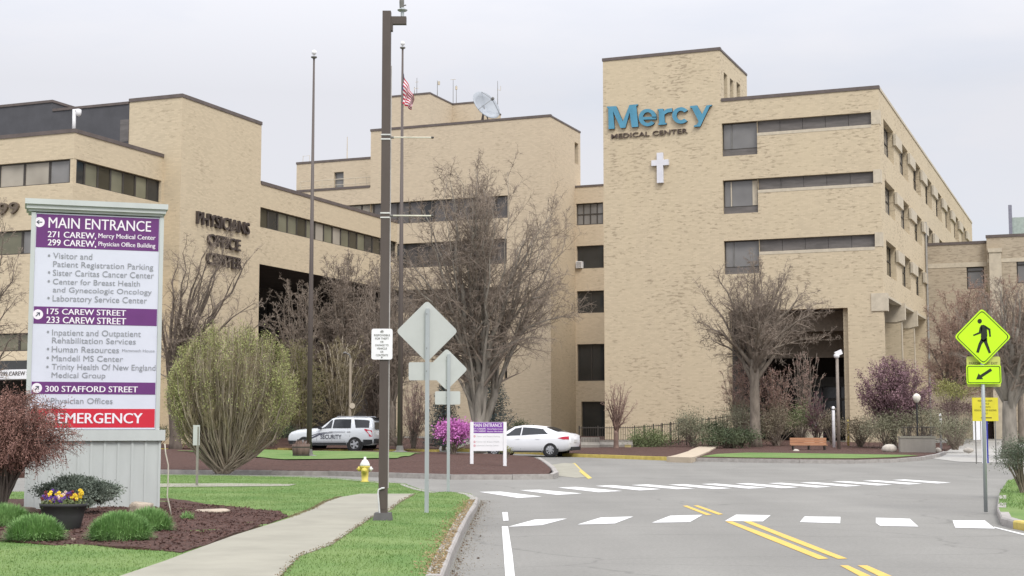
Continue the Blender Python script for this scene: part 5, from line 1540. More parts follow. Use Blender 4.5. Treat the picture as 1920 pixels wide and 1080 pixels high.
pts = [C_.low(.5 - (v[0] - x0_) / wd * 1.2, .66 + v[1] / hv * .22, 1, .018) for v in vs_]
mb.add(pts, fs_); mb.build('lettering', NAVYP, bd, local=True)
mb = MB()
def stripe(seq, w0):
    for (xa, za, wa), (xb, zb, wb_) in zip(seq, seq[1:]):
        mb.quad(C_.low(xa, za, 1, .012), C_.low(xb, zb, 1, .012), C_.low(xb, zb + wb_, 1, .012), C_.low(xa, za + wa, 1, .012))
stripe([(1.0, .66, .08), (.75, .76, .09), (.55, .85, .07), (.2, .93, .03), (-.9, .99, .012)], 0); stripe([(1.0, .80, .04), (.75, .88, .04), (.4, .96, .025), (-.2, 1.02, .012), (-.9, 1.05, .008)], 0)
mb.build('stripe', STRP, bd, local=True)
C_.patch('windscreen', [(.05, -.60, 1.715), (.05, .60, 1.715), (.6, .78, 1.265), (.6, -.78, 1.265)], CGL)
C_.patch('rear_window', [(-2.375, .60, 1.52), (-2.375, -.60, 1.52), (-2.43, -.66, 1.16), (-2.43, .66, 1.16)], CGL)
mb = MB(); mb.box(-2.52, -2.42, -.8, .8, .42, .66); mb.build('rear_bumper', TRIM, sv, local=True)
mb = MB(); mb.box(-2.44, -2.2, -.6, .6, 1.72, 1.765); mb.build('roof_spoiler', TRIM, sv, local=True)

# white saloon
sd = car_root("saloon_car", "white four door saloon parked behind the small entrance sign", "car", 1032.5, 68.2, 20, -1.36, .80)
C2 = Car(sd, [(-2.30, .48, .78, .80, .60, .70, .62), (-2.25, .36, .98, 1.03, .72, .80, .66), (-2.1, .30, 1.03, 1.08, .80, .85, .70), (-1.85, .25, 1.03, 1.11, .84, .88, .74), (-1.5, .22, 1.01, 1.20, .86, .89, .66), (-1.0, .2, .99, 1.385, .87, .895, .58), (-.45, .2, .97, 1.445, .87, .895, .58), (.1, .2, .95, 1.46, .87, .895, .58), (.5, .2, .94, 1.40, .87, .895, .58), (1.2, .2, .92, 1.02, .86, .885, .76),
                (1.5, .2, .88, .95, .86, .88, .74), (2.0, .22, .76, .82, .80, .84, .66), (2.25, .26, .62, .68, .7, .74, .56), (2.33, .32, .5, .56, .56, .6, .5)])
C2.body(PAINTW)
C2.wheels(1.36, -1.36, .325, .865, 9)
for sg in (1, -1):
    C2.swin((1.0, .1), (.1, .08), (.1, .92), (.42, .90), sg)
    C2.swin((.04, .08), (-1.25, .2), (-.95, .86), (.04, .92), sg)
    mb = MB(); mb.poly([C2.low(-1.72, .86, sg, .016), C2.low(-2.0, .93, sg, .016), C2.low(-2.24, .95, sg, .02), C2.low(-2.25, .80, sg, .02), C2.low(-2.0, .80, sg, .016)]); mb.build('tail_light', TAIL, sd, local=True)
    mb = MB(); mb.poly([C2.low(1.75, .74, sg, .015), C2.low(2.1, .66, sg, .015), C2.low(2.2, .58, sg, .015), C2.low(1.9, .62, sg, .015)]); mb.build('headlight', LENS, sd, local=True)
    mb = MB(); mb.obox((.93, sg * .97, .99), (.06, 0, 0), (0, .08, 0), (0, 0, .06)); mb.build('mirror', PAINTW, sd, local=True)
    mb = MB()
    for x in (.95, .07, -.95): mb.quad(C2.low(x, .34, sg, .004), C2.low(x + .012, .34, sg, .004), C2.low(x + .012, .93, sg, .004), C2.low(x, .93, sg, .004))
    mb.build('door_seam', FRAMEG, sd, local=True)
    mb = MB()
    for x in (.22, -.75): mb.obox(C2.low(x, .82, sg, .012), (.09, 0, 0), (0, .01, 0), (0, 0, .014))
    mb.build('door_handle', PAINTW, sd, local=True)
    mb = MB()
    for k in range(8):
        xa, xb = -.95 + 1.9 * k / 8, -.95 + 1.9 * (k + 1) / 8
        mb.quad(C2.low(xa, .225, sg, .006), C2.low(xb, .225, sg, .006), C2.low(xb, .27, sg, .006), C2.low(xa, .27, sg, .006))
    mb.build('sill', TRIM, sd, local=True)
C2.patch('rear_window', [(-1.06, .50, 1.375), (-1.06, -.50, 1.375), (-1.68, -.60, 1.165), (-1.68, .60, 1.165)], CGL)
C2.patch('windscreen', [(.55, -.50, 1.40), (.55, .50, 1.40), (1.14, .68, 1.05), (1.14, -.68, 1.05)], CGL)
mb = MB(); mb.box(-2.34, -2.1, -.62, .62, .3, .46); mb.build('rear_bumper_insert', TRIM, sd, local=True)
mb = MB(); mb.box(-2.325, -2.30, -.25, .25, .66, .79); mb.build('number_plate', mat("number_plate_white", (.55, .55, .55), .5), sd, local=True)

# ------------------------------------------------------------------ street furniture by the hospital
yB = 73.3
Pb = GX(1516, yB, .15); Pb.z = gz(yB) + .15 + hb_mound(Pb.x, yB) - .01
bench = thing("park_bench", "orange brown slatted wooden bench facing the street in front of the entrance", "bench", Pb, -.05)
BW = mat("orange_bench_wood", (.40, .21, .12), .7, .12, 4, stretch=(.3, 3, 3))
wb_ = 68 * yB / 2788 / 2
z0 = D(1516, 820, yB).z - Pb.z
for nm, zz, yy, ht in (('backrest', z0 - .38, .26, .36),):
    mb = MB()
    for k in range(3): mb.box(-wb_, wb_, yy - .02 + .03 * k * 0, yy + .02, zz + k * ht / 3 + .008, zz + (k + 1) * ht / 3 - .004)
    mb.build(nm, BW, bench, local=True)
mb = MB()
for k in range(4): mb.box(-wb_, wb_, -.22 + k * .11, -.13 + k * .11, .22, .26)
mb.build('seat', BW, bench, local=True)
for x in (-wb_ * .86, 0, wb_ * .86):
    mb = MB(); mb.box(x - .03, x + .03, -.2, -.14, -.05, .22); mb.box(x - .03, x + .03, .2, .26, -.05, z0 - .385); mb.box(x - .025, x + .025, -.14, .2, .16, .217); mb.build('leg', FRAME, bench, local=True)

yL = 75.0
Pl = GX(1572, yL, .2)
ll = thing("lamp_post", "slim beige lamp post with a white floodlight head before the entrance recess", "lamp post", Pl)
LPM = mat("beige_lamp_post", (.24, .205, .175), .6, .1, 2)
mL = yL / 2788
zt_ = D(1570, 672, yL).z
mb = MB(); mb.path([(Pl.x, yL, Pl.z - .1), (D(1569.5, 672, yL).x, yL, zt_)], [3.4 * mL, 2.7 * mL], 10); mb.build('post', LPM, ll, smooth=True)
xq = D(1569.5, 672, yL).x
mb = MB(); mb.lathe([(.06, 0), (.13, .05), (.16, .16), (.1, .22)], (xq - .02, yL, zt_), 12); mb.build('collar', WHITE, ll, smooth=True)
mb = MB(); mb.obox((xq + .07, yL, zt_ + .27), (.16, 0, .07), (0, .12, 0), (-.04, 0, .11)); mb.build('lamp_head', WHITE, ll)
# planter wall with globe lamp
yW = 70.5; Pw = GX(1721, yW, .1)
wl = thing("concrete_wall", "short grey concrete wall block below the globe lamp", "wall", Pw)
a, b = D(1688.5, 849, yW), D(1754, 821, yW)
mb = MB(); mb.box(a.x, b.x, yW, yW + .35, gz(yW) - .05, b.z); mb.build('block', mat("stained_concrete", (.30, .28, .245), .9, .12, 1.2, stretch=(1, 1, .25)), wl)
mb = MB(); mb.box(a.x - .03, b.x + .03, yW - .03, yW + .38, b.z + .001, b.z + .07); mb.build('capstone', CONC, wl)
yG = 72.0; Pg = GX(1720, yG, .2)
gl = thing("globe_lamp", "black post lamp with a cream lantern head behind the concrete wall block", "lamp post", Pg)
z1 = D(1720, 755, yG).z
mb = MB(); mb.path([(Pg.x, yG, Pg.z - .1), (Pg.x, yG, z1)], [.05, .035], 8); mb.build('post', TRIM, gl)
mb = MB(); mb.lathe([(.07, 0), (.17, .14), (.2, .3), (.12, .4), (.03, .45)], (Pg.x, yG, z1), 12); mb.build('lantern', mat("cream_lantern_glass", (.66, .63, .55), .4), gl, smooth=True)
# dark railing beside it
yR = 71.4
rl = thing("railing", "low dark metal railing behind the concrete wall block", "railing", GX(1720, yR, .2))
a, b = D(1690, 820, yR), D(1753, 801, yR)
mb = MB()
for z in (a.z + .05, b.z): mb.path([(a.x, yR, z), (b.x, yR, z)], .02, 5)
n = 22
for k in range(n + 1): x = a.x + (b.x - a.x) * k / n; mb.path([(x, yR, gz(yR)), (x, yR, b.z)], .011, 4, False)
mb.build('bars', FRAME, rl)
for x, yt, yb2, y, lab, w_ in ((1563, 762, 820, 78.0, "tall white bollard post just left of the beige lamp post", 6), (1763.5, 776, 826, 76.0, "white marker post among shrubs right of the concrete wall block", 4.5), (1590, 787, 815, 82, "yellow marker post at the foot of the brick pier", 4)):
    Pm = GX(x, y, .2); r = thing("marker_post", lab, "bollard", Pm, 0, "marker posts near the entrance")
    m_ = y / 2788; zt_ = D(x, yt, y).z
    mb = MB(); mb.lathe([(w_ * m_ / 2, -.1), (w_ * m_ / 2, zt_ - Pm.z - .05), (w_ * m_ / 3, zt_ - Pm.z), (.01, zt_ - Pm.z + .01)], Pm, 10); mb.build('post', WHITE if y != 82 else KERBY, r, smooth=True)
    mb = MB(); mb.lathe([(w_ * m_ / 2 + .004, zt_ - Pm.z - .2), (w_ * m_ / 2 + .004, zt_ - Pm.z - .12)], Pm, 10); mb.build('reflective_band', FRAMEG, r)
ysb = 86; r = thing("stone_sign_base", "low cream stone block among shrubs behind the wooden bench", "stone block", GX(1522, ysb, .3))
a, b = D(1505, 822, ysb), D(1543, 801, ysb); mb = MB(); mb.box(a.x, b.x, ysb, ysb + .5, gz(ysb), b.z); mb.build('block', STONE, r)
mb = MB(); q = D(1533, 792, ysb); mb.box(q.x - .12, q.x + .12, ysb + .1, ysb + .3, b.z + .001, q.z + .1); mb.build('lamp_box', WHITE, r)
# post sign seen edge-on near the vase shaped tree, and a pale lane lamp behind the patrol car
Pe = G(369, 911, H1); me_ = Pe.y / 2788
r = thing("edge_on_sign", "grey sign plate seen almost edge on, on a slim post in the lawn", "sign", Pe)
mb = MB(); mb.box(Pe.x - 2 * me_, Pe.x + 2 * me_, Pe.y - .03, Pe.y + .03, H1 - .1, D(369, 800, Pe.y).z); mb.build('post', mat("weathered_post", (.22, .21, .18), .8), r)
a, b = D(363.5, 835, Pe.y), D(374.5, 797, Pe.y); mb = MB(); mb.obox(((a.x + b.x) / 2, Pe.y - .045, (a.z + b.z) / 2), ((b.x - a.x) / 2, .07, 0), (.002, -.004, 0), (0, 0, (b.z - a.z) / 2)); mb.build('plate', ALU, r)
yQ = 84; Pq2 = GX(656, yQ, .2)
r = thing("lane_lamp", "pale wooden lamp post rising among bare shrubs behind the patrol car", "lamp post", Pq2)
zt_ = D(655, 672, yQ).z
mb = MB(); mb.path([(Pq2.x, yQ, Pq2.z - .1), (Pq2.x, yQ, zt_)], [.085, .075], 8); mb.build('post', mat("pale_wood_post", (.36, .31, .24), .8, .12, 3, stretch=(1, 1, .2)), r)
mb = MB(); mb.path([(Pq2.x, yQ, zt_), (Pq2.x - .05, yQ, zt_ + .2), (Pq2.x - .3, yQ, zt_ + .32)], .04, 6); mb.lathe([(.04, 0), (.12, .06), (.1, .12), (.03, .14)], (Pq2.x - .32, yQ, zt_ + .24), 8); mb.build('lamp_head', FRAMEG, r)
q = D(661, 761, yQ); mb = MB(); mb.lathe([(.16, -.02), (.16, .02)], (q.x, yQ - .1, q.z), 14, axis='y'); mb.build('round_sign', STONE, r)

# ------------------------------------------------------------------ fence, barriers
yFn = 82.0
fn = thing("metal_fence", "black picket fence rising beside the tower foot, behind the grey blocks", "fence", GX(1190, yFn, .2))
Fa = [(1086, 801, 82), (1190, 800.5, 82), (1230, 797, 82.4), (1300, 788.5, 83), (1366, 779.5, 83.6)]
tops = [D(*k) for k in Fa]
mb = MB(); pk = MB(); wallp = []
for i in range(len(tops) - 1):
    a, b = tops[i], tops[i + 1]
    dl = 1.2
    for off_ in (.04, dl - .1):
        mb.path([a - Vector((0, 0, off_)), b - Vector((0, 0, off_))], .022, 5)
    L_ = (b - a).length; n = max(2, int(L_ / .125))
    for k in range(n):
        q = a.lerp(b, k / n); pk.path([q - Vector((0, 0, dl)), q + Vector((0, 0, .05))], .012, 4, False)
mb.build('rail', FRAME, fn); pk.build('pickets', FRAME, fn)
for x in (1086, 1121, 1156, 1190, 1208, 1225, 1241, 1257, 1272, 1287, 1301, 1316, 1329, 1342, 1355):
    for i in range(len(Fa) - 1):
        if Fa[i][0] <= x <= Fa[i + 1][0]:
            q = tops[i].lerp(tops[i + 1], (x - Fa[i][0]) / (Fa[i + 1][0] - Fa[i][0]))
    mb = MB(); mb.path([(q.x, q.y, gz(q.y) + .1), (q.x, q.y, q.z + .08)], .035, 6); mb.build('post', FRAME, fn)
for i, (x0, y0, x1, y1, y, lab) in enumerate(((1089, 820, 1124, 847, 78.5, "ribbed grey block beside the rear of the white saloon"), (1125, 825, 1186, 848, 79, "long grey concrete barrier block under the small pinkish tree"))):
    a, b = D(x0, y1, y), D(x1, y0, y)
    r = thing("concrete_barrier", lab, "barrier", (a.x, y, gz(y) + .1), 0, "grey barrier blocks")
    mb = MB(); zb = gz(y) + .08; zm = b.z
    mb.prism([(a.x, y - .2, zb), (a.x, y - .2, zb + .25), (a.x, y - .06, zb + .4), (a.x, y - .06, zm), (a.x, y + .12, zm), (a.x, y + .12, zb + .4), (a.x, y + .26, zb + .25), (a.x, y + .26, zb)], (b.x - a.x, 0, 0)); mb.build('block', mat("grey_barrier_concrete", (.27, .25, .22), .9, .15, 3), r)
    mb = MB()
    for k in range(7 if i == 0 else 3):
        x = a.x + (b.x - a.x) * (k + .5) / (7 if i == 0 else 3); mb.box(x - .02, x + .02, y - .085, y - .061, zb + .42, zm - .04)
    mb.build('rib', mat("grey_rib", (.2, .185, .165), .9), r)
q = GX(1177, 78.3, .15); r = thing("yellow_box", "small yellowish utility box at the end of the barrier blocks", "utility box", q)
mb = MB(); mb.box(q.x - .16, q.x + .16, q.y - .1, q.y + .1, q.z - .05, D(1177, 834, 78.3).z); mb.build('case', mat("yellowed_box", (.42, .35, .16), .8), r); mb = MB(); mb.box(q.x - .18, q.x + .18, q.y - .12, q.y + .12, D(1177, 834, 78.3).z + .001, D(1177, 834, 78.3).z + .03); mb.build('lid', STONE, r)
# ------------------------------------------------------------------ plants
BARK = mat("grey_brown_bark", (.19, .16, .13), .95, .3, 5, bump=.6, stretch=(1, 1, .3))
BARKP = mat("pale_grey_bark", (.235, .212, .18), .95, .25, 4, bump=.5, stretch=(1, 1, .3))
BARKD = mat("dark_bark", (.12, .097, .08), .95, .3, 5, bump=.6, stretch=(1, 1, .3))
TWIG = mat("brown_twigs", (.225, .183, .148), .95, .25, 1.2)
TWIGR = mat("reddish_twigs", (.285, .20, .155), .95, .25, 1.0)
TWIGP = mat("pinkish_twigs", (.33, .235, .195), .95, .2, 1.0)
TWIGO = mat("olive_twigs", (.225, .19, .115), .95, .25, 1.0)
BIRCH = mat("pale_birch_bark", (.42, .37, .29), .9, .3, 5, stretch=(1, 1, .5))
def rvec(r):
    z = r.uniform(-1, 1); a = r.uniform(0, 6.2832); s = math.sqrt(1 - z * z)
    return Vector((s * math.cos(a), s * math.sin(a), z))
def bez(a, b, c, n):
    return [a * (1 - t) ** 2 + b * (2 * t * (1 - t)) + c * t * t for t in [i / n for i in range(n + 1)]]
def leaf_mesh(name, m, P, size, parent, r, flat=.0, aspect=.55):
    """many small leaf blades, one mesh"""
    P = np.asarray(P, dtype=np.float32); N = len(P); g = np.random.default_rng(r)
    u = g.normal(size=(N, 3)); u /= np.linalg.norm(u, axis=1)[:, None] + 1e-9
    w = g.normal(size=(N, 3)); w[:, 2] *= (1 - flat); u[:, 2] *= (1 - flat)
    v = np.cross(u, w); v /= np.linalg.norm(v, axis=1)[:, None] + 1e-9
    s = (size * g.uniform(.6, 1.3, N))[:, None]
    a = P - u * s * .5; b = P + v * s * aspect * .5; c = P + u * s * .5; d = P - v * s * aspect * .5
    V = np.stack([a, b, c, d], 1).reshape(-1, 3)
    iw = inv_world(parent)
    if iw is not None:
        Mx = np.array(iw, dtype=np.float32); V = V @ Mx[:3, :3].T + Mx[:3, 3]
    return np_mesh(name, m, V, 4, parent)
def np_mesh(name, m, V, k, parent=None):
    N = len(V) // k
    me = bpy.data.meshes.new(name)
    me.vertices.add(len(V)); me.vertices.foreach_set("co", np.ascontiguousarray(V, dtype=np.float32).ravel())
    me.loops.add(N * k); me.loops.foreach_set("vertex_index", np.arange(N * k, dtype=np.int32))
    me.polygons.add(N); me.polygons.foreach_set("loop_start", np.arange(0, N * k, k, dtype=np.int32)); me.polygons.foreach_set("loop_total", np.full(N, k, dtype=np.int32))
    me.update(); me.validate()
    me.materials.append(m)
    o = bpy.data.objects.new(name, me); COL.objects.link(o)
    if parent: o.parent = parent
    return o
def bare_tree(name, label, base, th, tr_r, c, rx, ry, rz, nl, nb, nt, ntt, seed, bark=None, twig=None, group=None, cat='tree', el=(-15, 85), tw=1.0, arch=.22, stems=False, leaf=None, lean=0.0, start_low=.35, rbase=2.2, hub=0):
    r = random.Random(seed)
    c = Vector(c); base = Vector(base)
    root = thing(name, label, cat, base, 0, group)
    T = MB(); K = MB(); tips = []
    R = (rx + ry + rz) / 3
    fork = base + Vector((lean, 0, th))
    if not stems:
        T.path(bez(base - Vector((0, 0, .2)), base + Vector((lean * .1, 0, th * .5)), fork, 6), [tr_r * 1.5, tr_r * 1.12, tr_r, tr_r * .97, tr_r * .93, tr_r * .9, tr_r * .8], 10)
    order = list(range(nl)); mains = []
    if hub: r.shuffle(order)
    for i in range(nl):
        az = i * 2.39996 + r.uniform(-.3, .3)
        e = math.radians(el[0] + (el[1] - el[0]) * ((order[i] + .5) / nl) ** .8 + r.uniform(-6, 6))
        tgt = c + Vector((rx * math.cos(e) * math.cos(az), ry * math.cos(e) * math.sin(az), rz * math.sin(e))) * r.uniform(.78, 1.06)
        if stems:
            st = base + Vector((r.uniform(-1, 1) * tr_r * rbase, r.uniform(-1, 1) * tr_r * rbase, -.05)); rad = tr_r * r.uniform(.35, 1)
        else:
            st = base.lerp(fork, 1 - start_low * r.random() * (1 if e < .6 else .3)); rad = tr_r * r.uniform(.36, .58)
        if hub and i < hub:
            e = max(e, .45)
            tgt = c + Vector((rx * .62 * math.cos(e) * math.cos(az), ry * .62 * math.cos(e) * math.sin(az), rz * math.sin(e))) * r.uniform(.9, 1.05); rad = tr_r * r.uniform(.75, 1.1)
        elif hub:
            mp__ = min(mains, key=lambda q: (q[3] - tgt).length + r.random() * 2); st = mp__[r.choice((1, 2, 2, 3, 3, 4))]; rad = tr_r * r.uniform(.28, .5)
        ln = (tgt - st).length
        ctl = st.lerp(tgt, .45) + Vector((0, 0, ln * arch * (1.3 - math.sin(max(e, 0))))) + rvec(r) * ln * .06
        pts = bez(st, ctl, tgt, 9)
        for k in range(2, 10): pts[k] = pts[k] + rvec(r) * ln * .018
        rads = [max(.010 * tw, rad * (1 - k / 9.3) ** 1.05) for k in range(10)]
        T.path(pts, rads, 6)
        if hub and i < hub: mains.append(pts)
        for j in range(nb):
            t = .22 + .78 * (j + r.random()) / nb
            k = min(8, int(t * 9)); f = t * 9 - k
            p = pts[k].lerp(pts[k + 1], min(1, f)); tg = (pts[k + 1] - pts[k]).normalized()
            outw = (p - c); outw = outw.normalized() if outw.length > .01 else tg
            d = (tg * .75 + rvec(r) * .8 + outw * .2 + Vector((0, 0, .12))).normalized()
            L_ = R * .50 * (1.08 - .62 * t) * r.uniform(.55, 1.1)
            b1 = p + d * L_ * .5 + rvec(r) * L_ * .06; b2 = p + d * L_ + Vector((0, 0, L_ * .12)) + rvec(r) * L_ * .12
            bp = bez(p, b1, b2, 4); r0 = max(.012 * tw, rads[k] * .5)
            K.path(bp, [r0, r0 * .8, r0 * .6, r0 * .45, .006 * tw], 4, False)
            for q in range(nt):
                s = .15 + .85 * (q + r.random()) / nt; kk = min(3, int(s * 4)); pp = bp[kk].lerp(bp[kk + 1], min(1, s * 4 - kk))
                d2 = (d * .6 + rvec(r) * .9 + Vector((0, 0, .1))).normalized(); l2 = L_ * .42 * r.uniform(.5, 1.1)
                m_ = pp + d2 * l2 * .5 + rvec(r) * l2 * .08; e_ = pp + d2 * l2 + rvec(r) * l2 * .1
                K.path([pp, m_, e_], [.0095 * tw, .0075 * tw, .0045 * tw], 3, False)
                tips.append(e_)
                for z in range(ntt):
                    s2 = r.uniform(.2, 1); p3 = pp.lerp(m_, s2 * 2) if s2 < .5 else m_.lerp(e_, s2 * 2 - 1)
                    d3 = (d2 * .6 + rvec(r)).normalized(); e3 = p3 + d3 * l2 * r.uniform(.3, .65)
                    K.path([p3, e3], [.006 * tw, .0036 * tw], 3, False)
                    tips.append(e3)
    T.build('trunk' if not stems else 'stems', bark or BARK, root, smooth=True, fix=False)
    K.build('crown', twig or TWIG, root, fix=False)
    if leaf:
        lm, size, per, spread = leaf
        g = np.random.default_rng(seed + 1); tp = np.array([tuple(t) for t in tips], dtype=np.float32)
        P = np.repeat(tp, per, 0) + g.normal(scale=spread, size=(len(tp) * per, 3))
        leaf_mesh('leaves', lm, P, size, root, seed + 2)
    return root
def cpx(px, py, y, rxp, rzp):
    """crown centre and radii from pixels at depth y"""
    m_ = y / 2788
    return D(px, py, y), rxp * m_, rxp * m_ * .85, rzp * m_
def tbase(px, y, h=.15, mound=None):
    P = GX(px, y, h)
    if mound: P.z += mound(P.x, P.y)
    return P
# the big multi-limbed tree in the middle
c, rx, ry, rz = cpx(896, 540, 72, 194, 230)
bare_tree("bare_tree", "largest bare tree, many limbed, behind the purple azalea and small sign", tbase(903, 72), 0, .24, c, rx, ry, rz, 46, 15, 8, 6, 11, BARKP, TWIG, el=(-34, 88), tw=1.05, arch=.22, stems=True, group="bare trees", rbase=1.5, hub=6)
c, rx, ry, rz = cpx(1426, 605, 79, 138, 112)
bare_tree("bare_tree", "bare tree with a straight single trunk before the dark entrance recess", tbase(1416, 79, .3), 4.6, .27, c, rx, ry, rz, 24, 14, 8, 6, 12, BARK, TWIG, el=(-25, 85), tw=1.0, arch=.2, start_low=.45, group="bare trees")
c, rx, ry, rz = cpx(395, 575, 73, 120, 150)
bare_tree("bare_tree", "bare dark-trunked tree between the monument sign and the vase shaped shrub", tbase(330, 73), 3.0, .27, c, rx, ry, rz, 16, 13, 7, 5, 13, BARKD, TWIG, el=(-20, 85), tw=.95, arch=.2, lean=-.3, group="bare trees")
c, rx, ry, rz = cpx(-35, 555, 60, 100, 185)
bare_tree("bare_tree", "bare tree cut off by the photo's edge, in front of the office ribbon windows", tbase(-60, 60), 2.2, .22, c, rx, ry, rz, 17, 12, 7, 5, 14, BARKD, TWIG, el=(-30, 80), tw=.85, arch=.2, group="bare trees")
c, rx, ry, rz = cpx(1905, 635, 66, 125, 105)
bare_tree("bare_tree", "stout grey bare tree behind the fluorescent pedestrian sign", tbase(1893, 66, .15), 2.4, .34, c, rx, ry, rz, 24, 14, 7, 5, 15, BARKP, TWIG, el=(-25, 85), tw=.95, arch=.2, group="bare trees")
c, rx, ry, rz = cpx(1822, 652, 90, 90, 122)
bare_tree("budding_tree", "reddish budding tree in front of the weathered brick annex", tbase(1790, 90, .15), 2.8, .2, c, rx, ry, rz, 30, 14, 8, 5, 16, BARK, TWIGR, el=(-45, 85), tw=1.25, leaf=(mat("red_buds", (.33, .215, .165), .9, .2, 2), .07, 1, .08))
c, rx, ry, rz = cpx(1900, 600, 96, 85, 85)
bare_tree("budding_tree", "reddish tree crown at the right edge under the annex window", tbase(1915, 96, .15), 3.6, .2, c, rx, ry, rz, 26, 13, 8, 5, 26, BARK, TWIGR, el=(-45, 85), tw=1.25)
c, rx, ry, rz = cpx(655, 595, 92, 88, 125)
bare_tree("bare_tree", "brown hazy bare tree in front of the dark undercroft, behind the patrol car", tbase(640, 92), 3.0, .2, c, rx, ry, rz, 34, 15, 9, 6, 17, BARK, TWIG, el=(-50, 88), tw=1.25, group="bare trees")
c, rx, ry, rz = cpx(555, 600, 90, 62, 82)
bare_tree("bare_tree", "small twisted bare tree at the dark undercroft's edge beside the office tower", tbase(560, 90), 3.0, .18, c, rx, ry, rz, 20, 13, 8, 5, 18, BARK, TWIG, el=(-40, 85), tw=1.1, group="bare trees")
c, rx, ry, rz = cpx(740, 610, 84, 55, 120)
bare_tree("bare_tree", "narrow brown bare tree seen between the square pole and the grey diamond sign", tbase(735, 84), 2.6, .16, c, rx, ry, rz, 24, 14, 8, 5, 27, BARK, TWIG, el=(-50, 88), tw=1.2, group="bare trees")
c, rx, ry, rz = cpx(708, 650, 88, 52, 150)
bare_tree("bare_shrub", "tall brown thicket directly behind the square brown pole", tbase(700, 88), 0, .07, c, rx, ry, rz, 34, 12, 8, 5, 33, BARK, TWIG, cat='shrub', el=(-10, 88), tw=1.25, arch=.12, stems=True)
c, rx, ry, rz = cpx(640, 715, 86, 62, 82)
bare_tree("birch_clump", "clump of pale slender stems behind the patrol car", tbase(635, 86), 0, .07, c, rx, ry, rz, 38, 11, 7, 4, 19, BIRCH, TWIGO, el=(0, 88), tw=1.1, arch=.1, stems=True)
c, rx, ry, rz = cpx(560, 735, 84, 50, 90)
bare_tree("bare_shrub", "olive brown thicket between the vase shaped shrub and the patrol car", tbase(560, 84), 0, .05, c, rx, ry, rz, 42, 10, 7, 4, 20, BARK, TWIGO, cat='shrub', el=(0, 88), tw=1.0, arch=.1, stems=True, leaf=(mat("olive_buds", (.17, .17, .06), .9, .2, 2), .06, 1, .1))
c, rx, ry, rz = cpx(1160, 762, 77, 36, 46)
bare_tree("young_tree", "small pinkish multi-stemmed tree against the windowless brick tower", tbase(1155, 77, .2), .9, .13, c, rx, ry, rz, 14, 9, 6, 3, 21, mat("pinkish_bark", (.20, .135, .11), .9, .2, 4), TWIGP, el=(0, 85), tw=.75, arch=.08)
c, rx, ry, rz = cpx(780, 770, 78, 36, 52)
bare_tree("budding_shrub", "pale pinkish budding shrub behind the azalea beside the steel sign posts", tbase(775, 78), 0, .04, c, rx, ry, rz, 26, 7, 5, 3, 22, BARK, TWIGP, cat='shrub', el=(0, 88), tw=.9, arch=.1, stems=True, leaf=(mat("pale_pink_buds", (.42, .30, .26), .9, .15, 2), .055, 1, .08))
for px, py, rxp, rzp, y, lab, sd in ((1388, 735, 42, 62, 82, "taller pinkish shrub left of the straight bare trunk", 23), (1452, 745, 40, 58, 83, "pinkish shrub right of the straight bare trunk by the recess", 24), (1508, 700, 36, 42, 88, "wispy grey shrub inside the shade of the entrance recess", 25), (1532, 778, 26, 40, 84, "small purplish weeping shrub in front of the recess, near the white bollard", 28)):
    c, rx, ry, rz = cpx(px, py, y, rxp, rzp)
    bare_tree("budding_shrub", lab, tbase(px, y, .3), 0, .05, c, rx, ry, rz, 26, 8, 5, 3, sd, BARK, TWIGR if sd in (23, 24) else (TWIGP if sd == 25 else mat("plum_twigs", (.14, .07, .085), .9)), cat='shrub', el=(-5, 88), tw=1.0, arch=.1, stems=True, leaf=(mat("dull_pink_buds", (.40, .26, .22), .9, .2, 2), .06, 1, .08) if sd in (23, 24) else None, group="budding shrubs by the entrance")
# purple plum
c, rx, ry, rz = cpx(1676, 735, 78, 72, 56)
bare_tree("plum_tree", "rounded purple leaved plum tree in front of the brick corner pier", tbase(1676, 78, .3), .9, .16, c, rx, ry, rz, 40, 12, 6, 3, 29, BARKD, mat("plum_twigs_dark", (.15, .09, .095), .9), el=(-35, 88), tw=1.0, arch=.05, leaf=(mat("plum_leaf", (.18, .105, .125), .85, 0, 1.5, col2=(.29, .18, .20)), .085, 2, .1))

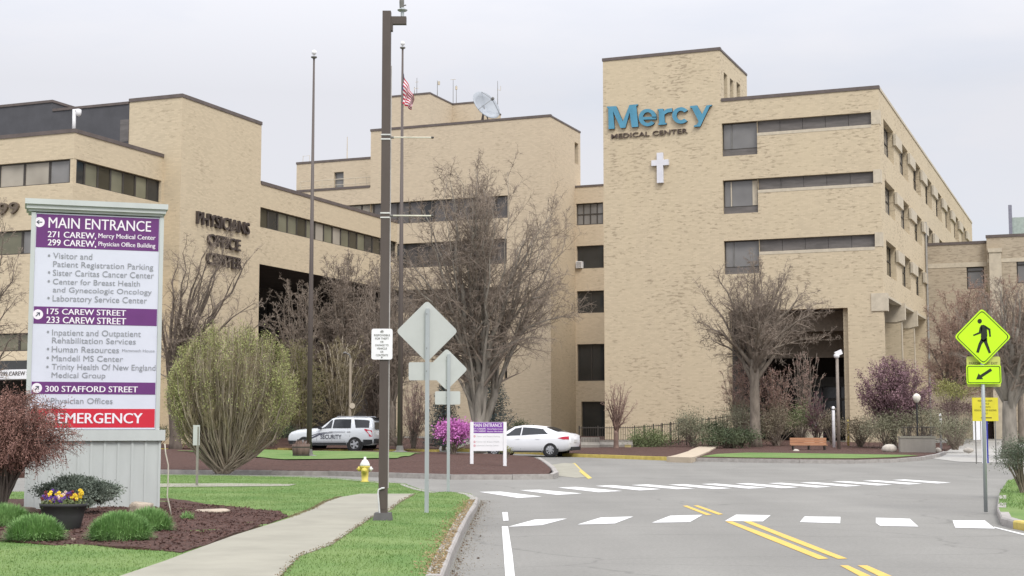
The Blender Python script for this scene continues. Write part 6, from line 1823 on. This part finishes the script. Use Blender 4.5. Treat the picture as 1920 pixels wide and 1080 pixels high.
# vase shaped shrub with a green haze of new leaves
yV = 46.5
c, rx, ry, rz = cpx(437, 735, yV, 122, 132)
Pv = G(420, 886, H1); Pv = tbase(420, yV, .2)
vr = thing("vase_shrub", "big vase shaped shrub of upright bare stems hazed with new yellow green leaves", "shrub", Pv)
r = random.Random(31); T = MB(); K = MB(); tipv = []
for i in range(300):
    az = r.uniform(0, 6.283); f = math.sqrt(r.random()); e = math.acos(min(1, f)) if i % 4 else math.asin(r.uniform(-.5, .5))
    tgt = c + Vector((rx * math.cos(e) * math.cos(az), ry * 1.1 * math.cos(e) * math.sin(az), rz * math.sin(e))) * r.uniform(.86, 1.0)
    st = Pv + Vector((r.uniform(-.2, .2), r.uniform(-.2, .2), -.05))
    hor = Vector((tgt.x - st.x, tgt.y - st.y, 0)); dz = tgt.z - st.z
    c1 = st + hor * .55 + Vector((0, 0, dz * .25)); c2 = st + hor * .98 + Vector((0, 0, dz * .62))
    pts = [st * (1 - t) ** 3 + c1 * (3 * t * (1 - t) ** 2) + c2 * (3 * t * t * (1 - t)) + tgt * t ** 3 for t in [k / 9 for k in range(10)]]
    pts = [p + rvec(r) * .04 * (k > 0) for k, p in enumerate(pts)]
    r0 = r.uniform(.018, .045)
    T.path(pts, [max(.007, r0 * (1 - k / 10)) for k in range(10)], 5, False)
    for j in range(12):
        k = r.randint(3, 8); p = pts[k].lerp(pts[k + 1], r.random())
        d = ((pts[k + 1] - pts[k]).normalized() * 1.0 + rvec(r) * .5 + Vector((0, 0, .35))).normalized(); l_ = r.uniform(.25, .6)
        for _ in range(3):
            q = p + d * l_ - c
            if (q.x / rx) ** 2 + (q.y / ry) ** 2 + (q.z / rz) ** 2 > 1.06: l_ *= .55
        K.path([p, p + d * l_ * .5 + rvec(r) * .03, p + d * l_], [.008, .006, .003], 3, False); tipv.append((p + d * l_, d))
        for q in range(3):
            p2 = p + d * l_ * r.uniform(.2, .9); d2 = (d + rvec(r) * .7).normalized(); K.path([p2, p2 + d2 * l_ * .5], [.006, .003], 3, False); tipv.append((p2 + d2 * l_ * .5, d2))
T.build('stems', mat("grey_shrub_stem", (.32, .27, .21), .9, .3, 3, stretch=(1, 1, .3)), vr, smooth=True, fix=False); K.build('twigs', TWIGO, vr, fix=False)
lp_ = []
for p, d in tipv:
    q = p - c; qn = (q.x / rx) ** 2 + (q.y / ry) ** 2 + (q.z / rz) ** 2
    n_ = 3 if qn > .6 and q.z > -.2 * rz else 0
    if q.z > .6 * rz: n_ += 2
    if abs(q.x) / rx > .68: n_ += 6
    for k in range(n_): lp_.append(tuple(p + rvec(r) * .10 - d * r.uniform(0, .3)))
leaf_mesh('leaves', mat("new_leaf_green", (.27, .295, .105), .8, 0, 1.2, col2=(.38, .40, .165)), lp_, .045, vr, 6)

def leaf_shrub(name, label, P, c, rx, ry, rz, n, size, m, seed, clumps=26, group=None, cat='shrub', stem=TWIG, ragged=.16, aspect=.55):
    """a leafy bush: stems plus leaf clumps of uneven size scattered through its volume"""
    r = random.Random(seed); root = thing(name, label, cat, P, 0, group)
    T = MB(); cs_ = []
    for i in range(clumps):
        d = rvec(r); d.z = abs(d.z) if r.random() < .75 else d.z * .6
        q = Vector((d.x * rx, d.y * ry, d.z * rz)) * r.uniform(.45, .92)
        cs_.append((Vector(c) + q, r.uniform(.55, 1.25)))
        st = Vector(P) + Vector((r.uniform(-.1, .1) * rx, r.uniform(-.1, .1) * ry, 0))
        T.path(bez(st, st.lerp(Vector(c) + q, .5) + Vector((0, 0, .1 * rz)), Vector(c) + q, 4), [.025, .02, .016, .012, .006], 4, False)
    T.build('stems', stem, root, fix=False)
    g = np.random.default_rng(seed); per = n // clumps; Ps_ = []
    for q, s in cs_:
        k = int(per * s); Ps_.append(np.array(q) + g.normal(size=(k, 3)) * np.array([rx, ry, rz]) * ragged * s * 1.25)
    A = np.concatenate(Ps_); A[:, 2] = np.maximum(A[:, 2], P[2] + .02)
    leaf_mesh('foliage', m, A, size, root, seed, aspect=aspect)
    return root
LG = mat("grey_green_leaf", (.18, .18, .115), .85, 0, 1.2, col2=(.265, .255, .175))
LD = mat("dark_evergreen_leaf", (.05, .07, .036), .85, 0, 1.5, col2=(.11, .13, .068))
LJ = mat("blue_green_juniper", (.125, .155, .125), .9, 0, 3, col2=(.22, .255, .205))
LM = mat("mid_green_leaf", (.12, .155, .065), .85, 0, 1.4, col2=(.20, .235, .11))
LY = mat("yellow_green_leaf", (.20, .21, .06), .85, 0, 1.4, col2=(.30, .29, .11))
LB = mat("brown_green_leaf", (.18, .15, .10), .9, 0, 1.2, col2=(.255, .22, .155))
AZ = mat("magenta_blossom", (.44, .11, .38), .7, 0, 3, col2=(.64, .25, .56))
def shrub_px(name, label, px, py, rxp, rzp, y, n, size, m, seed, h=.2, **k):
    c, rx, ry, rz = cpx(px, py, y, rxp, rzp)
    P = tbase(px, y, h)
    return leaf_shrub(name, label, P, c, rx, ry, rz, n, size, m, seed, **k)
# azalea in bloom with some green below
Pz = GX(850, 62); Pz.z = isl_h(Pz) - .05
c, rx, ry, rz = cpx(851, 818, 62, 34, 28)
az = leaf_shrub("azalea_bush", "round magenta flowering bush beside the small entrance sign", Pz, c, rx, ry, rz, 5200, .075, AZ, 41, clumps=34, ragged=.2, aspect=.8)
leaf_mesh('green_leaves', LM, np.random.default_rng(3).normal(size=(500, 3)) * np.array([rx * .4, ry * .4, rz * .35]) + np.array(c) - np.array([0, 0, rz * .35]), .07, az, 4)
shrub_px("flowering_perennial", "low pink flowering clump by the straight bare tree's foot", 1391, 820, 15, 7, 77, 700, .06, mat("pink_blossom", (.50, .22, .48), .7, .2, 3), 42, clumps=10)
# blue spruce behind the big tree
ysp = 76.5
def spruce(label, px, top, bot, halfp, y, seed):
    P = tbase(px, y); m_ = y / 2788; zt_ = D(px, top, y).z; Hs = zt_ - P.z; r = random.Random(seed)
    root = thing("spruce_tree", label, "tree", P)
    T = MB(); T.path([P - Vector((0, 0, .1)), P + Vector((0, 0, Hs))], [.12, .015], 7); K = MB(); Ls = []
    n = 150
    for i in range(n):
        t = (i + r.random()) / n; z = P.z + .15 + Hs * .98 * t; L_ = halfp * m_ * (1 - t) ** .75 * r.uniform(.7, 1.1) + .06
        a = i * 2.39996; d = Vector((math.cos(a), math.sin(a), -.12)); p0 = Vector((P.x, P.y, z)); p1 = p0 + d * L_ + Vector((0, 0, .1 * L_))
        K.path([p0, p0.lerp(p1, .5) - Vector((0, 0, .04 * L_)), p1], [.02, .014, .006], 4, False)
        for k in range(int(34 * L_) + 8):
            s = r.uniform(.15, 1.03); q = p0.lerp(p1, s); w = .22 * L_ * (1.1 - s * .7)
            Ls.append(tuple(q + Vector((r.gauss(0, w), r.gauss(0, w), r.gauss(0, .06)))))
    T.build('trunk', BARKD, root, fix=False); K.build('branches', BARKD, root, fix=False)
    leaf_mesh('needles', mat("blue_spruce_needles", (.06, .085, .078), .9, 0, 2, col2=(.125, .155, .15)), Ls, .13, root, seed, aspect=.3)
spruce("blue green spruce peeking out right of the big bare trunk", 925, 690, 800, 52, ysp, 51)
spruce("lower blue green spruce left of the big bare trunk, behind the azalea", 832, 715, 800, 46, 77.5, 52)
# shrubs of the hospital bed and office bed
SB = "shrubs in the hospital bed"
for k, (px, py, rxp, rzp, y, n, sz, m, lab) in enumerate((
  (1224, 832, 38, 24, 79.5, 2600, .075, LM, "spreading mid green shrub in front of the picket fence"),
  (1300, 815, 38, 36, 79, 2400, .07, LG, "rounded grey green airy shrub beside the sandy path"),
  (1368, 827, 48, 22, 76.5, 3400, .08, LD, "dark evergreen mound right of the sandy path"),
  (1335, 808, 30, 18, 81, 1500, .08, LD, "small dark evergreen behind the dark mound near the fence"),
  (1385, 795, 48, 34, 81, 2200, .065, LG, "olive grey shrub in front of the taller pinkish shrub"),
  (1455, 805, 42, 38, 81.5, 2400, .065, LB, "brownish shrub just right of the straight bare trunk"),
  (1500, 795, 28, 32, 85, 1500, .07, LM, "green shrub in the shade behind the wooden bench"),
  (1612, 815, 38, 30, 79.5, 2400, .065, LB, "brownish green shrub between lamp post and brick pier"),
  (1660, 805, 42, 36, 77, 2800, .065, LG, "grey green shrub under the purple plum tree"),
  (1700, 768, 26, 26, 80, 1500, .075, LM, "fresh green shrub beneath the plum beside the globe lamp"),
  (1732, 795, 32, 28, 76.5, 1700, .065, LG, "grey green shrub behind the dark railing"),
  (1790, 810, 42, 30, 75, 2400, .065, LG, "wide grey green shrub right of the concrete wall block"),
  (1780, 740, 34, 26, 86, 1400, .075, LY, "yellowish leafing shrub between the plum and the yellow board"),
  (1800, 770, 40, 20, 84, 1500, .075, mat("dull_plum_leaf", (.10, .065, .06), .9, 0, 1.5, col2=(.15, .10, .09)), "dull purple shrub behind the wide grey green one"),
  (1560, 800, 20, 26, 83, 900, .07, LB, "small brown shrub behind the white bollard post"))):
    shrub_px("garden_shrub", lab, px, py, rxp * 1.22, rzp * 1.12, y, int(n * 2.4), sz * 1.05, m, 60 + k, h=.17, group=SB, clumps=36, ragged=.17)
shrub_px("evergreen_shrub", "dark clipped evergreen shrub between the vase shaped shrub and the patrol car", 510, 812, 42, 24, 80.5, 3600, .08, LD, 90)
shrub_px("evergreen_shrub", "low dark green shrub by the foot of the dark trunked bare tree", 300, 815, 22, 20, 82, 1200, .08, LD, 91)
shrub_px("garden_shrub", "thin brownish shrub between the patrol car and the azalea", 745, 822, 42, 26, 80, 1700, .06, LB, 92)
shrub_px("evergreen_shrub", "low dark evergreen behind the white saloon", 975, 805, 26, 18, 79, 1200, .07, LD, 93)
c, rx, ry, rz = cpx(1914, 866, 33, 42, 46)
leaf_shrub("yew_bush", "large drooping grey green evergreen bush on the corner lawn at the photo's edge", GX(1914, 33, H1), c, rx, ry, rz, 9000, .045, mat("yew_leaf", (.075, .095, .06), .85, 0, 4, col2=(.155, .18, .125)), 94, clumps=46, ragged=.17, aspect=.3)
q = GX(950, 60); q.z = isl_h(q) - .03
leaf_shrub("small_planter_shrub", "tiny yellow green plant behind the right post of the small sign", q, q + Vector((0, 0, .3)), .28, .28, .28, 500, .05, LY, 95, clumps=10)

# ------------------------------------------------------------------ the near planting bed
BED = H1 + .03
# weeping laceleaf maple
yM = 24.2; mM = yM / 2788
c = D(22, 822, yM); rx, ry, rz = 112 * mM, 90 * mM, 84 * mM
Pm_ = GX(10, yM, BED)
mp_ = thing("laceleaf_maple", "reddish brown weeping maple shrub overlapping the directory sign's lower corner", "shrub", Pm_)
r = random.Random(71); T = MB(); K = MB(); Ls = []
for i in range(120):
    az = i * 2.39996; e = math.asin(min(1, max(-.75, -.75 + 1.75 * (i + .5) / 120)))
    tgt = c + Vector((rx * math.cos(e) * math.cos(az), ry * math.cos(e) * math.sin(az), rz * math.sin(e))) * r.uniform(.55, 1.05)
    st = Pm_ + Vector((0, 0, .25 * r.random()))
    ctl = Vector(((st.x * .55 + tgt.x * .45), (st.y * .55 + tgt.y * .45), max(tgt.z, c.z) + .22 * rz))
    pts = bez(st, ctl, tgt, 7); pts = [p + rvec(r) * .03 * (k > 0) for k, p in enumerate(pts)]
    T.path(pts, [max(.004, .02 * (1 - k / 7.3)) for k in range(8)], 5, False)
    for j in range(24):
        k = r.randint(2, 6); p = pts[k].lerp(pts[k + 1], r.random()); d = ((pts[k + 1] - pts[k]).normalized() + rvec(r) * .9 - Vector((0, 0, .25))).normalized(); l_ = r.uniform(.12, .34)
        K.path([p, p + d * l_ * .5 + rvec(r) * .02, p + d * l_ - Vector((0, 0, .05))], [.006, .004, .002], 3, False)
        for q in range(13): Ls.append(tuple(p + d * l_ * r.uniform(.2, 1.05) + rvec(r) * .07))
T.build('stems', mat("grey_maple_bark", (.12, .10, .085), .9, .2, 5), mp_, smooth=True, fix=False); K.build('twigs', mat("maroon_twigs", (.17, .09, .075), .9), mp_, fix=False)
leaf_mesh('leaves', mat("red_brown_leaf", (.20, .10, .082), .8, 0, 2.5, col2=(.315, .18, .145)), Ls, .034, mp_, 72, aspect=.42)
# juniper in front of the sign
c = D(150, 930, 25.0); m_ = 25.0 / 2788
jn = leaf_shrub("juniper_bush", "sprawling blue green juniper between flower pot and directory sign", GX(150, 25.0, BED), c, 78 * m_, .46, 38 * m_, 42000, .04, LJ, 73, clumps=74, ragged=.105, aspect=.42)
# flower pot
yPt = 21.4; mP = yPt / 2788
Pt = GX(123, yPt, BED - .02)
pot = thing("flower_pot", "dark oval garden pot planted with yellow, purple and maroon pansies", "planter", Pt)
rx_, ht = 44 * mP, D(123, 944, yPt).z - Pt.z
mb = MB(); n = 32; prof = [(.70, -.02), (.74, .02), (.86, .5), (.96, .86), (.99, .87), (1.02, 1.0), (.93, 1.0), (.9, .84)]
for f, h in prof:
    for j in range(n):
        a = 2 * math.pi * j / n; mb.v.append((Pt.x + rx_ * f * math.cos(a), Pt.y + rx_ * .62 * f * math.sin(a), Pt.z + ht * h))
for k in range(len(prof) - 1):
    for j in range(n): mb.f.append((k * n + j, k * n + (j + 1) % n, (k + 1) * n + (j + 1) % n, (k + 1) * n + j))
mb.build('pot', mat("charcoal_pot", (.035, .036, .036), .6, .15, 4), pot, smooth=True)
mb = MB(); mb.poly([(Pt.x + rx_ * .92 * math.cos(a * .2), Pt.y + rx_ * .56 * math.sin(a * .2), Pt.z + ht * .86) for a in range(31)]); mb.build('soil', MULCH, pot)
g = np.random.default_rng(9); N = 1300; A = g.uniform(-1, 1, (N, 2)); A = A[(A ** 2).sum(1) < 1]
leaf_mesh('leaves', LM, np.c_[Pt.x + A[:, 0] * rx_ * .97, Pt.y + A[:, 1] * rx_ * .6, Pt.z + ht * .93 + g.uniform(-.03, .09, len(A))], .035, pot, 10, aspect=.7)
r = random.Random(12)
PC = {"yellow": mat("yellow_petal", (.72, .50, .03), .7, .08, 8), "purple": mat("violet_petal", (.10, .04, .22), .7, .15, 8), "maroon": mat("maroon_petal", (.13, .02, .03), .7, .15, 8), "cream": mat("cream_petal", (.70, .52, .42), .7, .1, 8)}
seq = ["maroon", "purple", "yellow", "purple", "maroon", "yellow", "purple", "cream", "purple", "maroon", "maroon", "yellow", "yellow", "cream"]
for k in range(64):
    u = r.uniform(-.92, .92); w = r.uniform(-1, .7); sz = r.uniform(.021, .034)
    colr = {0: ["purple", "maroon"], 1: ["yellow", "purple"], 2: ["yellow", "purple"], 3: ["cream", "purple", "yellow"], 4: ["maroon", "purple"], 5: ["yellow", "yellow", "maroon"], 6: ["yellow"]}[min(6, int((u + .92) / 1.84 * 7))]
    cc = r.choice(colr)
    q = Vector((Pt.x + u * rx_ * .9, Pt.y + w * rx_ * .5 * math.sqrt(max(.05, 1 - u * u)), Pt.z + ht * .98 + r.uniform(.03, .12) + .05 * (w + 1)))
    nrm = Vector((r.uniform(-.4, .4), -1, r.uniform(.0, .7))).normalized(); uu = nrm.cross(Vector((0, 0, 1))).normalized(); vv = uu.cross(nrm)
    mb = MB()
    for a in (90, 160, 20, 225, 315):
        ca = uu * math.cos(math.radians(a)) + vv * math.sin(math.radians(a)); cb = uu * -math.sin(math.radians(a)) + vv * math.cos(math.radians(a))
        mb.poly([q + (ca * (.5 + .55 * math.cos(t)) + cb * (.5 * math.sin(t))) * sz + nrm * .004 * (a % 7) for t in [i * math.pi / 4 for i in range(8)]])
    mb.build('bloom', PC[cc], pot, fix=False)
# day-lily tufts
TUF = mat("fresh_grass_blade", (.165, .305, .10), .7, 0, 4, col2=(.25, .41, .15))
def tuft(label, px, pyc, wpx, hpx, y, n, seed):
    m_ = y / 2788; P = GX(px, y, BED - .02); Rr = wpx * m_ / 2; Ht = hpx * m_
    root = thing("lily_tuft", label, "plant", P, 0, "leafy tufts in the mulch bed"); r = random.Random(seed); V = []
    for i in range(n * 3):
        a = r.uniform(0, 6.283); e = math.asin(r.random() ** .8); ce = math.cos(e)
        out = Vector((math.cos(a) * ce, math.sin(a) * ce, math.sin(e)))
        tip = P + Vector((out.x * Rr, out.y * Rr * .8, .03 + out.z * Ht * .92)) + rvec(r) * .045
        L_ = r.uniform(.09, .28)
        d = (out * .8 + Vector((0, 0, .75)) + rvec(r) * .35).normalized() if e > .3 else (out + Vector((0, 0, .25)) + rvec(r) * .4).normalized()
        p1 = tip - d * L_ * .45; p0 = p1 - (d + Vector((0, 0, .5))).normalized() * L_ * .5; p0.z = max(p0.z, P.z); p2 = tip + Vector((out.x, out.y, -.5)) * (.02 if e > .3 else .05); p2.z = max(p2.z, P.z + .012)
        side = Vector((-d.y, d.x, 0)); side = (side.normalized() if side.length > .01 else Vector((1, 0, 0))) * r.uniform(.0035, .007)
        for a_, b_, wa, wb2 in ((p0, p1, .8, 1), (p1, p2, 1, .1)):
            V += [a_ - side * wa, a_ + side * wa, b_ + side * wb2, b_ - side * wb2]
    V = np.array([tuple(v - P) for v in V], dtype=np.float32)
    np_mesh('blades', TUF, V, 4, root)
    mb = MB(); mb.lathe([(Rr * .72, -.02), (Rr * .66, Ht * .3), (Rr * .45, Ht * .58), (Rr * .12, Ht * .7)], P, 12); mb.build('root_crown', mat("dark_thatch", (.10, .17, .06), .95), root)
tuft("bright green leafy tuft in front of the dark flower pot, nearest the lawn", 72, 995, 112, 48, 19.2, 1500, 81)
tuft("wide bright green leafy tuft right of the flower pot", 230, 995, 122, 54, 19.2, 1700, 82)
tuft("bright green leafy tuft behind the wide one, near the sign's foot", 283, 978, 92, 44, 20.9, 1100, 83)
tuft("bright green leafy tuft at the photo's edge left of the flower pot", 12, 966, 112, 44, 21.7, 1200, 84)
tuft("thin sparse green tuft alone in the mulch right of the sign", 355, 966, 24, 12, 23.5, 90, 85)
# stones
ROCK = mat("tan_fieldstone", (.40, .34, .27), .9, .18, 6, bump=.5)
def rock(label, px, py, wpx, hpx, seed, m=ROCK):
    P = G(px, py, BED - .02); m_ = P.y / 2788; r = random.Random(seed)
    bm = bmesh.new(); bmesh.ops.create_icosphere(bm, subdivisions=3, radius=1)
    ph = [r.uniform(0, 6) for _ in range(6)]
    for v in bm.verts:
        k = 1 + .16 * math.sin(v.co.x * 3 + ph[0]) + .14 * math.sin(v.co.y * 4 + ph[1]) + .12 * math.sin(v.co.z * 5 + ph[2]) + .05 * math.sin(v.co.x * 9 + v.co.y * 7 + ph[3])
        v.co *= k; v.co.z = min(v.co.z, .75 + .1 * math.sin(v.co.x * 2 + ph[4]))
        v.co = Vector((v.co.x * wpx * m_ / 2, v.co.y * wpx * m_ / 2 * .7, v.co.z * hpx * m_ * .9 + hpx * m_ * .1))
    me = bpy.data.meshes.new("garden_rock"); bm.to_mesh(me); bm.free(); me.materials.append(m)
    me.polygons.foreach_set("use_smooth", [True] * len(me.polygons))
    o = bpy.data.objects.new("garden_rock", me); COL.objects.link(o); o.location = P
    tag(o, label, "rock", "stones in the mulch bed")
rock("pale rounded boulder half hidden by a green tuft at the sign's foot", 262, 958, 56, 20, 1)
rock("flat tan stone lying alone in the mulch right of the sign", 396, 961, 58, 9, 2)
rock("brownish stone between the edge tuft and the flower pot", 52, 962, 46, 15, 3, mat("brown_fieldstone", (.24, .18, .14), .9, .2, 6, bump=.5))
rock("tiny pale stone at the bed's front below the flower pot", 137, 1014, 13, 6, 4)
rock("tiny pale stone beside the thin white stake", 341, 982, 9, 4, 5)
# thin bent stake next to the sign
y_ = 24.6
st_ = thing("bent_stake", "thin pale bent stake leaning beside the directory sign", "stake", GX(320, y_, BED))
mb = MB(); mb.path([D(309, 832, y_), D(310.5, 850, y_), D(315.5, 872, y_), D(315, 905, y_), D(313.5, 930, y_), D(318, 950, y_), D(321, 966, y_)], .011, 6); mb.build('rod', mat("pale_stake", (.48, .46, .38), .8, .1, 6), st_, smooth=True)
for i, (px, py, wpx, hpx, lab) in enumerate(((1667, 846, 30, 15, "pale boulder beside the concrete wall block"), (1815, 846, 20, 9, "white flat stone in the mulch under the wide grey green shrub"), (1758, 843, 12, 9, "small grey stone right of the concrete wall block"), (1492, 846, 12, 6, "small white stone under the wooden bench"))):
    y = 71.0; m_ = y / 2788; P = GX(px, y, .15)
    mb = MB(); bm = bmesh.new(); bmesh.ops.create_icosphere(bm, subdivisions=2, radius=1); r = random.Random(i)
    for v in bm.verts: v.co = Vector((v.co.x * wpx * m_ / 2 * r.uniform(.9, 1.1), v.co.y * wpx * m_ / 3, v.co.z * hpx * m_ * .6 * r.uniform(.9, 1.1) + hpx * m_ * .4))
    me = bpy.data.meshes.new("garden_rock"); bm.to_mesh(me); bm.free(); me.materials.append(mat("pale_boulder", (.50, .46, .40), .9, .15, 5)); me.polygons.foreach_set("use_smooth", [True] * len(me.polygons))
    o = bpy.data.objects.new("garden_rock", me); COL.objects.link(o); o.location = P; tag(o, lab, "rock", "stones in the hospital bed")

# ------------------------------------------------------------------ grass blades and bark chips
def in_poly(X, Y, poly):
    c = np.zeros(len(X), bool); n = len(poly)
    for i in range(n):
        x1, y1 = poly[i][0], poly[i][1]; x2, y2 = poly[(i + 1) % n][0], poly[(i + 1) % n][1]
        k = ((y1 > Y) != (y2 > Y)) & (X < (x2 - x1) * (Y - y1) / (y2 - y1 + 1e-12) + x1); c ^= k
    return c
g = np.random.default_rng(77)
walkw = px_poly(walk, H1)
def blades(name, poly, excl, n, hgt, wid, m, zf, bounds):
    X = g.uniform(bounds[0], bounds[1], n); Y = bounds[2] + (bounds[3] - bounds[2]) * g.random(n) ** 1.25
    k = in_poly(X, Y, poly)
    for e in excl: k &= ~in_poly(X, Y, e)
    # clumpy density
    k &= (np.sin(X * 2.1 + np.sin(Y * 1.7) * 2) + np.sin(Y * 2.9 + np.cos(X * 1.3) * 2) + g.normal(scale=1.2, size=n)) > -1.6
    X, Y = X[k], Y[k]; N = len(X); Z = zf(X, Y)
    a = g.uniform(0, 6.283, N); h = hgt * g.uniform(.5, 1.25, N); w = wid * g.uniform(.7, 1.3, N)
    lx, ly = g.normal(scale=.4, size=N) * h, g.normal(scale=.4, size=N) * h
    V = np.stack([np.c_[X - np.cos(a) * w, Y - np.sin(a) * w, Z], np.c_[X + np.cos(a) * w, Y + np.sin(a) * w, Z], np.c_[X + lx, Y + ly, Z + h]], 1).reshape(-1, 3)
    return kind(np_mesh(name, m, V, 3), 'stuff')
GB = mat("grass_blade", (.11, .20, .05), .8, 0, .7, col2=(.185, .265, .085), detail=8)
blades("grass", verge, [walkw, bedw], 330000, .027, .0055, GB, lambda X, Y: np.full(len(X), H1 - .005), (-13, 1.5, 13, 45))
blades("grass", rcw, [], 26000, .06, .007, GB, lambda X, Y: np.full(len(X), H1 - .005), (9, 15, 22, 42))
N = 15000
X = g.uniform(-9, -2, N); Y = g.uniform(17, 28, N); k = in_poly(X, Y, bedw); X, Y = X[k], Y[k]; N = len(X)
zb_ = np.array([bed_mound(x, y) for x, y in zip(X, Y)]) + H1 + .012
leaf_b = np.c_[X, Y, zb_]
bc = leaf_mesh("bark_chips", mat("bark_chip", (.05, .026, .022), .9, 0, 12, col2=(.15, .085, .07)), leaf_b, .05, None, 5, flat=.55, aspect=.4)
kind(bc, 'stuff')
# dry litter along the kerb edge
N = 2600
base_l = px_poly([(889, 938), (875, 961), (855, 996), (837, 1035), (820, 1079)], H1)
pp = []
for a, b in zip(base_l, base_l[1:]):
    for q in range(N // 4):
        t = g.random(); p = a.lerp(b, t); pp.append((p.x - abs(g.normal(scale=.12)) + .02, p.y, H1 + .01 + g.random() * .02))
kind(leaf_mesh("dry_litter", mat("straw_litter", (.30, .22, .12), .9, .3, 8), pp, .045, None, 9, flat=.5, aspect=.25), 'stuff')

# grit in the gutter and straw along the footpath edges
def scatter_along(name, line, n, offs, h0, size, m, seed, z0):
    q = np.random.default_rng(seed); P = []
    L_ = [(b - a).length for a, b in zip(line, line[1:])]; tot = sum(L_)
    for (a, b), l in zip(zip(line, line[1:]), L_):
        d = (b - a).normalized(); nn = Vector((-d.y, d.x, 0))
        for k in range(int(n * l / tot)):
            p = a.lerp(b, q.random()) + nn * float(offs(q)); P.append((p.x, p.y, h0 + z0 + q.random() * .006))
    kind(leaf_mesh(name, m, P, size, None, seed, flat=.75, aspect=.5), 'stuff')
road_edge = px_poly([(903, 938), (900, 948), (882, 986), (863, 1032), (846, 1080), (836, 1110)], 0)
scatter_along("gutter_grit", road_edge, 4200, lambda q: abs(q.exponential(.11)) - .02, 0, .016, mat("tan_grit", (.27, .24, .19), .95, .3, 9), 21, .004)
scatter_along("gutter_grit", road_edge, 150, lambda q: abs(q.exponential(.05)), 0, .04, mat("dead_leaf", (.12, .075, .045), .9, .3, 9), 22, .006)
for k, ln in enumerate(([(778, 926), (750, 942), (728, 959), (697, 970), (673, 986), (645, 1005), (623, 1021), (562, 1043), (540, 1064), (524, 1084)], [(638, 932), (608, 942), (588, 954), (540, 972)])):
    scatter_along("dry_litter", px_poly(ln, H1), 1100, lambda q: q.normal(scale=.03), H1, .025, mat("brown_edge_litter", (.20, .155, .095), .95, .3, 9), 30 + k, .014)
